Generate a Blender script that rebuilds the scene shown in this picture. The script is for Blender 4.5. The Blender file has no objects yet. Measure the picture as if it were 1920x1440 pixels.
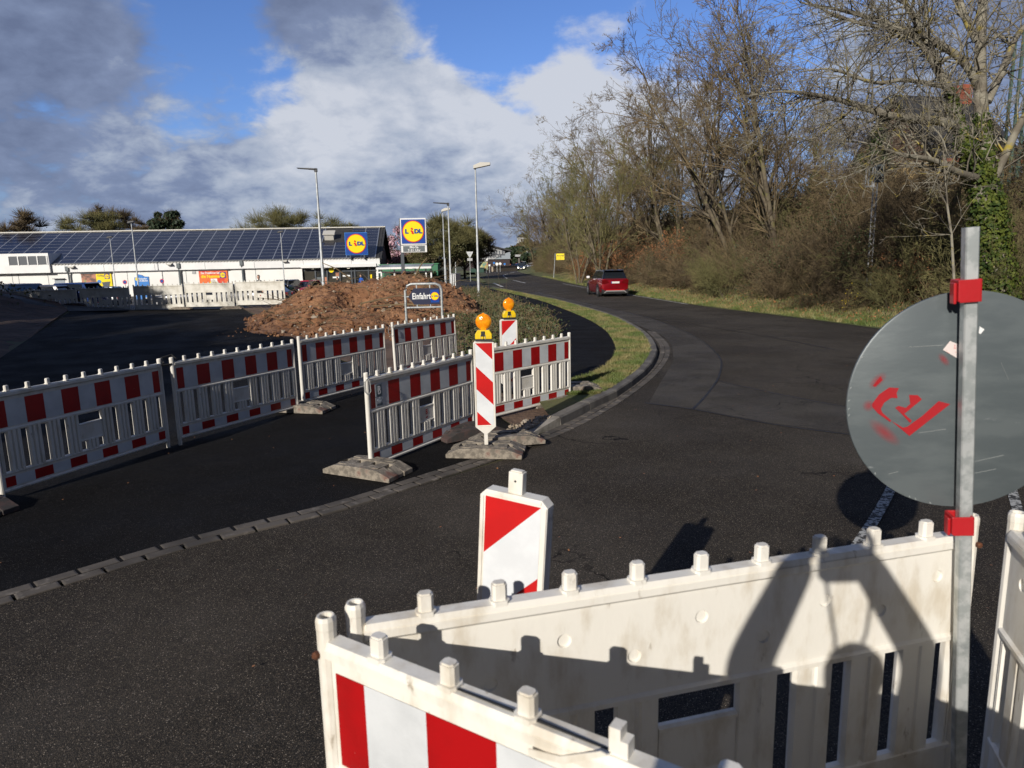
import bpy, math, random
import numpy as np
from mathutils import Vector, Matrix, noise as mnoise
from mathutils.geometry import delaunay_2d_cdt
from math import sin, cos, pi, radians, sqrt
sc = bpy.context.scene
col = sc.collection
R = random.Random(7)

# ------------------------------------------------------------------ camera
F = 1290.0; PT = radians(10.14); RL = radians(-1.2); H = 2.12
cam = bpy.data.cameras.new('camera'); co = bpy.data.objects.new('camera', cam); col.objects.link(co)
co.location = (0, 0, H)
fw = Vector((0, cos(PT), -sin(PT))); up0 = Vector((0, sin(PT), cos(PT))); rt0 = Vector((1, 0, 0))
rt = (rt0 * cos(RL) + up0 * sin(RL)).normalized()
up = rt.cross(fw).normalized()
co.matrix_world = Matrix.Translation((0, 0, H)) @ Matrix((rt, up, -fw)).transposed().to_4x4()
cam.sensor_width = 36; cam.lens = 36 * F / 1920
cam.clip_start = 0.03; cam.clip_end = 5000
cam.dof.use_dof = True; cam.dof.focus_distance = 9.0; cam.dof.aperture_fstop = 5.0
sc.camera = co

# ------------------------------------------------------------------ exposure
sc.view_settings.view_transform = 'Standard'; sc.view_settings.look = 'None'
sc.view_settings.exposure = 0.05; sc.view_settings.gamma = 1
sc.view_settings.use_curve_mapping = False

# ------------------------------------------------------------------ sun and sky
AZ = radians(26); EL = radians(22)
L = bpy.data.lights.new('sun', 'SUN'); L.energy = 4.6; L.angle = radians(0.5); L.color = (1.0, 0.94, 0.85)
lo = bpy.data.objects.new('sun', L); col.objects.link(lo)
ldir = Vector((sin(AZ) * cos(EL), cos(AZ) * cos(EL), -sin(EL)))
lo.rotation_euler = ldir.to_track_quat('-Z', 'Y').to_euler()

def cray(px, py):
    X = px - 960; Y = py - 720
    v = fw * F + rt * X - up * Y
    return v
w = bpy.data.worlds.new('World'); sc.world = w; w.use_nodes = True
nt = w.node_tree; N = nt.nodes; LK = nt.links; N.clear()
def nd(t, **k):
    n = N.new(t)
    for a, b in k.items(): setattr(n, a, b)
    return n
def mth(op, a, b=None, c=None, clamp=False):
    n = nd('ShaderNodeMath', operation=op); n.use_clamp = clamp
    for i, q in enumerate((a, b, c)):
        if q is None: continue
        if isinstance(q, (int, float)): n.inputs[i].default_value = q
        else: LK.new(q, n.inputs[i])
    return n.outputs[0]
out = nd('ShaderNodeOutputWorld'); bg = nd('ShaderNodeBackground'); LK.new(bg.outputs[0], out.inputs[0])
sky = nd('ShaderNodeTexSky', sky_type='NISHITA'); sky.sun_disc = False
sky.sun_elevation = EL; sky.sun_rotation = radians(206); sky.air_density = 1.0; sky.dust_density = 0.6; sky.ozone_density = 2.0
tc = nd('ShaderNodeTexCoord'); D = tc.outputs['Generated']
sep = nd('ShaderNodeSeparateXYZ'); LK.new(D, sep.inputs[0])
zz = mth('ADD', mth('MAXIMUM', sep.outputs[2], 0.0), 0.42)
cx = mth('DIVIDE', sep.outputs[0], zz); cy = mth('DIVIDE', sep.outputs[1], zz)
comb = nd('ShaderNodeCombineXYZ'); LK.new(cx, comb.inputs[0]); LK.new(cy, comb.inputs[1])
def wnoise(scale, det, rough, off, dist=0.0):
    m = nd('ShaderNodeMapping'); LK.new(comb.outputs[0], m.inputs[0]); m.inputs['Location'].default_value = off
    t = nd('ShaderNodeTexNoise'); LK.new(m.outputs[0], t.inputs['Vector'])
    t.inputs['Scale'].default_value = scale; t.inputs['Detail'].default_value = det
    t.inputs['Roughness'].default_value = rough; t.inputs['Distortion'].default_value = dist
    return t.outputs['Fac']
nA = wnoise(3.2, 12, 0.52, (2.2, 5.1, 0), 0.15)
nB = wnoise(1.7, 12, 0.5, (7.7, 1.3, 2), 0.15)
nC = wnoise(11, 12, 0.58, (1.7, 9.3, 4), 0.2)
def blob(px, py, rad, amt):
    c = cray(px, py).normalized()
    vm = nd('ShaderNodeVectorMath', operation='DOT_PRODUCT'); LK.new(D, vm.inputs[0]); vm.inputs[1].default_value = c
    mr = nd('ShaderNodeMapRange', interpolation_type='SMOOTHSTEP'); LK.new(vm.outputs['Value'], mr.inputs[0])
    mr.inputs[1].default_value = cos(radians(rad)); mr.inputs[2].default_value = 1.0
    mr.inputs[3].default_value = 0; mr.inputs[4].default_value = amt
    return mr.outputs[0]
def total(lst, base):
    s = base
    for b in lst: s = mth('ADD', s, blob(*b))
    return s
# how much cloud (dark blue gaps are negative)
cov = total([(460, 60, 11, -.30), (1060, 60, 11, -.34), (860, 20, 9, -.26), (60, 275, 6, -.10), (1400, 30, 10, -.25), (200, 170, 7, -.02),
             (930, 165, 10, .16), (620, 200, 12, .20), (120, 90, 8, .12), (300, 350, 16, .20), (1200, 150, 9, .22),
             (800, 380, 20, .18), (1700, 120, 20, .10), (300, 30, 5, .05), (620, 60, 6, .22), (1040, 330, 12, .1), (400, 130, 8, -.10), (250, 240, 5, -.04)], 0.05)
d0 = mth('ADD', mth('ADD', nA, mth('MULTIPLY', mth('SUBTRACT', nC, 0.5), 0.5)), cov)
mk = nd('ShaderNodeMapRange', interpolation_type='SMOOTHSTEP'); LK.new(d0, mk.inputs[0])
mk.inputs[1].default_value = .45; mk.inputs[2].default_value = .66; mk.inputs[3].default_value = 0; mk.inputs[4].default_value = .97
# how bright the cloud is
br = total([(930, 170, 10, .22), (1200, 110, 11, .30), (620, 190, 8, .20), (1000, 430, 12, .05), (1050, 260, 9, .12), (250, 220, 6, .10), (560, 30, 5, -.05),
            (100, 120, 13, -.08), (330, 300, 14, -.02), (640, 50, 7, -.16), (560, 320, 14, -.0), (0, 330, 12, -.04), (780, 330, 9, -.05), (560, 230, 6, .12), (300, 430, 14, .10), (820, 430, 12, .08)], 0.0)
b0 = mth('ADD', mth('ADD', nB, mth('MULTIPLY', mth('SUBTRACT', nC, 0.5), 0.8)), br)
rp = nd('ShaderNodeValToRGB'); LK.new(b0, rp.inputs[0])
e = rp.color_ramp.elements
e[0].position = .25; e[0].color = (.17, .215, .35, 1); e[1].position = .92; e[1].color = (.74, .78, .87, 1)
x_ = rp.color_ramp.elements.new(.50); x_.color = (.26, .325, .50, 1)
x_ = rp.color_ramp.elements.new(.66); x_.color = (.46, .53, .67, 1)
sk = nd('ShaderNodeVectorMath', operation='MULTIPLY'); LK.new(sky.outputs[0], sk.inputs[0]); sk.inputs[1].default_value = (.66, .84, 1.30)
mx = nd('ShaderNodeMix', data_type='RGBA'); LK.new(mk.outputs[0], mx.inputs['Factor'])
SKYS = 0.10
cl = nd('ShaderNodeVectorMath', operation='SCALE'); LK.new(rp.outputs[0], cl.inputs[0]); cl.inputs['Scale'].default_value = .80 / SKYS
LK.new(sk.outputs[0], mx.inputs['A']); LK.new(cl.outputs[0], mx.inputs['B'])
# added dimming of the unseen sky behind and overhead, cuts the fill light
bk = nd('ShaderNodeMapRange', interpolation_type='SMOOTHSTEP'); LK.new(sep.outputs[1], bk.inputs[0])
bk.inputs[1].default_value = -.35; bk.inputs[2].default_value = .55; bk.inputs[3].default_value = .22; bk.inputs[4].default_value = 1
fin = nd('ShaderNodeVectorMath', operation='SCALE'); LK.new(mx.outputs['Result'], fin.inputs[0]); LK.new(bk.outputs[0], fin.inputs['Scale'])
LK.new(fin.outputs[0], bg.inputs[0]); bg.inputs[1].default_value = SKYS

# ------------------------------------------------------------------ measuring helpers
def at(px, py, d):
    r = cray(px, py); t = d / r.y
    return Vector((0, 0, H)) + r * t
def gz(px, py, z=0.0):
    r = cray(px, py); t = (z - H) / r.z
    return Vector((0, 0, H)) + r * t
def sst(a, b, x):
    t = min(1, max(0, (x - a) / (b - a))); return t * t * (3 - 2 * t)
EDGE = [(-60, 15.5), (0, 12.4), (10, 11.4), (15, 10.95), (19.5, 10.5), (23.3, 9.8), (26.5, 9.1), (30.7, 8.25), (39.5, 7.3), (55, 5.9), (65, 5.4), (82, 4.5), (100, 3.4), (121, 2.2), (150, 1.6), (200, 3.5), (300, 14), (600, 60)]
def xe(y):
    for (a, p), (b, q) in zip(EDGE, EDGE[1:]):
        if y <= b: return p + (q - p) * (y - a) / (b - a)
    return EDGE[-1][1]
def G(x, y):
    s = x - xe(y) - 0.9
    z = 0.0
    if s > 0: z = 3.9 * sst(0.0, 13.0, s) + 0.12 * min(s, 1)
    if x < 0:
        m = sst(-3.5, -8.0, x) if False else sst(3.5, 8.0, -x)
        z += m * 0.42 * sst(14, 27, y) * (1 - sst(30, 44, y))
        z -= .88 * sst(31, 62, y) * sst(6, 12, -x) * (1 - sst(100, 160, y))
        z += 1.3 * math.exp(-((x + 23.5) / 4.5) ** 2 - ((y - 27.5) / 3.2) ** 2)
        z += 0.9 * math.exp(-((x + 28) / 9) ** 2 - ((y - 16) / 8) ** 2)
    return z
def gp(px, py):
    z = 0
    for _ in range(12):
        p = gz(px, py, z); z = .5 * z + .5 * G(p.x, p.y)
    return Vector((p.x, p.y, z))

# ------------------------------------------------------------------ object helpers
def tag(o, label=None, cat=None, group=None, kind=None):
    if label: o['label'] = label
    if cat: o['category'] = cat
    if group: o['group'] = group
    if kind: o['kind'] = kind
    return o
def empty(name, loc, rz=0, label=None, cat=None, group=None):
    o = bpy.data.objects.new(name, None); col.objects.link(o); o.location = loc; o.rotation_euler = (0, 0, rz)
    o.empty_display_size = .2
    return tag(o, label, cat, group)
def kids(o): return [c for c in bpy.data.objects if c.parent is o]
def copytree(o, parent=None):
    c = o.copy(); col.objects.link(c); c.parent = parent
    for ch in kids(o): copytree(ch, c)
    return c
class MB:
    def __init__(s): s.v = []; s.f = []; s.m = []; s.M = Matrix(); s.mi = 0
    def add(s, vs, fs, mi=None):
        b = len(s.v); M = s.M
        s.v += [tuple(M @ Vector(v)) for v in vs]
        s.f += [tuple(b + i for i in f) for f in fs]
        s.m += [s.mi if mi is None else mi] * len(fs)
        return s
    def box(s, x0, x1, y0, y1, z0, z1, mi=None):
        return s.add([(x0, y0, z0), (x1, y0, z0), (x1, y1, z0), (x0, y1, z0), (x0, y0, z1), (x1, y0, z1), (x1, y1, z1), (x0, y1, z1)],
                     [(3, 2, 1, 0), (4, 5, 6, 7), (0, 1, 5, 4), (1, 2, 6, 5), (2, 3, 7, 6), (3, 0, 4, 7)], mi)
    def prism(s, poly, a, b, ax='y', mi=None):   # poly in the two other axes, extruded from a to b
        n = len(poly)
        def P(u, v, t):
            return {'y': (u, t, v), 'x': (t, u, v), 'z': (u, v, t)}[ax]
        vs = [P(u, v, a) for u, v in poly] + [P(u, v, b) for u, v in poly]
        fs = [tuple(range(n)), tuple(range(2 * n - 1, n - 1, -1))] + [(i, (i + n), (i + 1) % n + n, (i + 1) % n) for i in range(n)]
        return s.add(vs, fs, mi)
    def tube(s, pts, rad, n=8, cap=True, mi=None, flat=None):
        pts = [Vector(p) for p in pts]
        if isinstance(rad, (int, float)): rad = [rad] * len(pts)
        vs = []; fs = []
        for i, p in enumerate(pts):
            a = pts[max(i - 1, 0)]; b = pts[min(i + 1, len(pts) - 1)]
            d = (b - a).normalized()
            u = Vector((0, 0, 1)) if abs(d.z) < .9 else Vector((1, 0, 0))
            e1 = d.cross(u).normalized(); e2 = d.cross(e1)
            if flat: e2 = e2 * flat
            for k in range(n):
                t = 2 * pi * k / n
                vs.append(p + (e1 * cos(t) + e2 * sin(t)) * rad[i])
        for i in range(len(pts) - 1):
            for k in range(n):
                a = i * n + k; b = i * n + (k + 1) % n
                fs.append((a, b, b + n, a + n))
        if cap:
            fs.append(tuple(range(n))[::-1]); o = (len(pts) - 1) * n; fs.append(tuple(o + k for k in range(n)))
        return s.add(vs, fs, mi)
    def lathe(s, prof, n=16, c=(0, 0, 0), mi=None, ax='z'):
        vs = []; fs = []
        for r, z in prof:
            for k in range(n):
                t = 2 * pi * k / n
                q = (r * cos(t), r * sin(t), z)
                if ax == 'y': q = (q[0], q[2], q[1])
                if ax == 'x': q = (q[2], q[0], q[1])
                vs.append((c[0] + q[0], c[1] + q[1], c[2] + q[2]))
        for i in range(len(prof) - 1):
            for k in range(n):
                a = i * n + k; b = i * n + (k + 1) % n
                fs.append((a, b, b + n, a + n))
        fs.append(tuple(range(n))[::-1]); o = (len(prof) - 1) * n; fs.append(tuple(o + k for k in range(n)))
        return s.add(vs, fs, mi)
    def build(s, name, mats, parent=None, smooth=False, bevel=0):
        me = bpy.data.meshes.new(name); me.from_pydata(s.v, [], s.f)
        if not isinstance(mats, (list, tuple)): mats = [mats]
        for m in mats: me.materials.append(m)
        if len(mats) > 1: me.polygons.foreach_set('material_index', s.m)
        if smooth:
            me.polygons.foreach_set('use_smooth', [True] * len(me.polygons))
            if smooth != 'all':
                try: me.set_sharp_from_angle(angle=radians(38))
                except Exception: pass
        me.update()
        o = bpy.data.objects.new(name, me); col.objects.link(o); o.parent = parent
        if bevel:
            b = o.modifiers.new('bevel', 'BEVEL'); b.width = bevel; b.segments = 2; b.limit_method = 'ANGLE'; b.angle_limit = radians(50)
        return o
def npmesh(name, V, Fq, mats, parent=None, mi=None, smooth=False):
    me = bpy.data.meshes.new(name); V = np.asarray(V, dtype=np.float32); Fq = np.asarray(Fq, dtype=np.int32)
    k = Fq.shape[1]
    me.vertices.add(len(V)); me.vertices.foreach_set('co', V.ravel())
    me.loops.add(Fq.size); me.loops.foreach_set('vertex_index', Fq.ravel())
    me.polygons.add(len(Fq)); me.polygons.foreach_set('loop_start', np.arange(len(Fq), dtype=np.int32) * k)
    if not isinstance(mats, (list, tuple)): mats = [mats]
    for m in mats: me.materials.append(m)
    if mi is not None: me.polygons.foreach_set('material_index', np.asarray(mi, dtype=np.int32))
    if smooth: me.polygons.foreach_set('use_smooth', np.ones(len(Fq), dtype=bool))
    me.update(calc_edges=True)
    o = bpy.data.objects.new(name, me); col.objects.link(o); o.parent = parent
    return o

# ------------------------------------------------------------------ materials
def mat(name, c, rough=.7, metal=0, c2=None, scale=5, thr=(.4, .6), c3=None, scale3=2, thr3=(.55, .7), bump=0, bscale=50, spec=.5, obj=True, trans=0, coat=0, strength=.5, det=6, stretch=None, sss=0):
    m = bpy.data.materials.new(name); m.use_nodes = True; nt = m.node_tree; n = nt.nodes; b = n['Principled BSDF']
    b.inputs['Roughness'].default_value = rough; b.inputs['Metallic'].default_value = metal
    b.inputs['Specular IOR Level'].default_value = spec
    if trans: b.inputs['Transmission Weight'].default_value = trans
    if coat: b.inputs['Coat Weight'].default_value = coat; b.inputs['Coat Roughness'].default_value = .06
    if sss:
        b.inputs['Subsurface Weight'].default_value = sss; b.inputs['Subsurface Radius'].default_value = (.05, .03, .01)
    t = n.new('ShaderNodeTexCoord'); vec = t.outputs['Object' if obj else 'Generated']
    if stretch:
        mp = n.new('ShaderNodeMapping'); mp.inputs['Scale'].default_value = stretch; nt.links.new(vec, mp.inputs[0]); vec = mp.outputs[0]
    def ns(sc_, d=det, r=.6):
        x = n.new('ShaderNodeTexNoise'); x.inputs['Scale'].default_value = sc_; x.inputs['Detail'].default_value = d; x.inputs['Roughness'].default_value = r
        nt.links.new(vec, x.inputs['Vector']); return x.outputs['Fac']
    def mrg(f, a):
        x = n.new('ShaderNodeMapRange'); x.interpolation_type = 'SMOOTHSTEP'; nt.links.new(f, x.inputs[0]); x.inputs[1].default_value = a[0]; x.inputs[2].default_value = a[1]; return x.outputs[0]
    def mix(f, a, bb):
        x = n.new('ShaderNodeMix'); x.data_type = 'RGBA'; nt.links.new(f, x.inputs['Factor'])
        for s_, q in (('A', a), ('B', bb)):
            if isinstance(q, tuple): x.inputs[s_].default_value = (*q, 1)
            else: nt.links.new(q, x.inputs[s_])
        return x.outputs['Result']
    b.inputs['Base Color'].default_value = (*c, 1); cur = tuple(c)
    if c2 is not None: cur = mix(mrg(ns(scale), thr), cur, tuple(c2))
    if c3 is not None: cur = mix(mrg(ns(scale3), thr3), cur, tuple(c3))
    if not isinstance(cur, tuple): nt.links.new(cur, b.inputs['Base Color'])
    if bump:
        bp = n.new('ShaderNodeBump'); bp.inputs['Strength'].default_value = strength; bp.inputs['Distance'].default_value = bump
        nt.links.new(ns(bscale, 4), bp.inputs['Height']); nt.links.new(bp.outputs[0], b.inputs['Normal'])
    return m
def asphalt(name, base, light, speck, blot, rough=.8, aggs=240, crack=0.0, dust=.5, grain=.006, spec=.18):
    m = bpy.data.materials.new(name); m.use_nodes = True; nt = m.node_tree; n = nt.nodes; b = n['Principled BSDF']; lk = nt.links
    t = n.new('ShaderNodeTexCoord'); vec = t.outputs['Object']
    def ns(s, d=5, r=.6, v=None):
        x = n.new('ShaderNodeTexNoise'); x.inputs['Scale'].default_value = s; x.inputs['Detail'].default_value = d; x.inputs['Roughness'].default_value = r; lk.new(v or vec, x.inputs['Vector']); return x.outputs['Fac']
    def mr(f, a, b_, lo_=0, hi=1):
        x = n.new('ShaderNodeMapRange'); x.interpolation_type = 'SMOOTHSTEP'; lk.new(f, x.inputs[0]); x.inputs[1].default_value = a; x.inputs[2].default_value = b_; x.inputs[3].default_value = lo_; x.inputs[4].default_value = hi; return x.outputs[0]
    def mix(f, a, bb):
        x = n.new('ShaderNodeMix'); x.data_type = 'RGBA'; lk.new(f, x.inputs['Factor'])
        for s_, q in (('A', a), ('B', bb)):
            if isinstance(q, tuple): x.inputs[s_].default_value = (*q, 1)
            else: lk.new(q, x.inputs[s_])
        return x.outputs['Result']
    cur = mix(mr(ns(blot), .40, .60), tuple(q * .8 for q in base), light)
    cur = mix(mr(ns(blot * 7, 8, .7), .52, .72, 0, dust), cur, tuple(min(1, q * 1.35) for q in light))
    cur = mix(mr(ns(blot * .38, 4, .55), .50, .60, 0, .55), cur, tuple(q * .62 for q in base))
    cur = mix(mr(ns(blot * 1.1, 9, .72), .56, .66, 0, .5), cur, tuple(q * 1.7 for q in light))
    v = n.new('ShaderNodeTexVoronoi'); v.inputs['Scale'].default_value = aggs; lk.new(vec, v.inputs['Vector'])
    sep = n.new('ShaderNodeSeparateColor'); lk.new(v.outputs['Color'], sep.inputs[0])
    cur = mix(mr(sep.outputs[0], .50, 1.0, 0, .75), cur, (light[0] * 3.2, light[1] * 2.85, light[2] * 2.5))
    cur = mix(mr(sep.outputs[2], .6, 1.0, 0, .7), cur, tuple(q * .35 for q in base))
    v2 = n.new('ShaderNodeTexVoronoi'); v2.inputs['Scale'].default_value = aggs * .62; lk.new(vec, v2.inputs['Vector'])
    s2 = n.new('ShaderNodeSeparateColor'); lk.new(v2.outputs['Color'], s2.inputs[0])
    mu = n.new('ShaderNodeMath'); mu.operation = 'MULTIPLY'
    lk.new(mr(s2.outputs[1], .92, .95), mu.inputs[0]); lk.new(mr(v2.outputs['Distance'], .5, .3), mu.inputs[1])
    cur = mix(mu.outputs[0], cur, speck)
    if crack:
        wv = n.new('ShaderNodeVectorMath'); wv.operation = 'MULTIPLY_ADD'; nz = n.new('ShaderNodeTexNoise'); nz.inputs['Scale'].default_value = 1.6; nz.inputs['Detail'].default_value = 5; lk.new(vec, nz.inputs['Vector'])
        lk.new(nz.outputs['Color'], wv.inputs[0]); wv.inputs[1].default_value = (1.6, 1.6, 1.6); lk.new(vec, wv.inputs[2])
        vc = n.new('ShaderNodeTexVoronoi'); vc.feature = 'DISTANCE_TO_EDGE'; vc.inputs['Scale'].default_value = crack; lk.new(wv.outputs[0], vc.inputs['Vector'])
        m2 = n.new('ShaderNodeMath'); m2.operation = 'MULTIPLY'; lk.new(mr(vc.outputs['Distance'], .012, .004), m2.inputs[0]); lk.new(mr(ns(.35), .5, .6), m2.inputs[1])
        cur = mix(m2.outputs[0], cur, tuple(q * .25 for q in base))
    lk.new(cur, b.inputs['Base Color']); b.inputs['Specular IOR Level'].default_value = spec
    rr = mr(ns(blot * 2.3), .35, .65, rough - .10, rough + .1); lk.new(rr, b.inputs['Roughness'])
    bp = n.new('ShaderNodeBump'); bp.inputs['Strength'].default_value = .9; bp.inputs['Distance'].default_value = grain
    lk.new(v.outputs['Distance'], bp.inputs['Height']); lk.new(bp.outputs[0], b.inputs['Normal'])
    return m
M = {}
M['asph_old'] = asphalt('old_asphalt', (.025, .0222, .019), (.056, .050, .043), (.42, .36, .29), .32, .88, 250, .55)
M['asph_patch'] = asphalt('patch_asphalt', (.044, .0415, .038), (.070, .065, .059), (.22, .20, .18), .8, .75, 300, .8, dust=.3)
M['asph_new'] = asphalt('new_asphalt', (.0045, .0045, .005), (.0085, .0085, .0095), (.10, .095, .09), .45, .86, 260, 0, dust=.5, grain=.003, spec=.10)
M['asph_lot'] = asphalt('lot_asphalt', (.03, .032, .036), (.045, .047, .052), (.1, .1, .1), .3, .7, 100, 0)
M['plastic'] = mat('barrier_plastic', (.74, .71, .65), .48, c2=(.60, .55, .46), scale=7, thr=(.45, .75), c3=(.30, .25, .17), scale3=16, thr3=(.64, .80), bump=.004, bscale=14, stretch=(1, 1, .45))
M['plastic_near'] = mat('weathered_barrier_plastic', (.80, .77, .70), .45, c2=(.62, .56, .46), scale=9, thr=(.45, .70), c3=(.24, .18, .105), scale3=21, thr3=(.63, .78), bump=.005, bscale=9, stretch=(1, 1, .4))
M['plastic_old'] = mat('grey_weathered_plastic', (.55, .55, .54), .55, c2=(.42, .42, .41), scale=6, thr=(.4, .7), c3=(.2, .18, .15), scale3=12, thr3=(.64, .8), bump=.003, bscale=14)
M['red_film'] = mat('red_film', (.40, .004, .006), .36, c2=(.30, .004, .005), scale=4, thr=(.4, .7), c3=(.7, .55, .5), scale3=30, thr3=(.735, .75), bump=.001, bscale=160)
M['white_film'] = mat('white_film', (.66, .68, .70), .34, c2=(.54, .56, .58), scale=4, thr=(.4, .7), c3=(.30, .28, .25), scale3=26, thr3=(.74, .80), bump=.001, bscale=160)
M['concrete_foot'] = mat('recycled_foot', (.155, .135, .11), .9, c2=(.30, .26, .21), scale=14, c3=(.17, .085, .066), scale3=3.5, thr3=(.60, .70), bump=.02, bscale=60)
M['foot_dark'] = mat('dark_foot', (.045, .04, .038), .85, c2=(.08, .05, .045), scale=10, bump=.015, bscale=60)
M['galv'] = mat('galvanised_steel', (.42, .45, .45), .42, .55, c2=(.60, .62, .62), scale=22, thr=(.4, .6), c3=(.30, .33, .34), scale3=9, bump=.001, bscale=30)
M['lamp_steel'] = mat('lamp_post_steel', (.50, .52, .53), .5, .3, c2=(.38, .40, .42), scale=4)
M['lamp_dark'] = mat('lamp_head_dark', (.05, .05, .055), .5)
M['lamp_head'] = mat('lamp_head_pale', (.55, .53, .48), .5)
M['disc_back'] = mat('sign_back_grey', (.098, .116, .124), .42, .15, c2=(.125, .145, .152), scale=3, c3=(.30, .32, .33), scale3=9, thr3=(.68, .82), bump=.0008, bscale=30, stretch=(1, 1, 3.5))
M['red_clamp'] = mat('red_clamp_paint', (.40, .010, .014), .4, c2=(.42, .01, .015), scale=30, bump=.001)
M['red_spray'] = mat('red_spray_paint', (.36, .006, .012), .6, c2=(.25, .02, .03), scale=26, thr=(.5, .8))
M['yellow_box'] = mat('yellow_plastic', (.80, .56, .008), .38, c2=(.70, .47, .01), scale=12)
M['amber'] = mat('amber_lens', (.92, .38, .010), .12, c2=(.85, .25, .004), scale=18, bump=.003, bscale=90, sss=.25, coat=.7)
M['black_rub'] = mat('black_rubber', (.018, .018, .018), .6)
M['dirt'] = mat('red_brown_earth', (.215, .10, .046), .95, c2=(.31, .16, .082), scale=2.2, c3=(.085, .036, .02), scale3=7, thr3=(.5, .68), bump=.08, bscale=9, strength=1)
M['dirt_dark'] = mat('dark_earth', (.055, .032, .022), .95, c2=(.10, .06, .042), scale=1.5, c3=(.025, .02, .015), scale3=4, thr3=(.5, .7), bump=.08, bscale=7, strength=1, stretch=(.5, 1.6, 1))  # darker earth tone than the heap, streaked along one axis
M['dirt_flat'] = mat('packed_earth', (.11, .065, .042), .95, c2=(.16, .10, .068), scale=1.2, c3=(.06, .035, .025), scale3=3, thr3=(.5, .7), bump=.05, bscale=14, strength=.9)
M['ground'] = mat('field_ground', (.075, .06, .03), .95, c2=(.05, .07, .02), scale=.35, c3=(.10, .065, .04), scale3=1.6, bump=.06, bscale=8)
M['litter_soil'] = mat('leaf_litter', (.07, .045, .026), .95, c2=(.12, .075, .04), scale=3, c3=(.03, .04, .013), scale3=.8, bump=.08, bscale=10)
M['grass'] = mat('verge_turf', (.075, .095, .024), .9, c2=(.13, .13, .045), scale=1.6, thr=(.38, .6), c3=(.10, .075, .04), scale3=7, thr3=(.55, .72), bump=.03, bscale=60)
M['blade'] = mat('grass_blades', (.11, .148, .034), .6, c2=(.25, .21, .085), scale=1.5, thr=(.42, .62), c3=(.055, .10, .015), scale3=.6)
M['drygrass'] = mat('dry_grass', (.26, .19, .10), .8, c2=(.15, .12, .06), scale=3)
M['kerb'] = mat('kerb_stone', (.17, .155, .135), .85, c2=(.10, .09, .08), scale=2.5, c3=(.26, .24, .21), scale3=11, thr3=(.6, .75), bump=.006, bscale=70)
M['gutter'] = mat('gutter_stone', (.105, .090, .076), .88, c2=(.055, .047, .040), scale=1.7, thr=(.4, .62), c3=(.21, .185, .16), scale3=6, thr3=(.55, .7), bump=.006, bscale=70)
M['paint'] = mat('worn_road_paint', (.42, .42, .40), .8, c2=(.04, .038, .035), scale=26, thr=(.46, .52), bump=.002, bscale=100)
M['paint_far'] = mat('road_paint', (.62, .62, .60), .7, c2=(.3, .3, .29), scale=2)
M['white_wall'] = mat('white_render', (.82, .81, .78), .7, c2=(.77, .76, .73), scale=.4)
M['white_metal'] = mat('white_sheet', (.80, .80, .79), .4, c2=(.74, .74, .74), scale=1)
M['panel'] = mat('solar_glass', (.012, .014, .026), .16, c2=(.02, .022, .038), scale=.5, coat=.3)
M['alu'] = mat('aluminium_rail', (.42, .44, .48), .4, .6)
M['tile'] = mat('roof_dark', (.03, .03, .032), .7, c2=(.045, .043, .042), scale=2, bump=.03, bscale=6)
M['glass_dark'] = mat('dark_glazing', (.02, .024, .028), .06, c2=(.06, .055, .045), scale=.7)
M['anthra'] = mat('anthracite_frame', (.06, .07, .085), .5)
M['blue'] = mat('sign_blue', (.006, .055, .30), .35)
M['yellow'] = mat('sign_yellow', (.88, .68, .0), .35)
M['red'] = mat('sign_red', (.70, .01, .015), .35)
M['white'] = mat('sign_white', (.80, .80, .80), .4)
M['grey_sign'] = mat('sign_grey', (.12, .14, .15), .4)
M['navy'] = mat('sign_navy', (.022, .026, .060), .4)
M['skyblue'] = mat('board_blue', (.03, .20, .60), .4)
M['orange_red'] = mat('poster_red', (.62, .03, .02), .4, c2=(.75, .16, .03), scale=.9)
M['poster_mix'] = mat('poster_photo', (.10, .05, .035), .5, c2=(.50, .20, .12), scale=1.4, c3=(.25, .3, .1), scale3=2)
M['bark'] = mat('bark', (.075, .058, .04), .9, c2=(.14, .115, .075), scale=3, c3=(.17, .16, .05), scale3=2.0, thr3=(.55, .7), bump=.03, bscale=18)
M['bark_near'] = mat('lichen_bark', (.15, .13, .10), .9, c2=(.26, .24, .19), scale=2.5, c3=(.34, .27, .05), scale3=2.6, thr3=(.56, .68), bump=.03, bscale=14)
M['twig'] = mat('twigs', (.115, .082, .046), .9, c2=(.20, .148, .078), scale=.6, c3=(.13, .12, .035), scale3=.35)
M['twig_dark'] = mat('dark_twigs', (.09, .066, .038), .9, c2=(.155, .112, .058), scale=.6, c3=(.08, .08, .03), scale3=.4)
M['twig_olive'] = mat('olive_twigs', (.12, .115, .045), .9, c2=(.20, .18, .07), scale=.5)
M['ivy'] = mat('ivy_leaf', (.032, .055, .012), .6, c2=(.10, .12, .022), scale=6, c3=(.018, .035, .008), scale3=2, spec=.15)
M['bramble'] = mat('bramble_leaf', (.030, .052, .014), .6, c2=(.09, .10, .035), scale=4, c3=(.09, .045, .03), scale3=2, thr3=(.55, .7))
M['conifer'] = mat('conifer_needles', (.012, .026, .010), .7, c2=(.03, .05, .02), scale=1)
M['evergreen'] = mat('evergreen_leaf', (.03, .05, .014), .6, c2=(.06, .08, .025), scale=1)
M['oakleaf'] = mat('dry_oak_leaf', (.38, .17, .07), .7, c2=(.26, .11, .045), scale=2)
M['blossom'] = mat('pink_blossom', (.50, .26, .33), .7, c2=(.62, .42, .48), scale=1)
M['forsythia'] = mat('yellow_blossom', (.75, .58, .01), .6)
M['carred'] = mat('metallic_red_paint', (.30, .003, .012), .25, .35, c2=(.26, .003, .010), scale=2, coat=1)
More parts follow.
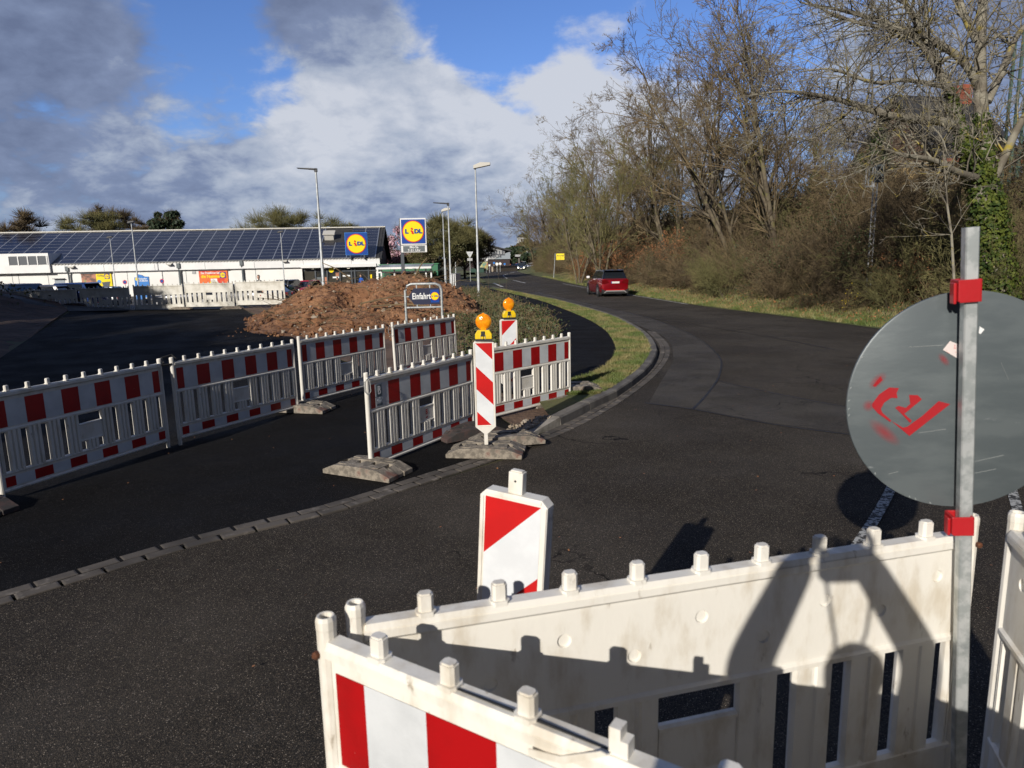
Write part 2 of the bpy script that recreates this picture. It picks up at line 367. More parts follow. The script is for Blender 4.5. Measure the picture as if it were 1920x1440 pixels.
M['cargrey'] = mat('grey_car_paint', (.14, .14, .145), .3, .4, coat=1)
M['carblack'] = mat('dark_car_paint', (.012, .016, .03), .25, .2, coat=1)
M['carblue'] = mat('blue_car_paint', (.012, .04, .16), .25, .3, coat=1)
M['carsilver'] = mat('silver_car_paint', (.4, .42, .44), .3, .5, coat=1)
M['carpink'] = mat('bright_red_paint', (.50, .012, .05), .25, .1, coat=1)
M['carglass'] = mat('car_glass', (.012, .015, .02), .05, spec=.8)
M['tyre'] = mat('tyre', (.02, .02, .02), .85)
M['rim'] = mat('rim', (.35, .35, .36), .35, .8)
M['tail'] = mat('tail_light', (.12, .003, .005), .12, coat=1)
M['plate'] = mat('number_plate', (.7, .7, .66), .5)
M['silvertrim'] = mat('silver_trim', (.5, .5, .5), .35, .6)
M['brick'] = mat('red_brick', (.32, .09, .05), .9, c2=(.22, .07, .045), scale=3)
M['house_yellow'] = mat('ochre_render', (.50, .36, .17), .85)
M['skin'] = mat('skin', (.55, .33, .24), .5)
M['coat_dark'] = mat('dark_cloth', (.03, .03, .035), .9)
M['coat_blue'] = mat('blue_cloth', (.02, .10, .45), .8)
M['hair'] = mat('brown_hair', (.06, .035, .02), .7)
M['steelgreen'] = mat('green_mast_paint', (.07, .11, .09), .6)
M['hall'] = mat('hall_cladding', (.42, .42, .42), .6, c2=(.36, .37, .38), scale=.3)
M['hall_blue'] = mat('hall_side', (.30, .34, .38), .6)
M['brickdark'] = mat('dark_brick_base', (.05, .035, .035), .9)
M['kerb_pale'] = mat('pale_kerb', (.30, .275, .24), .9, c2=(.20, .18, .15), scale=6, bump=.01, bscale=40)
M['stone'] = mat('pale_rubble', (.40, .34, .27), .9, c2=(.28, .22, .16), scale=9)
M['ringdark'] = mat('lettering_grey', (.09, .10, .12), .5)
M['tower'] = mat('tower_render', (.46, .46, .46), .8)

def text(body, size, m, parent, loc, rot=(pi / 2, 0, 0), name='lettering', off=0.0, align='CENTER', sx=1.0, ext=.004, sp=1.0):
    cu = bpy.data.curves.new('t', 'FONT'); cu.body = body; cu.size = size; cu.align_x = align; cu.align_y = 'CENTER'
    cu.extrude = ext; cu.offset = off; cu.resolution_u = 3; cu.space_character = sp; cu.space_line = .95
    t = bpy.data.objects.new('t', cu); col.objects.link(t); bpy.context.view_layer.update()
    me = bpy.data.meshes.new_from_object(t.evaluated_get(bpy.context.evaluated_depsgraph_get()))
    bpy.data.objects.remove(t)
    me.materials.clear(); me.materials.append(m)
    o = bpy.data.objects.new(name, me); col.objects.link(o); o.parent = parent; o.location = loc; o.rotation_euler = rot; o.scale = (sx, 1, 1)
    return o
def cpoly(poly, keep):   # clip a convex polygon to a half plane  a*x+b*y<=c
    a, b, c = keep; o = []
    for i, p in enumerate(poly):
        q = poly[(i + 1) % len(poly)]; dp = a * p[0] + b * p[1] - c; dq = a * q[0] + b * q[1] - c
        if dp <= 0: o.append(p)
        if dp * dq < 0: t = dp / (dp - dq); o.append((p[0] + (q[0] - p[0]) * t, p[1] + (q[1] - p[1]) * t))
    return o
def logo(parent, cx, cy, cz, s, back=True):   # round shop emblem: blue square, red ring, yellow disc, letters
    mb = MB()
    if back: mb.box(cx - s / 2, cx + s / 2, cy, cy + .02, cz - s / 2, cz + s / 2, 0)
    e = s * .012
    mb.lathe([(s * .455, 0), (s * .455, -e)], 40, (cx, cy - .001, cz), 1, 'y')
    mb.lathe([(s * .42, 0), (s * .42, -2 * e)], 40, (cx, cy - .001, cz), 2, 'y')
    o = mb.build('emblem', [M['blue'], M['red'], M['yellow']], parent)
    y = cy - 3.2 * e
    text('L', s * .235, M['blue'], o, (cx - s * .28, y, cz), off=s * .014, ext=e * .5, sx=1.15)
    text('DL', s * .235, M['blue'], o, (cx + s * .205, y, cz), off=s * .014, ext=e * .5, sx=1.12)
    r = MB(); r.lathe([(s * .042, 0), (s * .042, -e)], 16, (cx - s * .055, y + e * .5, cz + s * .115), None, 'y')
    a = s * .08
    r.prism([(cx - s * .125, cz + a * .3), (cx - s * .06, cz + a * .75), (cx + s * .015, cz - a * .05), (cx - s * .015, cz - a * .3), (cx + s * .03, cz - a * .75), (cx - s * .02, cz - a * 1.5), (cx - s * .085, cz - a * .85), (cx - s * .06, cz - a * .55)], y + e * .5, y - e * .5)
    r.build('letter', M['red'], o)
    return o
# ================================================================== SETTING
def axis(vals):
    o = []
    for a, b, n in vals: o += list(np.linspace(a, b, n, endpoint=False))
    return o + [vals[-1][1]]
gx = axis([(-900, -120, 10), (-120, -40, 14), (-40, 40, 100), (40, 120, 20), (120, 900, 10)])
gy = axis([(-300, -20, 8), (-20, 60, 100), (60, 160, 50), (160, 400, 20), (400, 2500, 12)])
rr = random.Random(3)
V = []; Fq = []
for y in gy:
    for x in gx:
        z = G(x, y); s = x - xe(y) - 1.2
        if s > 0 and y < 160: z += .18 * mnoise.noise((x * .7, y * .7, 0)) * min(1, s)
        V.append((x, y, z - .012))
nx = len(gx)
for j in range(len(gy) - 1):
    for i in range(nx - 1): Fq.append((j * nx + i, j * nx + i + 1, (j + 1) * nx + i + 1, (j + 1) * nx + i))
tag(npmesh('ground', V, Fq, M['ground'], smooth=True), kind='structure')
def sheet(name, poly, dz, m, res=0, skirt=0, rough_=0, follow=True, kind='structure', smooth=True):
    poly = [Vector((p[0], p[1])) for p in poly]
    pts = list(poly); n = len(pts)
    if res:
        xs = [p.x for p in poly]; ys = [p.y for p in poly]
        def inside(x, y):
            c = False
            for i in range(n):
                a = poly[i]; b = poly[i - 1]
                if (a.y > y) != (b.y > y) and x < (b.x - a.x) * (y - a.y) / (b.y - a.y) + a.x: c = not c
            return c
        y = min(ys) + res / 2
        while y < max(ys):
            st = res * max(1, y / 25)
            x = min(xs) + st / 2
            while x < max(xs):
                if inside(x, y): pts.append(Vector((x, y)))
                x += st
            y += st
    edges = [(i, (i + 1) % n) for i in range(n)]
    vs, es, fs, ov, oe, of = delaunay_2d_cdt(pts, edges, [], 1, 1e-4)
    def z(x, y): return (G(x, y) if follow else 0) + dz + (rough_ * mnoise.fractal((x * 2.2, y * 2.2, 0), 1, 2, 4) if rough_ else 0)
    V = [(v.x, v.y, z(v.x, v.y)) for v in vs]
    Fs = [tuple(f) for f in fs]
    me_f = []
    for f in Fs:
        a, b, c = [Vector(V[i]) for i in f[:3]]
        me_f.append(f if (b - a).cross(c - a).z > 0 else f[::-1])
    if skirt:
        base = len(V)
        for p in poly: V.append((p.x, p.y, z(p.x, p.y)))
        for p in poly: V.append((p.x, p.y, z(p.x, p.y) - skirt))
        for i in range(n): me_f.append((base + i, base + (i + 1) % n, base + n + (i + 1) % n, base + n + i))
    me = bpy.data.meshes.new(name); me.from_pydata(V, [], me_f); me.materials.append(m)
    if smooth and not skirt: me.polygons.foreach_set('use_smooth', [True] * len(me.polygons))
    o = bpy.data.objects.new(name, me); col.objects.link(o)
    return tag(o, kind=kind)
def smoothline(P, k=4):   # Catmull-Rom
    P = [Vector(p) for p in P]; o = []
    for i in range(len(P) - 1):
        a = P[max(i - 1, 0)]; b = P[i]; c = P[i + 1]; d = P[min(i + 2, len(P) - 1)]
        for j in range(k):
            t = j / k
            o.append(.5 * ((2 * b) + (c - a) * t + (2 * a - 5 * b + 4 * c - d) * t * t + (3 * b - a - 3 * c + d) * t ** 3))
    return o + [P[-1]]
def px(lst, z=0.0): return [gz(a, b, z).to_2d() for a, b in lst]

# kerb line (outer top edge), from its ramped end by the barriers round the bend and away
kerb_px = [(1050, 782), (1105, 755), (1160, 730), (1195, 705), (1218, 685), (1232, 660), (1229, 643), (1213, 623), (1180, 603), (1150, 590), (1100, 575), (1050, 562), (1000, 552), (960, 544), (925, 537)]
KL = smoothline([v.to_3d() for v in px(kerb_px, .12)], 5)
KL = [v.to_2d() for v in KL]
# road: one big sheet of old asphalt
road = [(-9.5, -8), (-7.0, 1.0)] + [tuple(v) for v in px([(0, 1135), (320, 1037), (640, 960), (800, 908), (960, 858)])] + [(1.0, 9.0)]
kin = [(v.x - .1, v.y) for v in KL]
road += kin + [(-3.2, 58), (-12, 66), (-12, 80), (-4.2, 92), (-3.3, 110), (-5, 135), (-8, 170), (-8, 215), (10, 215), (4.0, 170), (1.9, 150), (2.2, 121), (3.4, 100), (4.5, 82), (5.4, 65), (5.9, 55), (7.3, 39.5), (8.25, 30.7), (9.1, 26.5), (9.8, 23.3), (10.5, 19.5), (10.95, 15), (11.4, 10), (12.4, 0), (13.3, -8)]
sheet('road', road, .004, M['asph_old'], 3.0)
# smoother repaired bands
def patch(name, P, m, dz=.008): return sheet(name, P, dz, m, 0)
bend = smoothline([v.to_3d() for v in px([(1262, 655), (1245, 632), (1190, 608), (1130, 590), (1040, 570), (960, 551)])], 4)
outer = smoothline([v.to_3d() for v in px([(1010, 549), (1100, 570), (1200, 592), (1290, 625), (1345, 665), (1350, 700), (1330, 735), (1300, 768)])], 4)
band = [v.to_2d() for v in bend] + [v.to_2d() for v in outer] + px([(1216, 757), (1240, 715), (1262, 680)])
patch('road_patch', band, M['asph_patch'])
patch('road_patch', px([(1302, 768), (1348, 716), (1470, 742), (1590, 765), (1598, 815), (1450, 795)]), M['asph_patch'])
# tarred seams
def ribbon(name, P, wd, m, dz, w2=None, parent=None):
    P = smoothline([Vector((p[0], p[1], 0)) for p in P], 5); V = []; Fs = []
    for i, p in enumerate(P):
        d = (P[min(i + 1, len(P) - 1)] - P[max(i - 1, 0)]).normalized(); nrm = Vector((-d.y, d.x, 0))
        V += [p + nrm * wd / 2, p - nrm * wd / 2]
        if i: a = 2 * i - 2; Fs.append((a, a + 1, a + 3, a + 2))
    V = [(v.x, v.y, G(v.x, v.y) + dz) for v in V]
    me = bpy.data.meshes.new(name); me.from_pydata(V, [], Fs); me.materials.append(m); o = bpy.data.objects.new(name, me); col.objects.link(o)
    if me.polygons[0].normal.z < 0: me.flip_normals()
    return tag(o, kind='structure')
tar = mat('tar_seam', (.006, .006, .006), .4, c2=(.02, .02, .02), scale=3)
ribbon('road_seam', px([(1010, 549), (1100, 570), (1200, 592), (1290, 625), (1345, 665), (1350, 700), (1330, 735), (1300, 768)]), .035, tar, .012)
ribbon('road_seam', px([(1210, 757), (1300, 769), (1450, 797), (1600, 817)]), .03, tar, .012)
ribbon('road_seam', px([(1348, 716), (1470, 742), (1590, 765)]), .025, tar, .012)
ribbon('road_seam', px([(980, 551), (1060, 545), (1130, 541), (1160, 546)]), .05, tar, .012)
ribbon('road_seam', px([(1000, 553), (1120, 578), (1230, 598), (1400, 625), (1560, 655)]), .03, tar, .012)
# markings
def dash(a, b, wd=.12, m=None):
    return ribbon('road_marking', px([a, b]), wd, m or M['paint_far'], .014)
ribbon('road_marking', px([(1690, 880), (1650, 958), (1598, 1040)]), .085, M['paint'], .014)
ribbon('road_marking', px([(1885, 880), (1908, 960), (1935, 1060)]), .08, M['paint'], .014)
ribbon('road_marking', px([(1055, 532), (1090, 538.5), (1120, 543.5), (1160, 550), (1195, 555.5), (1245, 563.5), (1290, 571)]), .1, M['paint_far'], .014)
ribbon('road_marking', px([(1585, 607.5), (1640, 614.5), (1700, 622)]), .12, M['paint_far'], .014)
dash((962, 525.5), (985, 531), .16); 
ribbon('road_marking', px([(951, 522.5), (946, 519), (944, 516.5), (952, 513.5)]), .16, M['paint_far'], .014)
dash((956, 512.5), (966, 510), .2); dash((970, 509), (982, 505.8), .22); dash((926, 531), (942, 538), .25)
dash((985, 504.8), (992, 502.5), .22); dash((988, 506.6), (994, 504.2), .22)
dash((1000, 532.2), (1020, 533.2), .3, M['asph_lot']); dash((1025, 533), (1046, 533.4), .3, M['asph_lot'])

# kerb stones, one every metre, with joints
kb = MB()
def arc(P, step):
    o = [P[0]]; d = 0
    for a, b in zip(P, P[1:]):
        L_ = (b - a).length; s = 0
        while d + (L_ - s) >= step:
            s += step - d; o.append(a + (b - a) * s / L_); d = 0
        d += L_ - s
    return o
KS = arc(KL, 1.0)
for a, b in zip(KS, KS[1:]):
    d = (b - a).normalized(); nrm = Vector((-d.y, d.x)); g = .006 * d
    a2 = a + g * 1.5; b2 = b - g * 1.5
    def cs(p): return [(p.x, p.y, -.02), (p.x + nrm.x * -.015, p.y + nrm.y * -.015, -.02), (p.x, p.y, .105), (p.x + nrm.x * .02, p.y + nrm.y * .02, .125), (p.x + nrm.x * .15, p.y + nrm.y * .15, .125), (p.x + nrm.x * .15, p.y + nrm.y * .15, -.02)]
    A = cs(a2); B = cs(b2)
    kb.add(A + B, [(1, 2, 8, 7), (2, 3, 9, 8), (3, 4, 10, 9), (4, 5, 11, 10), (1, 5, 4, 3, 2), (7, 8, 9, 10, 11)])
tag(kb.build('kerb', M['kerb']), kind='structure')
# ramped kerb end with pale rubble
k0 = KS[0]; dk = (KS[1] - KS[0]).normalized(); nk = Vector((-dk.y, dk.x))
kr = MB()
e0 = gz(978, 824, 0).to_2d(); dd = (k0 - e0)
q = [e0, e0 + nk * .10, k0 + nk * .15, k0]
kr.add([(q[0].x, q[0].y, .0), (q[1].x, q[1].y, .0), (q[2].x, q[2].y, .12), (q[3].x, q[3].y, .12), (q[3].x, q[3].y, -.01), (q[2].x, q[2].y, -.01)], [(0, 3, 2, 1), (0, 4, 3), (1, 2, 5), (3, 4, 5, 2)])
tag(kr.build('kerb', M['kerb_pale']), kind='structure')
rb = MB()
for i in range(260):
    t = R.random(); p = e0 + dd * t + nk * (.12 + abs(R.gauss(0, .10))) ; s = R.uniform(.008, .03)
    rb.M = Matrix.Translation((p.x, p.y, .02 + .08 * t + R.random() * .02)) @ Matrix.Rotation(R.random() * 6, 4, 'Z') @ Matrix.Rotation(R.random(), 4, 'X')
    rb.box(-s, s, -s * .7, s * .7, -s * .5, s * .5)
tag(rb.build('rubble', M['stone']), 'pale crumbled mortar along the broken kerb end beside the barrier', 'rubble', kind='stuff')

# gutter: two rows of blocks
gl = px([(-420, 1262), (0, 1137), (160, 1088), (320, 1039), (480, 997), (640, 958), (800, 906), (960, 852), (1100, 793), (1190, 737), (1238, 695), (1256, 665), (1251, 643), (1226, 620)])
GL_ = [v.to_2d() for v in smoothline([v.to_3d() for v in gl], 6)]
gb = MB()
for row in (0, 1):
    P = arc(GL_, .27)
    off0 = row * .115
    ph = .5 if row else 0
    P2 = []
    for a, b in zip(P, P[1:]): P2.append(a + (b - a) * ph)
    for a, b in zip(P2, P2[1:]):
        d = (b - a).normalized(); n_ = Vector((-d.y, d.x)); a_ = a + d * .011; b_ = b - d * .011
        z = .0135 + R.uniform(-.001, .0015); o0 = off0 + .004; o1 = off0 + .109
        c = [a_ + n_ * o0, b_ + n_ * o0, b_ + n_ * o1, a_ + n_ * o1]
        i_ = [a_ + d * .012 + n_ * (o0 + .01), b_ - d * .012 + n_ * (o0 + .01), b_ - d * .012 + n_ * (o1 - .01), a_ + d * .012 + n_ * (o1 - .01)]
        gb.add([(p.x, p.y, -.005) for p in c] + [(p.x, p.y, z - .003) for p in c] + [(p.x, p.y, z) for p in i_],
               [(0, 1, 5, 4), (1, 2, 6, 5), (2, 3, 7, 6), (3, 0, 4, 7), (4, 5, 9, 8), (5, 6, 10, 9), (6, 7, 11, 10), (7, 4, 8, 11), (8, 9, 10, 11)])
tag(gb.build('gutter', M['gutter']), kind='structure')

# new black driveway into the shop
drv = [tuple(v) for v in px([(-420, 1250), (0, 1130), (320, 1032), (640, 952), (800, 900), (960, 846), (985, 828)])]
inner = [gp(*p).to_2d() for p in [(960, 800), (880, 745), (760, 705), (680, 690), (615, 668), (555, 638), (515, 605), (455, 580)]]
left = [gp(*p).to_2d() for p in [(132, 584), (90, 612), (40, 645), (0, 672), (-120, 740), (-300, 860), (-600, 1040)]]
sheet('driveway', drv + [tuple(v) for v in inner] + [tuple(v) for v in left] + [(-9, 1.2)], .008, M['asph_new'], 1.0)
sheet('car_park', [gp(450, 579).to_2d() + Vector((0, .05)), (-9.5, 31.5), (-6.4, 33.5), (-5.2, 42), (-3.4, 49), (-3.2, 58), (-12, 66), (-9, 74), (-80, 74), (-80, 31), gp(128, 584).to_2d() + Vector((0, .05))], .010, M['asph_lot'], 3.0)
sheet('earth_strip', [gp(*p).to_2d() for p in [(455, 580), (515, 605), (555, 638), (615, 668), (680, 690), (760, 705), (880, 745), (960, 800), (1000, 812), (1050, 778), (1010, 740), (900, 690), (860, 640), (835, 600), (760, 590), (620, 590), (520, 571)]], .022, M['dirt_flat'], .35, rough_=.009)
sheet('earth_bank', [gp(*p).to_2d() for p in [(128, 583), (90, 611), (40, 644), (0, 671), (-120, 740), (-300, 860), (-420, 860), (-300, 700), (-150, 600), (-60, 560), (20, 568)]], .03, M['dirt_dark'], .5, rough_=.09)

# island behind the kerb: soil, footpath, grass verge
inn = [v + Vector((-dv.y, dv.x)) * .149 for v, dv in zip(KL, [(KL[min(i + 1, len(KL) - 1)] - KL[max(i - 1, 0)]).normalized() for i in range(len(KL))])]
pl = px([(1000, 740), (1062, 716), (1105, 702), (1135, 686), (1152, 665), (1152, 645), (1130, 616), (1082, 590), (1010, 563), (960, 551), (918, 541)], .1)
pl = [v.to_2d() for v in smoothline([v.to_3d() for v in pl], 4)]
sheet('grass_verge', inn + pl[::-1], .112, M['grass'], .8, rough_=.01, follow=False)
pi_ = px([(905, 542), (942, 556), (985, 570), (1022, 588), (1042, 612), (1045, 640), (1020, 668), (960, 700), (900, 728)], .1)
pi_ = [v.to_2d() for v in smoothline([v.to_3d() for v in pi_], 4)]
sheet('footpath', pl + pi_, .10, M['asph_new'], 0, follow=False)
sheet('bramble_soil', pi_ + px([(850, 700), (838, 640), (800, 590), (780, 555), (850, 545)], .08), .085, M['dirt_flat'], .6, rough_=.03, follow=False)
sheet('side_path', px([(845, 530), (880, 524), (900, 528), (910, 540), (860, 552), (838, 549)]), .02, M['asph_lot'], 0, follow=False)

# right verge
vv = []; ww = []
for y in np.linspace(-6, 200, 80): vv.append((xe(y) - .05, y)); ww.append((xe(y) + 3.6 + .4 * sin(y * .7), y))
sheet('right_verge', vv + ww[::-1], .02, M['grass'], 1.2, rough_=.02)
sheet('far_verge', px([(873, 512), (890, 511), (893, 518), (912, 529), (905, 531), (880, 525)]), .05, M['grass'], 1.0, follow=False)
sheet('far_verge', [(-14, 118), (-4.6, 112), (-6.5, 135), (-9.5, 165), (-30, 165)], .05, M['grass'], 0, follow=False)

# spoil heap
def heap(x, y):
    h = 0
    for cx_, cy_, sx_, sy_, a in [(-4.9, 25.0, 1.7, 2.6, 1.15), (-3.0, 25.4, 1.5, 2.4, 1.25), (-6.7, 24.8, 1.1, 2.2, .62), (-7.8, 24.5, .8, 1.9, .30), (-3.9, 21.7, 1.9, 1.7, .38), (-6.0, 21.8, 1.3, 1.4, .24), (-1.7, 24.5, 1.1, 1.8, .35)]:
        h += a * math.exp(-((x - cx_) / sx_) ** 2 - ((y - cy_) / sy_) ** 2)
    d = mnoise.fractal((x * .9, y * .9, 1.3), 1, 2, 5)
    f = min(1, h * 3)
    h += f * (.20 * d + .09 * mnoise.noise((x * 5, y * 5, 0)) + .035 * mnoise.noise((x * 13, y * 13, 3)))
    h -= .5 * math.exp(-((x + 5.3) / .55) ** 2 - ((y - 23.2) / .8) ** 2) * f + .22 * math.exp(-((x + 6.9) / .7) ** 2 - ((y - 22.6) / .6) ** 2)
    return h
V = []; Fq = []; n1, n2 = 170, 150
for j in range(n2 + 1):
    for i in range(n1 + 1):
        x = -13 + 12.6 * i / n1; y = 17.5 + 13 * j / n2
        ed = min(i, n1 - i, j, n2 - j) / 12
        V.append((x, y, G(x, y) + max(-.02, heap(x, y) * min(1, ed) - .03)))
for j in range(n2):
    for i in range(n1): a = j * (n1 + 1) + i; Fq.append((a, a + 1, a + n1 + 2, a + n1 + 1))
tag(npmesh('spoil_heap', V, Fq, M['dirt'], smooth=False), 'big heap of red brown dug earth behind the striped barriers', 'earth heap')
# clods, stones and sticks on the heap
cl_ = MB(); st_ = MB()
for i in range(2800):
    x = R.uniform(-11.5, -1.2); y = R.uniform(18.0, 27.5); hh = heap(x, y)
    if hh < .03 and (R.random() < .8 or x < -8.5 or y < 19.5): continue
    s = R.uniform(.015, .055) if R.random() < .82 else R.uniform(.05, .13)
    mb = cl_ if R.random() < .9 else st_
    mb.M = Matrix.Translation((x, y, G(x, y) + hh - .02 + s * .2)) @ Matrix.Rotation(R.random() * 6, 4, 'Z') @ Matrix.Rotation(R.random() * 3, 4, 'X')
    mb.add([(s, 0, 0), (0, s * .8, 0), (-s, 0, 0), (0, -s * .9, 0), (0, 0, s * .8), (0, 0, -s * .8)], [(0, 1, 4), (1, 2, 4), (2, 3, 4), (3, 0, 4), (1, 0, 5), (2, 1, 5), (3, 2, 5), (0, 3, 5)])
tag(cl_.build('earth_clods', M['dirt']), 'loose clods of red brown earth scattered over the heap', 'clods', kind='stuff')
tag(st_.build('stones', M['stone']), 'small pale stones scattered over the earth heap', 'stones', kind='stuff')
sk_ = MB()
for i in range(420):
    x = R.uniform(-11, -1.0); y = R.uniform(20, 26.5); hh = heap(x, y)
    if hh < .1: continue
    a = R.random() * 6.28; l = R.uniform(.3, 1.1); up_ = R.uniform(-.1, .45) * l
    p = Vector((x, y, G(x, y) + hh)); q_ = p + Vector((cos(a) * l, sin(a) * l * .4, up_)); m_ = (p + q_) / 2 + Vector((0, 0, R.uniform(-.05, .12)))
    sk_.tube([p, m_, q_], [R.uniform(.006, .014), .007, .004], 4, False)
for (p, q_) in [((-4.9, 22.6, .85), (-2.5, 22.3, 1.15)), ((-5.6, 24.6, 1.6), (-6.6, 24.6, 2.2)), ((-3.4, 24.8, 1.6), (-2.9, 24.7, 2.3)), ((-4.4, 21.9, .8), (-2.2, 21.6, .75))]:
    sk_.tube([p, (Vector(p) + Vector(q_)) / 2 + Vector((0, 0, .08)), q_], [.03, .022, .012], 6)
tag(sk_.build('broken_branches', M['twig']), 'tangle of broken brown branches and roots lying on the earth heap', 'branches', kind='stuff')
# ================================================================== BARRIERS
def half(r, n=5, s=1):   # rounded rail profile in (y,z)
    return [(r * cos(2 * pi * k / 8 + pi / 8) * s, r * sin(2 * pi * k / 8 + pi / 8)) for k in range(8)]
def slat(mb, x0, x1, z0, z1):
    w_ = x1 - x0; n = 3; p = []
    for k in range(n):
        a = x0 + w_ * k / n; b = x0 + w_ * (k + 1) / n; c = (b - a)
        p += [(a + c * .04, -.006), (a + c * .22, -.022), (a + c * .78, -.022), (a + c * .96, -.006)]
    p += [(x1, .0), (x1 - .006, .016)]
    p += [(x0 + w_ * .58, .016), (x0 + w_ * .54, .009), (x0 + w_ * .46, .009), (x0 + w_ * .42, .016)]
    p += [(x0 + .006, .016), (x0, .0)]
    mb.prism(p[::-1], z0, z1, 'z')
def dimple(mb, cx_, cz_, r, y, hw, z0, z1, depth=.014):
    n = 16; ring = []; rect = []; deep = []
    for k in range(n):
        t = 2 * pi * k / n + pi / n; c, s = cos(t), sin(t)
        ring.append((cx_ + r * c, y, cz_ + r * s)); deep.append((cx_ + r * .72 * c, y - depth, cz_ + r * .72 * s))
        sx_ = hw / abs(c) if c else 9; sz_ = ((z1 - cz_) if s > 0 else (cz_ - z0)) / abs(s) if s else 9
        q = min(sx_, sz_); rect.append((cx_ + q * c, y, cz_ + q * s))
    # corners
    vs = rect + ring + deep
    fs = []
    for k in range(n):
        k2 = (k + 1) % n
        fs += [(k2, k, n + k, n + k2), (n + k2, n + k, 2 * n + k, 2 * n + k2)]
    fs.append(tuple(range(2 * n, 3 * n))[::-1])
    b = len(vs)
    for sx_, sz_ in ((1, 1), (-1, 1), (-1, -1), (1, -1)):
        vs.append((cx_ + hw * sx_, y, z1 if sz_ > 0 else z0))
    def nearest(sx_, sz_):
        o = []
        for k in range(n):
            a = rect[k]; b2 = rect[(k + 1) % n]
            if (abs(abs(a[0] - cx_) - hw) < 1e-6) != (abs(abs(b2[0] - cx_) - hw) < 1e-6):
                mxx = (a[0] + b2[0]) / 2 - cx_; mz = (a[2] + b2[2]) / 2 - cz_
                if mxx * sx_ > 0 and mz * sz_ > 0: o.append((k, (k + 1) % n))
        return o
    for i, (sx_, sz_) in enumerate(((1, 1), (-1, 1), (-1, -1), (1, -1))):
        for k, k2 in nearest(sx_, sz_): fs.append((k, k2, b + i))
    mb.add(vs, fs)
def frame_mesh(detail, rr_, damaged=False):
    mb = MB()
    # end posts
    for x in (.022, 1.978):
        prof = [(.021, -.12), (.021, -.002), (.0245, 0), (.0245, .965), (.0255, .97), (.0255, .99), (.021, 1.0), (.016, .999), (.014, .975)]
        mb.lathe(prof[::1], 12, (x, 0, 0))
    # rails
    def rail(z, r, sq=1.0, x0=.04, x1=1.96):
        mb.prism([(a, b + z) for a, b in half(r, s=sq)], x0, x1, 'x')
    rail(.915, .026, 1.15); mb.prism([(-.028, .93), (.028, .93), (.020, .945), (-.020, .945)], .045, 1.955, 'x')
    rail(.585, .019, 1.3); rail(.178, .017, 1.3); rail(.018, .018, 1.3)
    # top band with dimples on the back
    if not detail:
        mb.box(.045, 1.955, -.012, .012, .60, .90)
        for k in range(9): mb.lathe([(.02, 0), (.02, .006)], 8, (.2 + .2 * k, .012, .80 if k % 2 else .70), None, 'y')
    else:
        mb.box(.045, 1.955, -.012, .006, .60, .895)
        x0 = .045; wd = 1.91 / 9
        for k in range(9):
            c = x0 + wd * (k + .5); zc = (.80, .715)[k % 2] + rr_.uniform(-.01, .01)
            dimple(mb, c, zc, .021, .013, wd / 2, .602, .893)
        mb.box(.045, 1.955, .006, .0128, .596, .602); mb.box(.045, 1.955, .006, .0128, .893, .899)
    mb.box(.045, 1.955, -.012, .012, .03, .165)
    for k in range(9): mb.lathe([(.014, 0), (.014, .004)], 8, (.2 + .2 * k, .012, .12 if k % 2 else .08), None, 'y')
    # slats
    for k in range(11):
        x = .2 * k
        if k == 0: slat(mb, .046, .075, .18, .58)
        elif k == 10: slat(mb, 1.925, 1.954, .18, .58)
        elif k == 5: slat(mb, .93, 1.07, .18, .285)
        else: slat(mb, x - .07, x + .07, .18, .58)
    # nameplate window
    mb.box(.87, 1.13, -.010, .010, .30, .455)
    for z in (.462, .292): mb.prism([(a, b + z) for a, b in half(.013, s=1.3)], .868, 1.132, 'x')
    # pegs
    for k in range(1, 10):
        x = .2 * k + rr_.uniform(-.003, .003)
        if damaged and k == 4:
            mb.box(x - .019, x + .004, -.015, .015, .94, 1.0); mb.box(x + .004, x + .019, -.015, .015, .94, .978); continue
        poly = [(x - .020, -.008), (x - .013, -.016), (x + .013, -.016), (x + .020, -.008), (x + .020, .008), (x + .013, .016), (x - .013, .016), (x - .020, .008)]
        mb.prism([((a - x) * 1.3 + x, b * 1.45) for a, b in poly][::-1], .938, .952, 'z')
        mb.prism(poly[::-1], .952, .995, 'z'); mb.prism([((a - x) * .8 + x, b * .8) for a, b in poly][::-1], .995, 1.0, 'z')
    return mb
def film_mesh(z0, z1, flipped=False):
    mb = MB(); x = .06; e = .095; wd = (1.88 - 2 * e) / 9
    xs = [.06, .06 + e] + [.06 + e + wd * (i + 1) for i in range(9)] + [1.94]
    for i in range(len(xs) - 1):
        mb.add([(xs[i], -.0145, z0), (xs[i + 1], -.0145, z0), (xs[i + 1], -.0145, z1), (xs[i], -.0145, z1)], [(0, 1, 2, 3)], i % 2)
    return mb
def make_barrier(plastic, detail, seed, damaged=False):
    t = empty('plastic_barrier', (0, 0, 0))
    frame_mesh(detail, random.Random(seed), damaged).build('frame', plastic, t, bevel=.0025 if detail else 0)
    film_mesh(.615, .865).build('reflective_film', [M['red_film'], M['white_film']], t)
    film_mesh(.05, .145).build('reflective_film', [M['red_film'], M['white_film']], t)
    return t
b_far = make_barrier(M['plastic'], False, 1)
b_near = make_barrier(M['plastic_near'], True, 2)
b_brk = make_barrier(M['plastic_near'], True, 3, True)
used = set()
def put_barrier(proto, x, y, a, bz, label, group, lean=0.0, flip=False, tilt=0.0):
    if proto.name in used: o = copytree(proto)
    else: o = proto; used.add(proto.name)
    if flip: x += 2 * cos(a); y += 2 * sin(a); a += pi; tilt = -tilt
    o.location = (x, y, bz); o.rotation_euler = (lean, -tilt, a)
    return tag(o, label, 'barrier', group)
GS = 'red and white striped plastic road barriers'
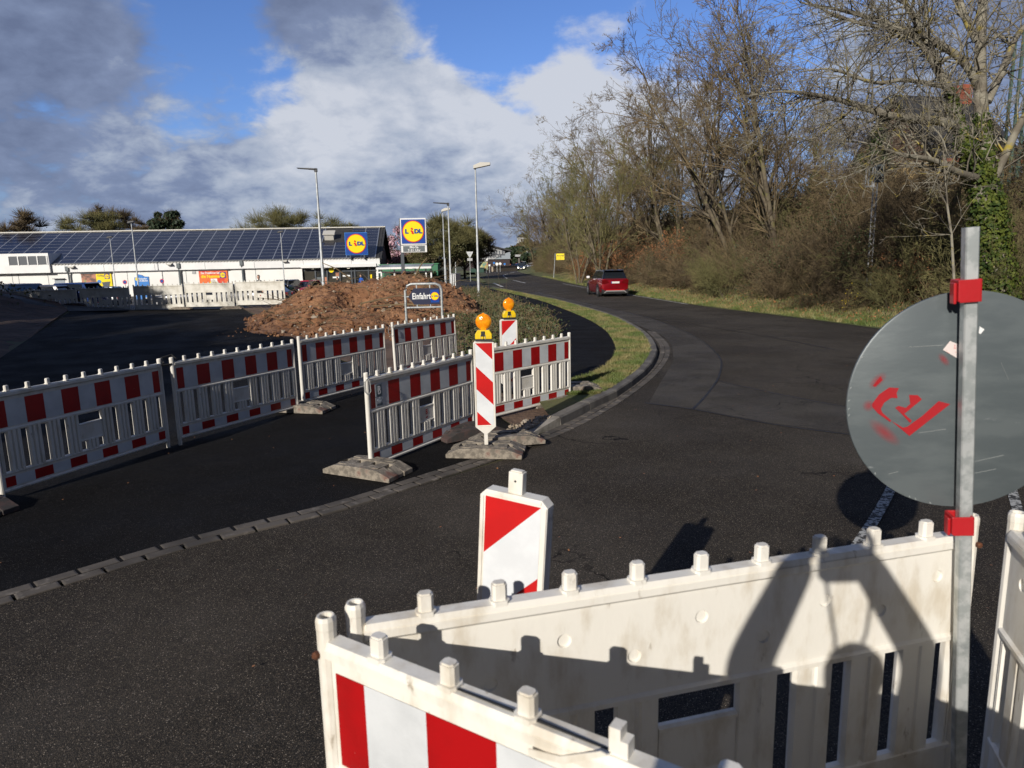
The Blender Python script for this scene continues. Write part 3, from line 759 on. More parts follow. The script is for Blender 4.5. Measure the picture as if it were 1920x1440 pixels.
put_barrier(b_far, -4.77, 6.12, 1.24, .08, 'striped white plastic barrier cut off by the left edge of the photo', GS)
put_barrier(b_far, -4.04, 8.07, 1.10, .08, 'second striped barrier from the left, its left post leaning beside a padlocked joint', GS)
bC3 = put_barrier(b_far, -3.15, 10.11, 1.07, .09, 'striped barrier in the middle of the photo standing before the earth heap', GS)
put_barrier(b_far, -2.12, 12.35, 1.05, .08, 'farthest striped barrier, below the Einfahrt sign frame', GS, lean=-.03)
bC = put_barrier(b_far, -1.50, 6.91, 1.05, .03, 'nearest striped barrier of the row with a B sticker beside its left post', GS)
put_barrier(b_far, -.48, 8.82, .82, .05, 'sunlit striped barrier right of the two amber lamps beside the grass kerb', GS, tilt=.0)
GN = 'weathered white barriers around the corner closest to the camera'
bN1 = put_barrier(b_near, -.43, 1.61, .26, .28, 'white weathered barrier seen from behind with a cast shadow of raised arms on it', GN, flip=True)
bN2 = put_barrier(b_brk, -.485, 1.565, radians(-33), .28, 'striped barrier with a cracked top rail and a broken peg in the bottom foreground', GN)
put_barrier(b_near, 1.03, .25, radians(72), .28, 'white barrier cut off by the right edge of the photo beside the round sign', GN)
# brown bolts and the rust spots of the near barriers, padlocked chain
def bolt(x, y, z, nx_, ny_, par):
    m = MB(); d = Vector((nx_, ny_, 0)); m.tube([Vector((x, y, z)), Vector((x, y, z)) + d * .014], [.009, .007], 8)
    o = m.build('bolt', mat_rust, par); return o
mat_rust = mat('rust', (.16, .06, .025), .8, .3, c2=(.08, .03, .02), scale=60)

# sticker on barrier C and on its nameplate
def onbar(bar, name):
    return bar
s = MB(); s.box(.13, .245, -.0185, -.0158, .615, .86)
st = s.build('sticker', mat('sticker_grey', (.52, .55, .58), .4, c2=(.40, .44, .48), scale=20), bC)
s = MB(); s.box(.148, .228, -.0205, -.019, .725, .85, 0); s.build('sticker_field', mat('sticker_teal', (.05, .09, .12), .4), st)
text('B', .125, M['white'], st, (.190, -.0215, .788), off=.002, ext=.0005, sx=.72)
text('BACHES', .034, mat('sticker_ink', (.04, .06, .08), .5), st, (.190, -.0195, .640), off=.0008, ext=.0005, sx=.72)
s = MB(); s.prism([(.150, .69), (.20, .715), (.225, .68), (.20, .66), (.17, .672)], -.0205, -.0190, 'y'); s.build('sticker_swoosh', mat('sticker_pale', (.6, .65, .68), .5), st)
for b_ in (bC,):
    text('B', .085, M['red_film'], b_, (1.0, -.0125, .395), off=.0005, ext=.0006, sx=.8)
    m_ = MB(); m_.prism([(.975, .33), (1.02, .345), (1.0, .318)], -.013, -.011, 'y'); m_.build('stamp', M['red_film'], b_)
# black strap joining posts 1|2
m_ = MB(); m_.tube([(-4.08, 8.0, 1.02), (-4.13, 8.06, 1.08), (-4.06, 8.16, 1.10), (-3.99, 8.17, 1.04), (-4.03, 8.06, 1.0), (-4.1, 7.99, 1.0)], .012, 8)
tag(m_.build('cable_lock', M['black_rub'], smooth=True), 'black cable lock looped round the two barrier posts left of centre', 'cable lock')
# grey wire handles by the post tops
for (x, y, z, l) in ((-1.47, 6.93, .98, 'thin wire loop hanging on the post of the barrier with the B sticker'), (-2.16, 12.33, 1.03, 'thin wire loop on the left post of the farthest striped barrier')):
    m_ = MB(); m_.tube([(x, y - .03, z), (x - .03, y - .04, z - .04), (x - .03, y - .04, z - .14), (x, y - .03, z - .18), (x + .03, y - .03, z - .14), (x + .025, y - .03, z - .04), (x, y - .03, z)], .004, 6)
    tag(m_.build('wire_loop', M['galv']), l, 'wire loop')

# ---- far row of white barriers seen from the back
b_w = make_barrier(mat('old_white_plastic', (.70, .68, .62), .6, c2=(.5, .47, .4), scale=3, thr=(.4, .7), c3=(.25, .2, .14), scale3=7, thr3=(.62, .8)), False, 5)
GF = 'row of white barriers across the end of the driveway'
lab = ['white barrier overlapping its neighbour at the far left end of the distant row', 'far white barrier dappled with tree shadow, leftmost full panel of the distant row', 'far white barrier dappled with shadow, below the yellow poster',
       'far white barrier, below the blue shop board, with a gap to its left', 'bright sunlit far barrier below the red poster', 'last sunlit barrier at the right end of the distant row, small red heart']
ends = [(100, 542), (143, 540), (240, 536.5), (341, 532), (437, 527.5), (532, 524)]
for i, (ex, ey) in enumerate(ends):
    d = 28.2 + (.18 if i == 0 else 0)
    p = at(ex, ey, d); gzz = G(p.x, p.y)
    o = put_barrier(b_w, p.x - 2.0, p.y, radians(R.uniform(-1.5, 1.5)), p.z - 1.0, lab[i], GF, flip=True)
    if i == 5: m_ = MB(); m_.prism([(1.0, .35), (1.03, .39), (1.02, .405), (1.0, .395), (.98, .405), (.97, .39)], .011, .016, 'y'); m_.build('heart_mark', M['red_film'], o)

# ================================================================== FEET
def foot_mesh():
    mb = MB(); L_, W_ = .42, .20
    prof = [(-L_, 0), (-L_, .045), (-L_ + .15, .105), (-.115, .115), (.115, .115), (L_ - .15, .105), (L_, .045), (L_, 0)]
    for (y0, y1) in ((-W_, -.055), (.055, W_)):
        mb.prism(prof, y0, y1, 'y')
    for (x0, x1) in ((-L_ + .01, -.30), (-.235, -.125), (-.06, .06), (.125, .235), (.30, L_ - .01)):
        zt = .103
        pr = [(x0, .0), (x0, .035 if x0 < -.35 else zt), (x0 + (.11 if x0 < -.35 else 0), zt), (x1 - (.11 if x1 > .35 else 0), zt), (x1, .035 if x1 > .35 else zt), (x1, .0)]
        mb.prism(pr, -.056, .056, 'y')
    mb.box(-.35, .35, -.05, .05, 0, .03)
    for sx_ in (-1, 1):
        for sy_ in (-1, 1): mb.box(sx_ * .20 - .055, sx_ * .20 + .055, sy_ * .125 - .03, sy_ * .125 + .03, .109, .118)
    return mb
PB1_ = gz(912, 838, .1)
f0 = foot_mesh().build('barrier_foot', M['concrete_foot'], bevel=.008)
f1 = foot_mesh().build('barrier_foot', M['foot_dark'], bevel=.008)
fu = set()
def foot(proto, x, y, a, z, label, group='heavy recycled feet under the barriers', s=1, tx=0, ty=0):
    if proto.name in fu: o = proto.copy(); col.objects.link(o)
    else: o = proto; fu.add(proto.name)
    o.location = (x, y, z); o.rotation_euler = (tx, ty, a); o.scale = (s, s, s)
    return tag(o, label, 'barrier foot', group)
foot(f0, -1.50, 6.80, radians(-27), .012, 'grey brown recycled foot under the left post of the barrier with the B sticker')
foot(f0, PB1_.x + .0, PB1_.y + .03, radians(-8), .012, 'grey foot carrying the front striped beacon', tx=.0)
foot(f0, PB1_.x + .22, PB1_.y + .42, radians(12), .03, 'reddish foot lying behind the foot of the front striped beacon', tx=-.04)
foot(f1, -.55, 8.25, radians(35), .02, 'dark foot with a red painted end between the row of barriers and the front beacon')
foot(f0, -3.08, 9.93, radians(-14), .014, 'brown recycled foot under the joint of the second and middle striped barriers')
foot(f0, .98, 10.55, radians(10), .10, 'mossy grey foot on the grass verge under the right end of the sunlit barrier', tx=.05)
foot(f0, .55, 10.1, radians(40), .0, 'dark grey foot half sunk in earth behind the sunlit barrier')
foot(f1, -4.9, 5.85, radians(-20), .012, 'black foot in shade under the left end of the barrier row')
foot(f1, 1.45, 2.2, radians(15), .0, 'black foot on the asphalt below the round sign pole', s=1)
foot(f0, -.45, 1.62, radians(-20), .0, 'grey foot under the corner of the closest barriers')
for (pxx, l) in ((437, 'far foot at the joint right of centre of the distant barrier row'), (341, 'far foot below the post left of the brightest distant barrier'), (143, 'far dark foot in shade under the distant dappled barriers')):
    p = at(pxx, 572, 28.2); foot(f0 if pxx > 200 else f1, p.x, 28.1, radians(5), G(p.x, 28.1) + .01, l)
m_ = MB(); m_.prism([(-.12, .05), (.02, .05), (.05, .105), (-.10, .105)], -.02, .02, 'y')

# ================================================================== BEACONS (striped guide boards)
def beacon(loc, rz, direction, label, h=1.0, peg=True, tip=True, first_red=True, wd=.25, up_=0.10):
    t = empty('striped_beacon', loc, rz, label, 'beacon', 'red and white striped beacon boards')
    a = wd / 2; c = .022; th = .026
    def oct_(a_, z0, z1, c_): return [(-a_ + c_, z0), (a_ - c_, z0), (a_, z0 + c_), (a_, z1 - c_), (a_ - c_, z1), (-a_ + c_, z1), (-a_, z1 - c_), (-a_, z0 + c_)]
    hb = MB(); z0 = up_; z1 = up_ + h
    if tip: body = [(-.012, z0), (.012, z0), (a, z0 + .085), (a, z1 - c), (a - c, z1), (-a + c, z1), (-a, z1 - c), (-a, z0 + .085)]
    else: body = oct_(a, z0, z1, c)
    hb.prism(body, -th, th, 'y')
    rim = [(-a, z0 + .085), (a, z0 + .085)]
    # raised rim round the film
    for (x0, x1, q0, q1) in ((-a + .002, -a + .016, z0 + .09, z1 - c), (a - .016, a - .002, z0 + .09, z1 - c)): hb.box(x0, x1, -th - .004, -th + .001, q0, q1)
    hb.box(-a + c, a - c, -th - .004, -th + .001, z1 - .016, z1 - .003)
    if tip: hb.box(-a + .016, a - .016, -th - .003, -th + .001, z0 + .088, z0 + .10)
    if peg:
        hb.box(-.026, .026, -.016, .016, z1, z1 + .075); hb.box(-.021, .021, -.012, .012, z1 + .075, z1 + .08)
    hb.box(-.02, .02, -.02, .02, -.02, z0 + .02)
    hb.build('housing', M['plastic_near'] if peg else M['plastic'], t, bevel=.006)
    if peg:
        k = MB(); k.tube([(0, -.0165, z1 + .045), (0, -.0175, z1 + .045)], .004, 8); k.build('peg_hole', M['black_rub'], t)
    fb = MB(); fx = a - .022; fz0 = z0 + .105; fz1 = z1 - .022
    rect = [(-fx, fz0), (fx, fz0), (fx, fz1), (-fx, fz1)]
    s_ = 1 if direction == '/' else -1      # '/': bands rise to the right
    per = .5; band = .25
    for i in range(-3, 6):
        # band between lines z - s*x = k
        top = fz1 - s_ * (fx if s_ > 0 else -fx) * 1.0
        hi = fz1 + fx - band * i ; hi2 = hi - band
        base = fz1 - fx   # line through top far corner
        k1 = base - band * (i) + band; k0 = k1 - band
        q = cpoly(rect, (-s_, 1, k1)); q = cpoly(q, (s_, -1, -k0)) if len(q) > 2 else q
        if len(q) > 2:
            red = (i % 2 == 0)
            fb.add([(u, -th - .0015, v_) for u, v_ in q], [tuple(range(len(q)))], 0 if red else 1)
    fb.build('reflective_film', [M['red_film_b'], M['white_film_b']], t)
    return t
M['red_film_b'] = mat('beacon_red', (.58, .012, .012), .34, c2=(.50, .012, .012), scale=4, c3=(.62, .2, .15), scale3=45, thr3=(.80, .83))
M['white_film_b'] = mat('beacon_white', (.74, .76, .78), .34, c2=(.66, .68, .70), scale=4, c3=(.4, .38, .34), scale3=30, thr3=(.79, .82))
p = gz(912, 838, .1)
PB1 = Vector((p.x, p.y, .15))
beacon(PB1, radians(4), '\\', 'front striped beacon board with an amber lamp on top, stripes falling to the right', peg=False, wd=.225, h=1.03)
bw = at(916, 643, p.y)
p2 = at(953, 598, 9.75)
beacon((p2.x, p2.y, p2.z - 1.10), radians(14), '/', 'rear striped beacon board with an amber lamp on top, half hidden behind the front one', peg=False)
p3 = at(971, 916, 2.23) - Vector((.072, 0, 0))
b3_ = beacon((p3.x, p3.y, p3.z - 1.10), radians(-24), '/', 'closest striped beacon board with a white peg on top and no lamp', peg=True, tip=False, wd=.25)
b3_.rotation_euler = (0, radians(4), radians(-27))
# small round emblem bolt on front beacon
def lamp(loc, rz, label):
    t = empty('warning_lamp', loc, rz, label, 'warning lamp', 'amber warning lamps'); t.scale = (.86, .86, .88)
    b = MB(); a = .105
    b.prism([(-a, .025), (a, .025), (a, .085), (a - .03, .135), (-a + .03, .135), (-a, .085)], -.055, .055, 'y')
    b.build('battery_box', M['yellow_box'], t, bevel=.008)
    b = MB(); b.box(-a + .002, a - .002, -.054, .054, 0, .025); b.build('base', M['black_rub'], t)
    b = MB(); b.box(-.03, .018, -.064, -.054, .06, .122); b.box(-.024, .012, -.070, -.063, .085, .118); b.box(-.004, .0, -.066, -.056, .02, .06); b.build('latch', M['black_rub'], t, bevel=.003)
    b = MB(); b.tube([(-.035, -.058, .03), (-.035, -.062, .08)], .003, 5); b.build('wire', M['galv'], t); b = MB(); b.tube([(.022, -.058, .02), (.022, -.062, .08)], .003, 5); b.build('wire', M['galv'], t)
    b = MB(); r = .093; pr = []
    for k in range(7): q = pi / 2 * k / 6; pr.append((r * sin(q) if k else .004, -.034 * cos(q) - .006))
    pr += [(r + .004, -.006), (r + .004, .006)] + [(x_, -y_) for x_, y_ in pr[::-1]]
    zc = .235
    b.lathe(pr, 32, (0, 0, zc), None, 'y')
    b.box(-.035, .035, -.022, .022, .13, .16); b.box(-.014, .014, -.012, .012, zc + r - .004, zc + r + .014)
    b.build('lens', M['amber'], t, smooth=True)
    b = MB(); b.lathe([(.035, -.012), (.035, .012)], 16, (0, 0, zc), None, 'y'); b.box(-.012, .012, -.01, .01, .16, zc); b.build('reflector', mat('lamp_reflector', (.8, .6, .3), .2, .7), t)
    return t
lamp((p.x + .005, p.y, PB1.z + 1.13), radians(-2), 'amber warning lamp with yellow box on the front striped beacon')
lamp((p2.x + .01, p2.y, p2.z), radians(12), 'amber warning lamp with yellow box on the rear striped beacon')

# ================================================================== ROUND SIGN ON ITS POLE (back side)
py_ = 2.02
t = empty('round_sign', (at(1797, 1440, py_).x, py_, 0), 0, 'back of a large round grey sign on a square galvanised pole with red spray stencil', 'road sign')
tx, ty = t.location.x, t.location.y
def rel(v): return (v.x - tx, v.y - ty, v.z)
top = at(1820, 426, py_); bot = at(1797, 1440, py_)
dirp = (top - bot).normalized(); basep = bot + dirp * (-(bot.z) / dirp.z)
Mp = Matrix.Translation(Vector(rel(basep))) @ dirp.to_track_quat('Z', 'X').to_matrix().to_4x4() @ Matrix.Rotation(radians(-90), 4, 'Z')
plen = (top - basep).length
# square tube, turned a little
pm = MB(); zax = dirp; xax = Vector((cos(radians(12)), -sin(radians(12)), 0)); xax = (xax - zax * xax.dot(zax)).normalized(); yax = zax.cross(xax)
B3 = Matrix((xax, yax, zax)).transposed().to_4x4(); B3.translation = Vector(rel(basep))
pm.M = B3; h2 = .0182; k_ = .0035
sq = [(-h2 + k_, -h2), (h2 - k_, -h2), (h2, -h2 + k_), (h2, h2 - k_), (h2 - k_, h2), (-h2 + k_, h2), (-h2, h2 - k_), (-h2, -h2 + k_)]
pm.prism(sq, 0, plen, 'z'); pm.build('pole', M['galv'], t)
dc = at(1802, 752, py_ + .06)
dm = MB(); Rr = .340
nrm = Vector((.10, .99, .0)).normalized(); ex = Vector((nrm.y, -nrm.x, 0)).normalized(); ez = nrm.cross(ex) * -1
DM = Matrix((ex, nrm, Vector((0, 0, 1)))).transposed().to_4x4(); DM.translation = Vector(rel(dc))
dm.M = DM
dm.lathe([(Rr - .004, -.006), (Rr, -.004), (Rr, .004), (Rr - .004, .005)], 72, (0, 0, 0), None, 'y')
disc = dm.build('sign_disc', M['disc_back'], t, smooth=True)
def discp(pxx, pyy, off=-.0075):   # pixel on disc plane -> local (u, v)
    r = cray(pxx, pyy); n_ = nrm; tt = (dc - Vector((0, 0, H))).dot(n_) / r.dot(n_); q = Vector((0, 0, H)) + r * tt - dc
    return (q.dot(ex), q.z)
def z8(a, b): return discp(1560 + a / 3.6, 640 + b / 3.6)
spr = MB(); spr.M = DM
shapes = [[(378, 308), (443, 312), (428, 345), (434, 380), (390, 378), (345, 410), (322, 452), (332, 478), (392, 530), (384, 540), (300, 480), (265, 440), (262, 420), (310, 355)],
          [(394, 534), (470, 578), (500, 572), (536, 545), (600, 500), (710, 400), (788, 420), (514, 634)],
          [(512, 358), (570, 360), (598, 388), (480, 485), (500, 505), (530, 530), (520, 548), (470, 495), (418, 445), (440, 432), (490, 445), (520, 418)],
          [(320, 232), (334, 258), (285, 305), (268, 296)]]
for k, sh in enumerate(shapes):
    poly = [z8(*q) for q in sh]
    tri = delaunay_2d_cdt([Vector(q) for q in poly], [(i, (i + 1) % len(poly)) for i in range(len(poly))], [], 1, 1e-5)
    spr.add([(v.x, -.0085, v.y) for v in tri[0]], [tuple(f)[::-1] for f in tri[2]])
spr.build('spray_mark', M['red_spray'], disc)
# soft overspray, patchy paint on the metal
ov = bpy.data.materials.new('overspray'); ov.use_nodes = True; n = ov.node_tree.nodes; b = n['Principled BSDF']; b.inputs['Base Color'].default_value = (.45, .015, .025, 1); b.inputs['Roughness'].default_value = .6
tcn = n.new('ShaderNodeTexCoord'); mp = n.new('ShaderNodeMapping'); gr = n.new('ShaderNodeTexGradient'); gr.gradient_type = 'SPHERICAL'
mp.inputs['Location'].default_value = (-1, -1, 0); mp.inputs['Scale'].default_value = (2, 2, 1)
ov.node_tree.links.new(tcn.outputs['UV'], mp.inputs[0]); ov.node_tree.links.new(mp.outputs[0], gr.inputs[0])
mm = n.new('ShaderNodeMath'); mm.operation = 'MULTIPLY'; mm.inputs[1].default_value = .45; ov.node_tree.links.new(gr.outputs['Fac'], mm.inputs[0]); ov.node_tree.links.new(mm.outputs[0], b.inputs['Alpha'])
def oversp(a, b_, la, lb, ang):
    u, v_ = z8(a, b_); ca, sa = cos(ang), sin(ang); vs = []
    for sx_, sz_ in ((-1, -1), (1, -1), (1, 1), (-1, 1)): vs.append((u + sx_ * la * ca - sz_ * lb * sa, -.0092, v_ + sx_ * la * sa + sz_ * lb * ca))
    m_ = MB(); m_.M = DM; m_.add(vs, [(0, 1, 2, 3)]); o = m_.build('overspray', ov, disc)
    uv = o.data.uv_layers.new(name='uv')
    for i, c_ in enumerate(((0, 0), (1, 0), (1, 1), (0, 1))): uv.data[i].uv = c_
oversp(345, 610, .065, .022, radians(-40)); oversp(300, 262, .034, .018, radians(45)); oversp(745, 120, .026, .012, radians(-50)); oversp(240, 430, .02, .02, 0); 0
# stickers
s = MB(); s.M = DM; q = [z8(*c_) for c_ in ((786, -5), (850, 20), (843, 116), (738, 55))]; s.add([(a, -.009, b_) for a, b_ in q], [(0, 1, 2, 3)][::-1]); s.build('sticker', mat('pink_white_paper', (.68, .60, .58), .7, c2=(.65, .3, .28), scale=90, thr=(.55, .65)), disc)
def c1(a, b_): return discp(1560 + a / 5.333, 380 + b_ / 5.333)
s = MB(); s.M = DM; q = [c1(*c_) for c_ in ((1460, 1235), (1508, 1265), (1468, 1312), (1450, 1300))]; s.add([(a, -.009, b_) for a, b_ in q], [(0, 1, 2, 3)]); s.build('sticker', M['white'], disc)
# scratches
sc_m = mat('scratch', (.32, .34, .34), .6)
s = MB()
for i in range(0):
    u = R.uniform(-.26, .26); v_ = R.uniform(-.26, .26)
    if u * u + v_ * v_ > .07: continue
    a = R.uniform(-.1, .5) if i % 4 else R.uniform(-1, -.4); l = R.uniform(.01, .06); wv = .0006
    s.add([(u, -.0078, v_), (u + l * cos(a), -.0078, v_ + l * sin(a)), (u + l * cos(a), -.0078, v_ + l * sin(a) + wv), (u, -.0078, v_ + wv)], [(0, 1, 2, 3)])
for i in range(0):
    a = R.uniform(2.4, 5.2); r0 = Rr - R.uniform(.004, .012)
    s.add([(r0 * cos(a), -.0078, r0 * sin(a)), ((Rr - .003) * cos(a + .008), -.0078, (Rr - .003) * sin(a + .008)), ((Rr - .003) * cos(a + .024), -.0078, (Rr - .003) * sin(a + .024))], [(0, 1, 2)])
for (u, v_, a, l) in ((.02, -.20, .25, .12), (.03, -.235, .22, .09), (-.20, -.235, .3, .03), (-.12, -.10, .15, .08), (.10, .12, -1.1, .06), (-.17, .17, .05, .10)):
    s = MB(); s.M = DM; s.add([(u, -.0078, v_), (u + l * cos(a), -.0078, v_ + l * sin(a)), (u + l * cos(a), -.0078, v_ + l * sin(a) + .0012), (u, -.0078, v_ + .0008)], [(0, 1, 2, 3)]); s.build('scratch', sc_m, disc)
for a in (3.0, 3.12, 3.2, 3.26, 3.9, 4.3, 4.36, 4.5, 2.7):
    s = MB(); s.M = DM; r0 = Rr - .009; s.add([(r0 * cos(a), -.0078, r0 * sin(a)), ((Rr - .003) * cos(a + .008), -.0078, (Rr - .003) * sin(a + .008)), ((Rr - .003) * cos(a + .024), -.0078, (Rr - .003) * sin(a + .024))], [(0, 1, 2)]); s.build('paint_chip', sc_m, disc)
# clamps
for (pc, nm) in (((1818, 545), 'clamp'), ((1805, 985), 'clamp')):
    c_ = at(pc[0], pc[1], py_ - .02); hgt = .033 if pc[1] < 800 else .030
    cm = MB(); Bc = B3.copy(); Bc.translation = Vector(rel(c_)); cm.M = Bc
    cm.box(-.029, .027, -.012, -.005, -hgt, hgt); cm.box(-.033, -.0255, -.012, .05, -hgt * .9, hgt * 1.0); cm.box(.022, .028, -.012, .05, -hgt, hgt); cm.box(-.030, .026, .046, .054, -hgt, hgt)
    cm.box(-.041, -.033, .0, .03, -hgt * 1.1, hgt * .75)
    cm.build(nm, M['red_clamp'], t, bevel=.002)
# cracked rail of the broken barrier
cr_ = MB(); cr_.prism([(.42, .9475), (.60, .950), (.78, .9465), (.80, .944), (.60, .9455), (.42, .9465)], -.009, -.003, 'y'); cr_.build('crack', M['black_rub'], bN2)
cr_ = MB(); cr_.prism([(.62, .885), (.70, .90), (.79, .955), (.775, .958), (.69, .912), (.62, .90)], -.034, -.031, 'y'); cr_.build('torn_lip', M['plastic_near'], bN2)
# rusty bolt on the near barrier's end post
bo = MB(); bo.lathe([(.010, 0), (.010, -.012), (.006, -.016)], 8, (-.046 + .0, -.0, .91), None, 'y'); 
for o_, (lx_, ly_) in ((bN1, (-.004, .024)), (bN2, (-.004, -.024))):
    bo = MB(); s_ = 1 if ly_ > 0 else -1
    bo.lathe([(.010, 0), (.010, s_ * .010), (.006, s_ * .014)], 8, (.012, ly_, .905), None, 'y'); bo.build('bolt', mat_rust, o_)

# ================================================================== EINFAHRT SIGN
ys = 16.4
t = empty('entrance_sign', (at(796, 600, ys).x, ys, G(-2, ys)), radians(4), 'dark blue arrow sign reading Einfahrt in a grey tubular frame', 'direction sign')
wd_ = (829 - 762) / 1290 * ys; ht = at(762, 533, ys).z - t.location.z; r = .032; x0, x1 = -wd_ / 2, wd_ / 2
f = MB(); rc = .14
f.tube([(x0, 0, -.1), (x0, 0, ht - rc), (x0 + rc * .3, 0, ht - rc * .3), (x0 + rc, 0, ht), (x1 - rc, 0, ht), (x1 - rc * .3, 0, ht - rc * .3), (x1, 0, ht - rc), (x1, 0, -.1)], r, 10)
lz = at(762, 577, ys).z - t.location.z
f.tube([(x0, 0, lz), (x1, 0, lz)], r * .8, 10)
f.build('frame', M['galv'], t, smooth=True)
s = MB(); bz0 = lz + .07; bz1 = ht - .1; zc = (bz0 + bz1) / 2; hh = (bz1 - bz0) / 2
s.prism([(x0 + .075, zc), (x0 + .2, bz1), (x1 - .045, bz1), (x1 - .045, bz0), (x0 + .2, bz0)], -.012, .012, 'y')
bd = s.build('sign_board', M['navy'], t)
text('Einfahrt', hh * 1.05, M['white'], bd, (-.05, -.016, zc), off=.005, ext=.002, sx=.66, sp=1.05)
logo(bd, x1 - .045 - .115, -.016, zc, .21)
s = MB(); s.box(x1 - .045 - .115 - .10, x1 - .06, -.0135, -.0125, zc - .15, zc + .15); s.build('logo_field', M['blue'], bd)
f = MB()
for xx in (x0 + .27, x1 - .27):
    f = MB(); f.box(xx - .012, xx + .012, -.02, .02, bz1, ht - .02); f.build('bracket', M['galv'], t); f = MB(); f.box(xx - .012, xx + .012, -.02, .02, lz, bz0); f.build('bracket', M['galv'], t)
f = MB(); f.box(x0 + .02, x0 + .08, -.02, .02, zc - .012, zc + .012); f.build('bracket', M['galv'], t); f = MB(); f.box(x1 - .05, x1 - .02, -.02, .02, zc - .012, zc + .012)
f.build('bracket', M['galv'], t)
# ================================================================== SHOP
TH = radians(5.7)
sx0, sy0 = -13.67, 75.0; gb_ = G(sx0 - 8, sy0)
shop = empty('shop_building', (sx0, sy0, gb_), TH, 'long low white shop with a solar panelled roof and a round yellow sign', 'shop')
Z = lambda wz: wz - gb_            # world height -> local
eave0, eave1, ridge = Z(1.93), Z(2.70), Z(6.30)
def lx(pxx): return (at(pxx, 500, 72).x - sx0) * 1.035 if False else (at(pxx, 500, 75 + (714 - pxx) * -.0055).x - sx0) / cos(TH)
XL = -75
D_ = 7.5
wl = MB()
gx0, gx1 = lx(566), lx(706)          # glazed entrance bay
top_g = Z(at(600, 502, 74).z)
wl.box(XL, gx0, 0, .3, 0, eave0); wl.box(gx1, -.45, 0, .3, 0, eave0); wl.box(gx0, gx1, 0, .3, top_g, eave0)
wl.box(-.75, -.45, .3, 18, 0, eave0); wl.box(XL, -.45, 14, 14.3, 0, eave0)
wl.build('wall', M['white_wall'], shop)
# gable triangle
g = MB(); g.prism([(.3, eave0), (14, eave0), (14, eave1), (D_, ridge - .1), (.3, eave1)], -.62, -.50, 'x'); g.build('gable', M['tile'], shop)
fa = MB(); fa.box(XL, -.2, -.35, -.003, eave0 - .02, eave1 - .08); fa.box(XL, -.2, -.36, .0, eave1 - .078, eave1 - .03); fa.build('fascia', M['white_metal'], shop)
jt = MB()
x = -3.2
while x > -58: jt = MB(); jt.box(x, x + .03, -.354, -.35, eave0, eave1 - .08); x -= 5.0; jt.build('fascia_joint', M['grey_sign'], shop)
for pxx in (18, 30, 86, 236, 333, 347, 457, 478): q = lx(pxx); jt = MB(); jt.box(q, q + .05, -.006, -.0, 0, eave0 - .03); jt.build('panel_joint', M['grey_sign'], shop)
# roof
sl = sqrt(D_ ** 2 + (ridge - eave1) ** 2); ang = math.atan2(ridge - eave1, D_ + .35)
RM = Matrix.Translation((0, -.36, eave1 - .02)) @ Matrix.Rotation(ang, 4, 'X')
rl = sl + .25
rf = MB(); rf.M = RM
rf.box(XL, 0, 0, rl, -.12, 0)
x = -.3
while x > -3.2: rf.box(x, x + .05, 0, rl, 0, .05); x -= .3
rf.M = Matrix.Translation((0, D_, ridge)) @ Matrix.Rotation(-ang, 4, 'X'); rf.box(XL, 0, 0, rl, -.12, 0)
roof = rf.build('roof', M['tile'], shop)
pn = MB(); pn.M = RM; al = MB(); al.M = RM
nrow = 10; rh = (rl - .35) / nrow; cw = 1.52; x1 = lx(703) + .1; k = 0
ox0, ox1 = lx(588), lx(633)
while x1 > XL + 2:
    for r_ in range(nrow):
        y0 = .2 + r_ * rh
        if ox0 - .3 < x1 - cw / 2 < ox1 + .3 and r_ >= 4.5: continue
        pn.box(x1 - cw + .045, x1 - .045, y0 + .03, y0 + rh - .03, .03, .075)
        al.box(x1 - cw + .01, x1 - .01, y0 - .02, y0 + .03, .0, .07)
    al.box(x1 - .045, x1 + .045, .2, .2 + rh * (5 if ox0 - .3 < x1 - cw / 2 < ox1 + .3 else nrow), .0, .085)
    x1 -= cw
pn.build('solar_panels', M['panel'], roof); al.build('panel_rails', M['alu'], roof)
ri = MB(); ri.box(XL, 0, D_ - .18, D_ + .1, ridge + .0, ridge + .12)
x = -.2
while x > XL: ri.box(x - .16, x, -.42, -.36, eave1 - .06, eave1 + .01); x -= .32
ri.build('ridge_cap', M['lamp_head'], roof)
v_ = MB(); v_.M = RM; vx = lx(609); v_.box(vx - .5, vx + .5, rl * .60, rl * .60 + .9, .0, .65); v_.box(vx - .65, vx + .65, rl * .60 - .1, rl * .60 + 1.0, .65, .75)
v_.build('roof_vent', M['lamp_head'], roof)
# dormer annex at the left with louvres
an = MB(); ax1 = lx(98); an.box(XL, ax1, -.6, 4.5, eave0 - .02, Z(at(60, 476, 73).z)); an.build('annex', M['white_metal'], shop)
lo_ = MB(); a0, a1 = lx(23), lx(95); zt, zb = Z(at(60, 481, 73).z), Z(at(60, 497, 73).z)
lo_.box(a0, a1, -.61, -.602, zb, zt); lv = lo_.build('louvre', M['anthra'], shop)
lb = MB()
for i in range(5): q = a0 + (a1 - a0) * i / 4; lb.box(q - .05, q + .05, -.66, -.612, zb, zt)
lb.build('louvre_bar', M['white_metal'], lv)
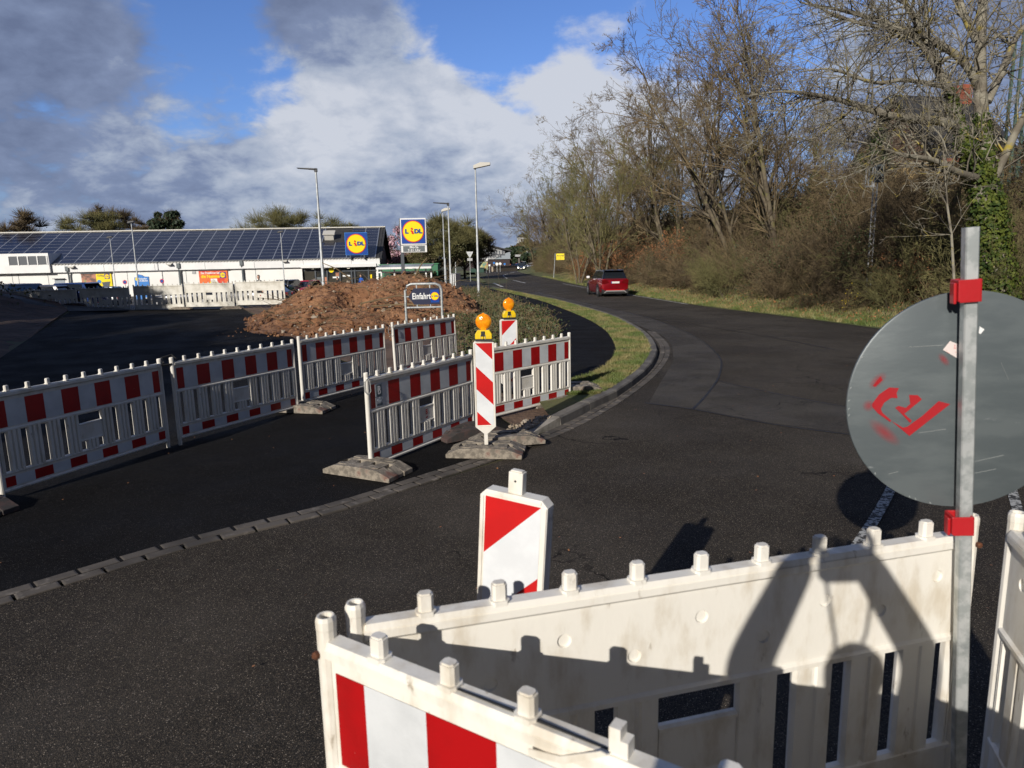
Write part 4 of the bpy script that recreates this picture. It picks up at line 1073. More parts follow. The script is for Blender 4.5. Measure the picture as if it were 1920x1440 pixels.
# glazing
gl_ = MB(); gl_.box(gx0 + .1, gx1 - .1, .28, .32, .05, top_g - .06); glz = gl_.build('glazing', M['glass_dark'], shop)
fr = MB()
for pxx in (590, 612, 636, 658, 664, 690):
    q = lx(pxx); fr.box(q - .07, q + .07, .16, .27, 0, top_g - .04)
fr.box(lx(640), gx1 - .1, .18, .275, Z(at(660, 509, 74).z), Z(at(660, 507, 74).z)); fr.box(gx0, gx1, .17, .272, 0, .12)
fr.build('mullion', M['anthra'], glz)
cf = MB(); cf.box(gx0 - .02, gx1 + .02, -.5, -.002, top_g, top_g + .34); cf.build('canopy_edge', M['white_metal'], shop)
text('Willkommen', .62, M['anthra'], glz, (lx(594), .25, Z(at(594, 505.5, 74).z)), off=.01, ext=.004, sx=.95)
wq = MB()
def panel_(a, b, ya, yb, m, nm, par=glz, y=.24): 
    q = MB(); q.box(lx(a), lx(b), y, y + .02, Z(at(a, yb, 74).z), Z(at(a, ya, 74).z)); return q.build(nm, m, par)
pd = panel_(615.5, 625, 502, 511, M['blue'], 'window_poster'); q = MB(); q.lathe([(.27, 0), (.27, -.02)], 20, (lx(620.3), .235, Z(at(620, 506.5, 74).z)), None, 'y'); q.build('poster_disc', M['yellow'], pd)
panel_(628, 634, 511, 518, M['poster_mix'], 'window_poster'); panel_(592, 600, 520, 538, M['grey_sign'], 'window_poster'); panel_(622, 634, 519, 522, M['white'], 'window_strip'); panel_(692, 696, 515, 523, M['yellow'], 'window_poster'); panel_(604, 612, 520, 533, M['poster_mix'], 'window_poster'); panel_(641, 655, 516, 519, M['white'], 'window_strip')
lt = bpy.data.materials.new('ceiling_light'); lt.use_nodes = True; lt.node_tree.nodes['Principled BSDF'].inputs['Emission Color'].default_value = (1, .9, .7, 1); lt.node_tree.nodes['Principled BSDF'].inputs['Emission Strength'].default_value = 1.2
q = MB()
for a, b in ((583, 592), (600, 628), (650, 655)): q.box(lx(a), lx(b), .25, .27, top_g - .14, top_g - .09)
q.build('shop_light', lt, glz)
# wall things
def wbox(nm, pxa, pxb, ya, yb, m, y0=-.12, par=shop, d=73):
    q = MB(); q.box(lx(pxa), lx(pxb), y0, -.008, Z(at((pxa + pxb) / 2, yb, d).z), Z(at((pxa + pxb) / 2, ya, d).z)); return q.build(nm, m, par)
pr_ = wbox('red_poster', 372, 426, 507, 531, M['orange_red'], -.10)
px0, px1 = lx(372), lx(426); zt = Z(at(400, 507, 73).z)
text('Der Preisführer bleibt', .30, M['white'], pr_, (px0 + .2, -.105, zt - .26), align='LEFT', off=.008, ext=.003, sx=.8)
text('die Nummer 1', .44, M['yellow'], pr_, (px0 + .2, -.105, zt - .62), align='LEFT', off=.014, ext=.003, sx=.9)
logo(pr_, px1 - .5, -.125, zt - .5, .62)
q = MB(); q.prism([(px0 + .7, zt - 1.6), (px0 + 2.1, zt - 1.6), (px0 + 1.4, zt - .85)], -.112, -.102, 'y'); q.build('yellow_triangle', M['yellow'], pr_)
q = MB(); q.box(px0 + 1.75, px0 + 2.4, -.112, -.102, zt - 1.6, zt - .8) if False else q.box(px1 - 1.75, px1 - 1.1, -.112, -.102, zt - 1.6, zt - .85); q.build('paper_notice', M['white'], pr_)
wbox('poster_rail', 370, 430, 505.8, 507, M['anthra'], -.2)
pp = wbox('photo_poster', 150, 178, 513, 538, M['poster_mix'], -.10); py2 = wbox('yellow_poster', 178, 207, 513, 538, M['yellow'], -.101)
logo(py2, lx(199), -.125, Z(at(199, 518, 73).z), .5); wbox('poster_rail', 149, 208, 511.8, 513, M['anthra'], -.2)
q = MB(); q.lathe([(.2, 0), (.2, -.02)], 16, (lx(183), -.103, Z(at(183, 528, 73).z)), None, 'y'); q.build('blue_ball', M['skyblue'], py2)
q = MB(); q.prism([(lx(188), Z(at(188, 529, 73).z)), (lx(204), Z(at(204, 527.5, 73).z)), (lx(201), Z(at(201, 537, 73).z)), (lx(190), Z(at(190, 538, 73).z))], -.112, -.102, 'y'); q.build('grill_picture', M['anthra'], py2)
text('Grillspaß', .26, M['anthra'], py2, (lx(180.5), -.106, Z(at(183, 517, 73).z)), align='LEFT', off=.004, ext=.003)
wbox('wall_vent', 359, 366, 506.5, 513.5, M['hall'], -.05)
wbox('door', 98, 117, 524, 545, M['hall_blue'], -.03); wbox('door_hood', 97, 118, 521.8, 523, M['anthra'], -.3)
def dpipe(pxx, ya):
    q = MB(); x_ = lx(pxx); z1_ = Z(at(pxx, ya, 73).z); q.tube([(x_, -.45, z1_), (x_, -.2, z1_ - .5), (x_, -.2, 0)], .09, 8); q.box(x_ - .16, x_ + .16, -.5, -.36, z1_ - .15, z1_ + .35); q.build('downpipe', M['grey_sign'], shop)
dpipe(128, 506); dpipe(337, 500); dpipe(455, 495)
for pxx, yy in ((141, 501), (324, 496), (539, 490)): q = MB(); x_ = lx(pxx); z_ = Z(at(pxx, yy, 73).z); q.box(x_ - .4, x_ + .1, -.75, -.36, z_ - .05, z_ + .08); q.box(x_, x_ + .1, -.5, -.352, z_ - .1, z_ + .15); q.build('wall_lamp', M['lamp_head'], shop)
# round sign on the eave
rs = empty('roof_sign', (sx0 + lx(673.5) * cos(TH), sy0 + lx(673.5) * sin(TH) - .75, gb_), TH, 'square blue roof sign with yellow disc standing on the shop eave', 'shop sign')
zc = Z(at(669, 457, 74).z); ss = 39.5 * 74 / 1290
b = MB(); b.box(-ss / 2 - .03, ss / 2 + .03, 0, .3, zc - ss / 2 - .03, zc + ss / 2 + .03); b.build('sign_box', M['skyblue'], rs)
logo(rs, 0, -.03, zc, ss * .98)
b = MB()
for xx in (-.7, .75): b.box(xx - .07, xx + .07, .05, .35, eave1 - .06, zc - ss / 2)
b.build('leg', M['anthra'], rs)

# pylon sign
yd = 55
p = at(757, 520, yd); gz_ = G(p.x, yd)
py = empty('pylon_sign', (p.x, yd, gz_), radians(3), 'tall sign with round yellow emblem and grey opening hours board on one pole', 'shop sign')
zz_ = lambda pyy: at(777, pyy, yd).z - gz_
k = yd / 1290; xa, xb = (754 - 757) * k, (802 - 757) * k; xc = (xa + xb) / 2
b = MB(); b.box(-.16, .10, 0, .22, -.2, zz_(409)); b.build('pole', M['anthra'], py)
b = MB(); b.box(xa + .05, xb, -.12, .2, zz_(459), zz_(409)); b.build('sign_box', M['white_metal'], py, bevel=.02)
logo(py, xc + .02, -.15, (zz_(459) + zz_(409)) / 2, 43 * k)
b = MB(); b.box(xa + .05, xb, -.12, .2, zz_(473), zz_(460)); hb_ = b.build('hours_box', M['white_metal'], py)
b = MB(); b.box(xa + .2, xb - .15, -.13, -.122, zz_(472), zz_(461)); b.build('hours_panel', M['grey_sign'], hb_)
text('Mo-Sa\n7-21 Uhr', .245, M['white'], hb_, (xc + .03, -.14, (zz_(472) + zz_(461)) / 2), off=.004, ext=.003, sx=1.1)

# trolley shelter
ys_ = 66; x0_ = at(710, 510, ys_).x; x1_ = at(808, 510, ys_).x; g0 = G(-10, ys_)
sh = empty('trolley_shelter', (x0_, ys_, g0), radians(2), 'glass roofed white shopping trolley shelter right of the shop', 'shelter')
W_ = x1_ - x0_; zt = at(760, 500, ys_).z - g0
b = MB(); b.prism([(-.9, zt - .15), (3.2, zt + .12), (3.2, zt + .22), (-.9, zt - .03)], -.1, W_ + .1, 'x'); b.build('roof', mat('shelter_roof', (.45, .50, .50), .25, c2=(.35, .4, .4), scale=3), sh)
b = MB(); b.box(-.1, W_ + .1, -.95, -.9, zt - .2, zt - .02); b.box(-.1, W_ + .1, -.1, 0, zt - .55, zt - .42); b.build('beam', M['white_metal'], sh)
for q_ in (0.05, .3, .5, .7, .9, 1.0): b = MB(); b.box(W_ * q_ - .07, W_ * q_ + .07, -.07, .07, 0, zt - .15); b.build('post', M['white_metal'], sh)
b = MB(); b.box(.1, W_ - .1, 2.9, 2.93, .2, zt - .5); b.build('glass_wall', mat('shelter_glass', (.05, .09, .07), .1), sh)
wq = empty('green_container', (at(770, 505, 72).x, 72, g0), 0, 'green sided container roof behind the trolley shelter', 'container')
b = MB(); b.box(-3.2, 2.8, 0, 2.5, 0, at(770, 496, 72).z - g0); b.build('body', mat('green_paint', (.03, .16, .08), .6), wq); b = MB(); b.box(-3.3, 2.9, -.1, 2.6, at(770, 496, 72).z - g0, at(770, 494.5, 72).z - g0); b.build('lid', mat('green_lid', (.05, .22, .10), .5), wq)

# blue charging board in front of the wall
d = 69; p = at(266, 530, d); g0 = G(p.x, d)
cb = empty('charging_board', (p.x, d, g0), TH, 'light blue charging point board with a curved top by the shop wall', 'board')
k = d / 1290; zt = at(266, 516, d).z - g0
b = MB(); wv = 12.5 * k
b.prism([(-wv, 0), (wv, 0), (wv, zt - .15), (wv * .4, zt - .15), (wv * .1, zt), (-wv * .55, zt + .1), (-wv * .6, zt - .2), (-wv, zt - .2)], 0, .2, 'y'); b.build('board', M['skyblue'], cb)
text('Einkaufen\n& Aufladen', .21, M['white'], cb, (.12, -.006, zt - .45), off=.006, ext=.003); q = MB(); q.lathe([(.17, 0), (.17, -.01)], 16, (-.42, -.001, zt - .38), None, 'y'); q.build('yellow_disc', M['yellow'], cb)

def no_stop(pxx, pyy, d, l):
    p = at(pxx, pyy, d); g0 = G(p.x, d); t = empty('no_parking_sign', (p.x, d, g0), 0, l, 'road sign')
    b = MB(); b.tube([(0, 0, 0), (0, 0, p.z - g0 + .2)], .03, 6); b.build('post', M['lamp_steel'], t)
    b = MB(); b.lathe([(.22, 0), (.22, -.02)], 16, (0, -.03, p.z - g0), 0, 'y'); b.lathe([(.16, 0), (.16, -.01)], 16, (0, -.052, p.z - g0), 1, 'y'); b.build('sign_disc', [M['red'], M['blue']], t)
no_stop(304, 527, 71, 'small round red and blue sign between the blue board and the red poster'); no_stop(234.5, 529, 71, 'small round red and blue sign left of the tall parking lot lamp')

# ================================================================== LAMPS
def lamp_post(pxx, ytop, d, style, label, side=1, rad=.065, ybase=None, cat='street lamp'):
    p = at(pxx, ytop, d); g0 = G(p.x, d); h = p.z - g0
    t = empty('street_lamp', (p.x, d, g0), 0, label, cat)
    lean = (at(pxx + 5, 548, d).x - p.x) * 0
    b = MB(); b.tube([(0, 0, -.1), (0, 0, 1.2), (0, 0, 1.25), (0, 0, h)], [rad, rad, rad * .85, rad * .5], 10); b.build('pole', M['lamp_steel'], t, smooth=True)
    b = MB()
    if style == 'flat':      # thin led arm
        b.prism([(0, h), (side * 1.0, h + .10), (side * 1.0, h + .14), (side * .2, h + .1), (0, h + .08)], -.14, .14, 'y'); b.box(-.08, .08, -.08, .08, h - .1, h + .1); m = M['lamp_dark']
    elif style == 'box':
        b.prism([(-.1, h - .02), (side * .85, h + .16), (side * .85, h + .30), (side * .3, h + .32), (-.1, h + .16)], -.17, .17, 'y'); m = M['lamp_head']
    else:
        b.prism([(-.28, h - .04), (.28, h + .06), (.26, h + .16), (-.2, h + .12)], -.15, .15, 'y'); m = M['lamp_dark']
    b.build('lamp_head', m, t, bevel=.02)
    return t
lamp_post(592, 319, 39, 'flat', 'tall lamp post with thin dark arm in front of the shop entrance', -1.0, .1)
lamp_post(891, 316, 40, 'box', 'tallest lamp post with a pale box head, left of the bend in the road', 1, .085)
lamp_post(840, 383, 48, 'flat', 'tall lamp post with a thin dark arm right of the pylon sign', -1, .08)
lamp_post(830, 397, 62, 'box', 'thinner lamp post with pale head just left of the dark armed one', .8, .07)
lamp_post(246, 418, 54, 'short', 'parking lot lamp with small dark head, taller of two by the yellow poster', 1, .07)
lamp_post(206, 446, 68, 'short', 'smaller parking lot lamp post above the yellow poster', 1, .06)
lamp_post(526, 436, 64, 'short', 'parking lot lamp post beside the grey parked car', 1, .06)
lamp_post(852, 433, 120, 'box', 'distant lamp post in front of the olive thicket', 1, .09)
for i, (a, b_, d, s, l) in enumerate(((925, 467, 185, 1, 'pale far lamp before the sports hall lettering'), (937, 474, 190, 1, 'far lamp at the corner of the sports hall'), (952, 479, 200, 1, 'small far lamp right of the sports hall'), (910, 463, 150, -1, 'far lamp at the sports hall roof edge'))):
    lamp_post(a, b_, d, 'box', l, s, .1)
# slim post and white boards in feet
p = at(837, 548, 44); t = empty('slim_post', (p.x, 44, 0), 0, 'slim pale post beside the dark armed lamp post', 'post'); b = MB(); b.tube([(0, 0, 0), (0, 0, at(837, 484, 44).z)], .04, 8); b.build('pole', M['lamp_steel'], t); b = MB(); b.lathe([(.045, 0), (.045, .03)], 8, (0, 0, at(837, 484, 44).z)); b.build('cap', M['lamp_dark'], t)
p = at(856, 549, 44); t = empty('folded_panels', (p.x, 44, 0), radians(75), 'bundle of folded white fence panels standing in white concrete feet', 'panels')
for i in range(3):
    b = MB(); yy = -.12 + i * .12; b.box(-.5, .5, yy - .015, yy + .015, .35, 1.42)
    for k in range(4): b.box(-.48 + k * .31, -.44 + k * .31, yy - .025, yy + .025, .15, 1.38)
    b.build('panel', M['white_metal'], t)
for sx_ in (-.35, .35): b = MB(); b.prism([(-.35, 0), (.35, 0), (.28, .3), (-.28, .3)], sx_ - .2, sx_ + .2, 'x'); b.build('foot', M['white_wall'], t)

# ================================================================== ROAD SIGNS FAR
d = 80; p = at(1038, 522, d); t = empty('town_sign', (p.x, d, G(p.x, d)), radians(-10), 'yellow town sign on a leaning grey post at the right verge', 'town sign')
zt = at(1042, 475, d).z; zb = at(1042, 488, d).z; k = d / 1290
b = MB(); b.tube([(0, 0, 0), (.22, 0, zt)], .045, 8); b.build('post', M['galv'], t)
b = MB(); b.box(.3, .3 + 16 * k, -.02, .02, zb, zt); bo_ = b.build('sign_board', M['yellow'], t); b = MB()
for q_ in ((.3, .3 + 16 * k, zt - .03, zt), (.3, .3 + 16 * k, zb, zb + .03), (.3, .33, zb + .03, zt - .03), (.27 + 16 * k, .3 + 16 * k, zb + .03, zt - .03)): b.box(q_[0], q_[1], -.026, -.021, q_[2], q_[3])
b.build('border', M['black_rub'], bo_)
text('Mechernich', .19, M['black_rub'], bo_, (.3 + 8 * k, -.03, zb + .50), off=.004, ext=.003, sx=.9); text('Kreis Euskirchen', .10, M['black_rub'], bo_, (.3 + 8 * k, -.03, zb + .25), ext=.003, sx=.9)
d = 75; p = at(882, 517, d); t = empty('give_way_sign', (p.x, d, 0), 0, 'triangular sign seen from behind with a small plate below, left roadside', 'road sign')
zt = at(882, 472, d).z; b = MB(); b.tube([(0, 0, 0), (0, 0, zt - .05)], .035, 8); b.build('post', M['galv'], t)
k = d / 1290; b = MB(); b.prism([(-6.5 * k, zt), (6.5 * k, zt), (0, zt - 11.5 * k)], -.05, -.035, 'y'); so = b.build('sign_plate', M['lamp_steel'], t); b = MB()
b.prism([(-6.5 * k, zt), (6.5 * k, zt), (6.0 * k, zt - .06), (-6.0 * k, zt - .06)], -.06, -.051, 'y'); b.prism([(-6.5 * k, zt), (-6.0 * k, zt - .0), (.0, zt - 10.6 * k), (0, zt - 11.5 * k)], -.06, -.051, 'y'); b.prism([(6.5 * k, zt), (0, zt - 11.5 * k), (0, zt - 10.6 * k), (6.0 * k, zt)], -.06, -.051, 'y'); b.build('rim', M['white'], so)
b = MB(); b.box(-4.7 * k, 4.7 * k, -.05, -.036, at(882, 489, d).z, at(882, 484, d).z); b.build('lower_plate', M['hall'], t)
def simple_sign(pxx, pyt, pyb, d, m, shape, label, r=.3):
    p = at(pxx, pyb, d); zt = at(pxx, pyt, d).z; zb = max(G(p.x, d), 0); t = empty('road_sign', (p.x, d, 0), 0, label, 'road sign')
    b = MB(); b.tube([(0, 0, 0), (0, 0, zt)], .05, 6); b.build('post', M['lamp_steel'], t); b = MB()
    if shape == 'o': b.lathe([(r, -.03), (r, -.06)], 16, (0, 0, zt), None, 'y')
    elif shape == 'd': b.prism([(-r * 1.2, zt), (0, zt - r * 1.2), (r * 1.2, zt), (0, zt + r * 1.2)], -.06, -.03, 'y')
    else: b.box(-r, r, -.06, -.03, zt - r, zt + r)
    b.build('sign_plate', m, t)
simple_sign(932, 495, 508, 140, M['white'], 'o', 'far round white sign nearer the road, left of the white diamond', .30); simple_sign(938, 494.5, 508, 140, M['white'], 'd', 'far white diamond sign at the roadside', .28)
simple_sign(926.5, 493, 507, 150, M['skyblue'], 'o', 'far round blue sign left of the white ones', .22); simple_sign(946.5, 495, 508, 150, M['skyblue'], 'o', 'far round blue sign right of the white ones', .22)
simple_sign(912, 486.5, 508, 130, M['white'], 's', 'far square white board over the hoarding', .30); simple_sign(918, 497.5, 508, 130, M['white'], 's', 'small far white board beside the hoarding', .17)

# sports hall
d = 165; k = d / 1290; g0 = -.0
hx = at(914, 500, d).x; t = empty('sports_hall', (hx, d, 0), radians(8), 'pale grey sports hall with dark lettering in the distance', 'hall')
zp, ze, zl = at(914, 461, d).z, at(956, 471, d).z, at(930, 486, d).z
L2 = 33 * k
b = MB(); b.prism([(-L2, zl), (L2 - 2.6, zl), (L2, ze - .5), (L2, ze), (0, zp), (-L2, ze)], 0, 20, 'y'); b.build('wall', M['hall'], t)
b = MB(); b.prism([(L2 - 2.6, zl + .001), (L2 + 1.3, zl), (L2 + 1.3, ze - .1), (L2 + .01, ze - .5)], .1, 20, 'y'); b.build('side_cladding', M['hall_blue'], t)
b = MB(); b.box(-L2, L2 + 1.2, .4, 19.6, 0, zl - .003); b.build('base', M['brickdark'], t)
b = MB(); b.prism([(-L2 - .5, ze), (0, zp), (L2 + 1.6, ze - .1), (L2 + 1.6, ze + .25), (0, zp + .35), (-L2 - .5, ze + .3)], -.5, 20.3, 'y'); b.build('roof', M['tile'], t)
text('SPORTHALLE', 1.35, M['ringdark'], t, (.1, -.03, at(918, 475, d).z), off=.05, ext=.02, sx=1.02); text('MECHERNICH', 1.0, M['ringdark'], t, (.1, -.03, at(918, 480.5, d).z), off=.03, ext=.02, sx=1.02)
d = 140; p = at(907, 505, d); t = empty('painted_hoarding', (p.x, d, 0), 0, 'colourful painted hoarding in front of the sports hall', 'hoarding'); k = d / 1290
zt = at(907, 491, d).z; b = MB(); b.box(-7.5 * k, -2 * k, 0, .1, .1, zt); b.build('yellow_part', mat('mural_yellow', (.5, .45, .10), .6, c2=(.2, .3, .35), scale=1.1), t); b = MB(); b.box(-2 * k + .01, 7.5 * k, 0, .1, .1, zt); b.build('green_part', mat('mural_green', (.12, .25, .2), .6, c2=(.5, .4, .1), scale=1.0, c3=(.55, .06, .03), scale3=.8, thr3=(.55, .6)), t)
d = 138; t = empty('green_bin', (at(895, 508, d).x, d, 0), 0, 'dark green container left of the painted hoarding', 'container'); b = MB(); b.box(-1.5, 1.3, 0, 1.5, 0, at(895, 503, d).z); b.build('body', mat('dark_green', (.01, .05, .035), .6), t); b = MB(); b.box(-1.6, 1.4, -.1, 1.6, at(895, 503, d).z + .002, at(895, 502.3, d).z + .05); b.build('lid', M['tile'], t)
# small low wall
t = empty('stone_wall', (at(952, 506, 150).x, 150, 0), radians(60), 'low pale stone wall beside the far road', 'wall'); b = MB(); b.box(-6, 6, 0, .4, 0, 1.0); b.build('wall_body', M['stone'], t); b = MB(); b.box(-6.1, 6.1, -.06, .46, 1.003, 1.1); b.build('coping', M['kerb'], t)
# church tower, bridge, far town
d = 420; k = d / 1290; p = at(981, 500, d); t = empty('church_tower', (p.x, d, 0), radians(15), 'white church tower with a dark pyramid roof on the skyline', 'tower'); a = 8.2 * k
zt = at(981, 444.5, d).z; zpk = at(981, 436, d).z
b = MB(); b.box(-a, a, -a, a, 0, zt); b.build('tower_wall', M['tower'], t)
b = MB(); e_ = a + .4; b.add([(-e_, -e_, zt + .003), (e_, -e_, zt + .003), (e_, e_, zt + .003), (-e_, e_, zt + .003), (0, 0, zpk), ], [(0, 1, 4), (1, 2, 4), (2, 3, 4), (3, 0, 4), (3, 2, 1, 0)]); b.build('roof', M['tile'], t)
for i in (-1, 0, 1):
    b = MB(); b.box(i * a * .5 - .5, i * a * .5 + .5, -a - .05, -a - .003, zt - 3.6, zt - 1.2); b.build('window', M['black_rub'], t)
    b = MB(); b.box(a + .003, a + .05, i * a * .5 - .5, i * a * .5 + .5, zt - 3.6, zt - 1.2); b.build('window', M['black_rub'], t)
d = 230; k = d / 1290; p = at(985, 500, d); t = empty('bridge', (p.x, d, 0), radians(4), 'grey footbridge with a gabled stair tower crossing the far road', 'bridge')
z1_, z0_ = at(985, 477, d).z, at(985, 481, d).z; b = MB(); b.box(-18 * k, 30 * k, 0, 3, z0_, z1_); b.build('deck', M['hall'], t)
for xx in (-11, 5, 17): b = MB(); b.box(xx * k - .3, xx * k + .3, 1, 2, 0, z0_ - .003); b.build('pier', M['kerb'], t)
b = MB(); b.prism([(-.5 * k, z1_ + .002), (7 * k, z1_ + .002), (3.3 * k, at(988, 470, d).z)], -.4, 3.2, 'y'); b.build('gable', M['hall'], t)
for i, (pxx, w2, h2, d, m, l) in enumerate(((1012, 14, 9, 300, M['brickdark'], 'dark far building under the bridge'), (965, 8, 5, 260, M['brick'], 'small red far building under the bridge'))):
    p = at(pxx, 500, d); t = empty('far_building', (p.x, d, 0), 0, l, 'building'); b = MB(); b.box(-w2 / 2, w2 / 2, 0, 8, 0, h2 * .6); b.build('wall', m, t); b = MB(); b.prism([(-w2 / 2 - .4, h2 * .6 + .002), (w2 / 2 + .4, h2 * .6 + .002), (0, h2)], -.3, 8.3, 'y'); b.build('roof', M['tile'], t)
    for q_ in (-.25, .25): b = MB(); b.box(w2 * q_ - .5, w2 * q_ + .5, -.04, -.003, 1.0, 2.4); b.build('window', M['glass_dark'], t)

# ================================================================== CARS
def car(loc, rz, paint, label, kind='suv', roofm=None, group=None, detail=True):
    Lh, Wh, Hh = {'suv': (2.25, .92, 1.65), 'hatch': (2.0, .87, 1.48), 'van': (2.4, .95, 1.95), 'wagon': (2.35, .92, 1.46)}[kind]
    t = empty('parked_car' if detail != 'drive' else 'car', loc, rz, label, 'car', group)
    B_ = Hh * (.68 if kind == 'suv' else .62)
    st = [(-Lh, .80, .42, B_ * .86), (-Lh + .06, .92, .30, B_ * .98), (-Lh + .35, .99, .24, B_ * 1.02), (-Lh * .45, 1.0, .22, B_ * 1.0), (0, 1.0, .22, B_ * .97), (Lh * .42, 1.0, .22, B_ * .93), (Lh * .62, .985, .22, B_ * .86), (Lh * .88, .95, .25, B_ * .76), (Lh - .05, .86, .30, B_ * .68), (Lh, .70, .40, B_ * .55)]
    b = MB(); vs = []; n = 12
    for (y, wf, zb, zt) in st:
        w_ = Wh * wf; h = zt - zb
        ring = [(-w_ * .88, zb), (-w_ * .98, zb + h * .15), (-w_, zb + h * .45), (-w_ * .985, zb + h * .8), (-w_ * .93, zt - .02), (-w_ * .80, zt)]
        ring = ring + [(-x_, z_) for x_, z_ in ring[::-1]]
        vs += [(x_, y, z_) for x_, z_ in ring]
    fs = [tuple(range(n))[::-1], tuple((len(st) - 1) * n + k for k in range(n))]
    for i in range(len(st) - 1):
        for k in range(n): fs.append((i * n + k, i * n + (k + 1) % n, (i + 1) * n + (k + 1) % n, (i + 1) * n + k))
    b.add(vs, fs); b.build('body', paint, t, smooth=True)
    # greenhouse
    ry0, ry1 = {'suv': (-Lh + .12, Lh * .42), 'hatch': (-Lh + .1, Lh * .45), 'van': (-Lh + .05, Lh * .6), 'wagon': (-Lh + .15, Lh * .42)}[kind]
    ty0, ty1 = ry0 + .42, ry1 - .75
    bw, tw = Wh * .85, Wh * .66; z0_ = B_ * .94; z1_ = Hh - .07
    gv = [(-bw, ry0, z0_), (bw, ry0, z0_), (bw, ry1, z0_ - .06), (-bw, ry1, z0_ - .06), (-tw, ty0, z1_), (tw, ty0, z1_), (tw, ty1, z1_), (-tw, ty1, z1_)]
    b = MB(); b.add(gv, [(0, 1, 5, 4), (1, 2, 6, 5), (2, 3, 7, 6), (3, 0, 4, 7), (4, 5, 6, 7)]); b.build('windows', M['carglass'], t)
    b = MB(); rv = [(-tw - .03, ty0 - .14, z1_ - .03), (tw + .03, ty0 - .14, z1_ - .03), (tw + .04, (ty0 + ty1) / 2, z1_), (tw + .03, ty1 + .03, z1_ - .02), (-tw - .03, ty1 + .03, z1_ - .02), (-tw - .04, (ty0 + ty1) / 2, z1_)]
    b.add(rv + [(x_ * .86, y_ * .97, z_ + .07) for x_, y_, z_ in rv], [(0, 1, 2, 3, 4, 5)[::-1], (6, 7, 8, 9, 10, 11)] + [(i, (i + 1) % 6, (i + 1) % 6 + 6, i + 6) for i in range(6)])
    b.build('roof', roofm or paint, t, smooth=True)
    for s_ in (-1, 1):   # pillars
        b = MB()
        for (ya, yb, yc, yd_) in ((ry0 - .02, ry0 + .26, ty0 - .12, ty0 + .04), (.02, .10, .06, .13), (ry1 - .08, ry1 + .02, ty1 - .04, ty1 + .03)):
            if kind == 'van' or True:
                b.add([(s_ * (bw + .006), ya, z0_), (s_ * (bw + .006), yb, z0_), (s_ * (tw + .008), yd_, z1_), (s_ * (tw + .008), yc, z1_)], [(0, 1, 2, 3)])
        b.build('pillar', roofm or paint, t)
    wr = .36 if kind in ('suv', 'van') else .32
    for sx_ in (-1, 1):
        for yy in (-Lh * .61, Lh * .63):
            b = MB(); b.lathe([(wr * .62, -.11), (wr, -.10), (wr, .10), (wr * .62, .11)], 20, (sx_ * (Wh - .10), yy, wr), None, 'x'); ty_ = b.build('tyre', M['tyre'], t)
            b = MB(); xx = sx_ * (Wh + .012); b.lathe([(wr * .60, 0), (wr * .60, sx_ * .01)], 16, (xx, yy, wr), None, 'x'); b.lathe([(wr * .15, sx_ * .011), (wr * .15, sx_ * .03)], 8, (xx, yy, wr), None, 'x')
            b.build('rim', M['rim'], ty_)
            b = MB(); b.lathe([(wr * 1.16, 0), (wr * 1.16, .004)], 20, (sx_ * (Wh * 1.0 + .003) - .002, yy, wr + .02), None, 'x'); b.build('wheel_arch', M['black_rub'], t)
    # rear
    zl = B_ * .86
    for s_ in (-1, 1):
        b = MB(); b.prism([(s_ * Wh * .42, zl - .10), (s_ * Wh * .55, zl + .05), (s_ * Wh * .93, zl + .08), (s_ * Wh * .90, zl - .16), (s_ * Wh * .78, zl - .18)], -Lh - .012, -Lh + .18, 'y'); b.build('tail_light', M['tail'], t)
        b = MB(); b.prism([(s_ * Wh * .50, B_ * .55), (s_ * Wh * .80, B_ * .62), (s_ * Wh * .78, B_ * .75), (s_ * Wh * .5, B_ * .68)], Lh - .25, Lh - .012, 'y'); b.build('headlight', M['plate'], t)
        b = MB(); b.box(s_ * (Wh + .02), s_ * (Wh + .22), Lh * .34, Lh * .34 + .12, B_ * .97, B_ * .97 + .15); b.build('mirror', M['white'] if label.startswith('dark red') else paint, t, bevel=.03)
    b = MB(); b.box(-.26, .26, -Lh - .022, -Lh - .003, zl - .14, zl - .03); b.box(-.26, -.22, -Lh - .024, -Lh - .0221, zl - .14, zl - .03, 1); b.build('number_plate', [M['plate'], M['blue']], t)
    b = MB(); b.box(-.26, .26, Lh + .003, Lh + .02, .42, .53); b.build('number_plate', M['plate'], t)
    for s_ in (-1, 1):
        b = MB(); b.add([(s_ * (bw + .004), ry0 - .012, z0_), (s_ * (bw - .16), ry0 - .012, z0_), (s_ * (tw - .05), ty0 - .03, z1_), (s_ * (tw + .006), ty0 - .03, z1_)], [(0, 1, 2, 3)]); b.build('rear_pillar', roofm or paint, t)
    b = MB(); b.prism([(-Wh * .93, .50), (-Wh * .88, .20), (Wh * .88, .20), (Wh * .93, .50), (Wh * .8, .44), (Wh * .62, .36), (-Wh * .62, .36), (-Wh * .8, .44)], -Lh - .03, -Lh + .3, 'y'); b.build('rear_bumper', M['black_rub'], t)
    if kind == 'suv':
        b = MB(); b.prism([(-Wh * .80, .26), (-Wh * .62, .40), (Wh * .62, .40), (Wh * .80, .26), (Wh * .74, .25), (Wh * .60, .33), (-Wh * .60, .33), (-Wh * .74, .25)], -Lh - .045, -Lh - .031, 'y'); b.build('skid_plate', M['silvertrim'], t)
        b = MB(); b.box(-Wh * .62, Wh * .62, -Lh - .036, -Lh - .031, .41, .44); b.build('reflector', M['red'], t)
        b = MB(); b.prism([(ty0 - .32, z1_ + .02), (ty0 - .05, z1_ + .075), (ty0 + .05, z1_ + .03), (ty0 - .1, z1_ - .02)], -tw, tw, 'x'); b.build('spoiler', roofm or paint, t)
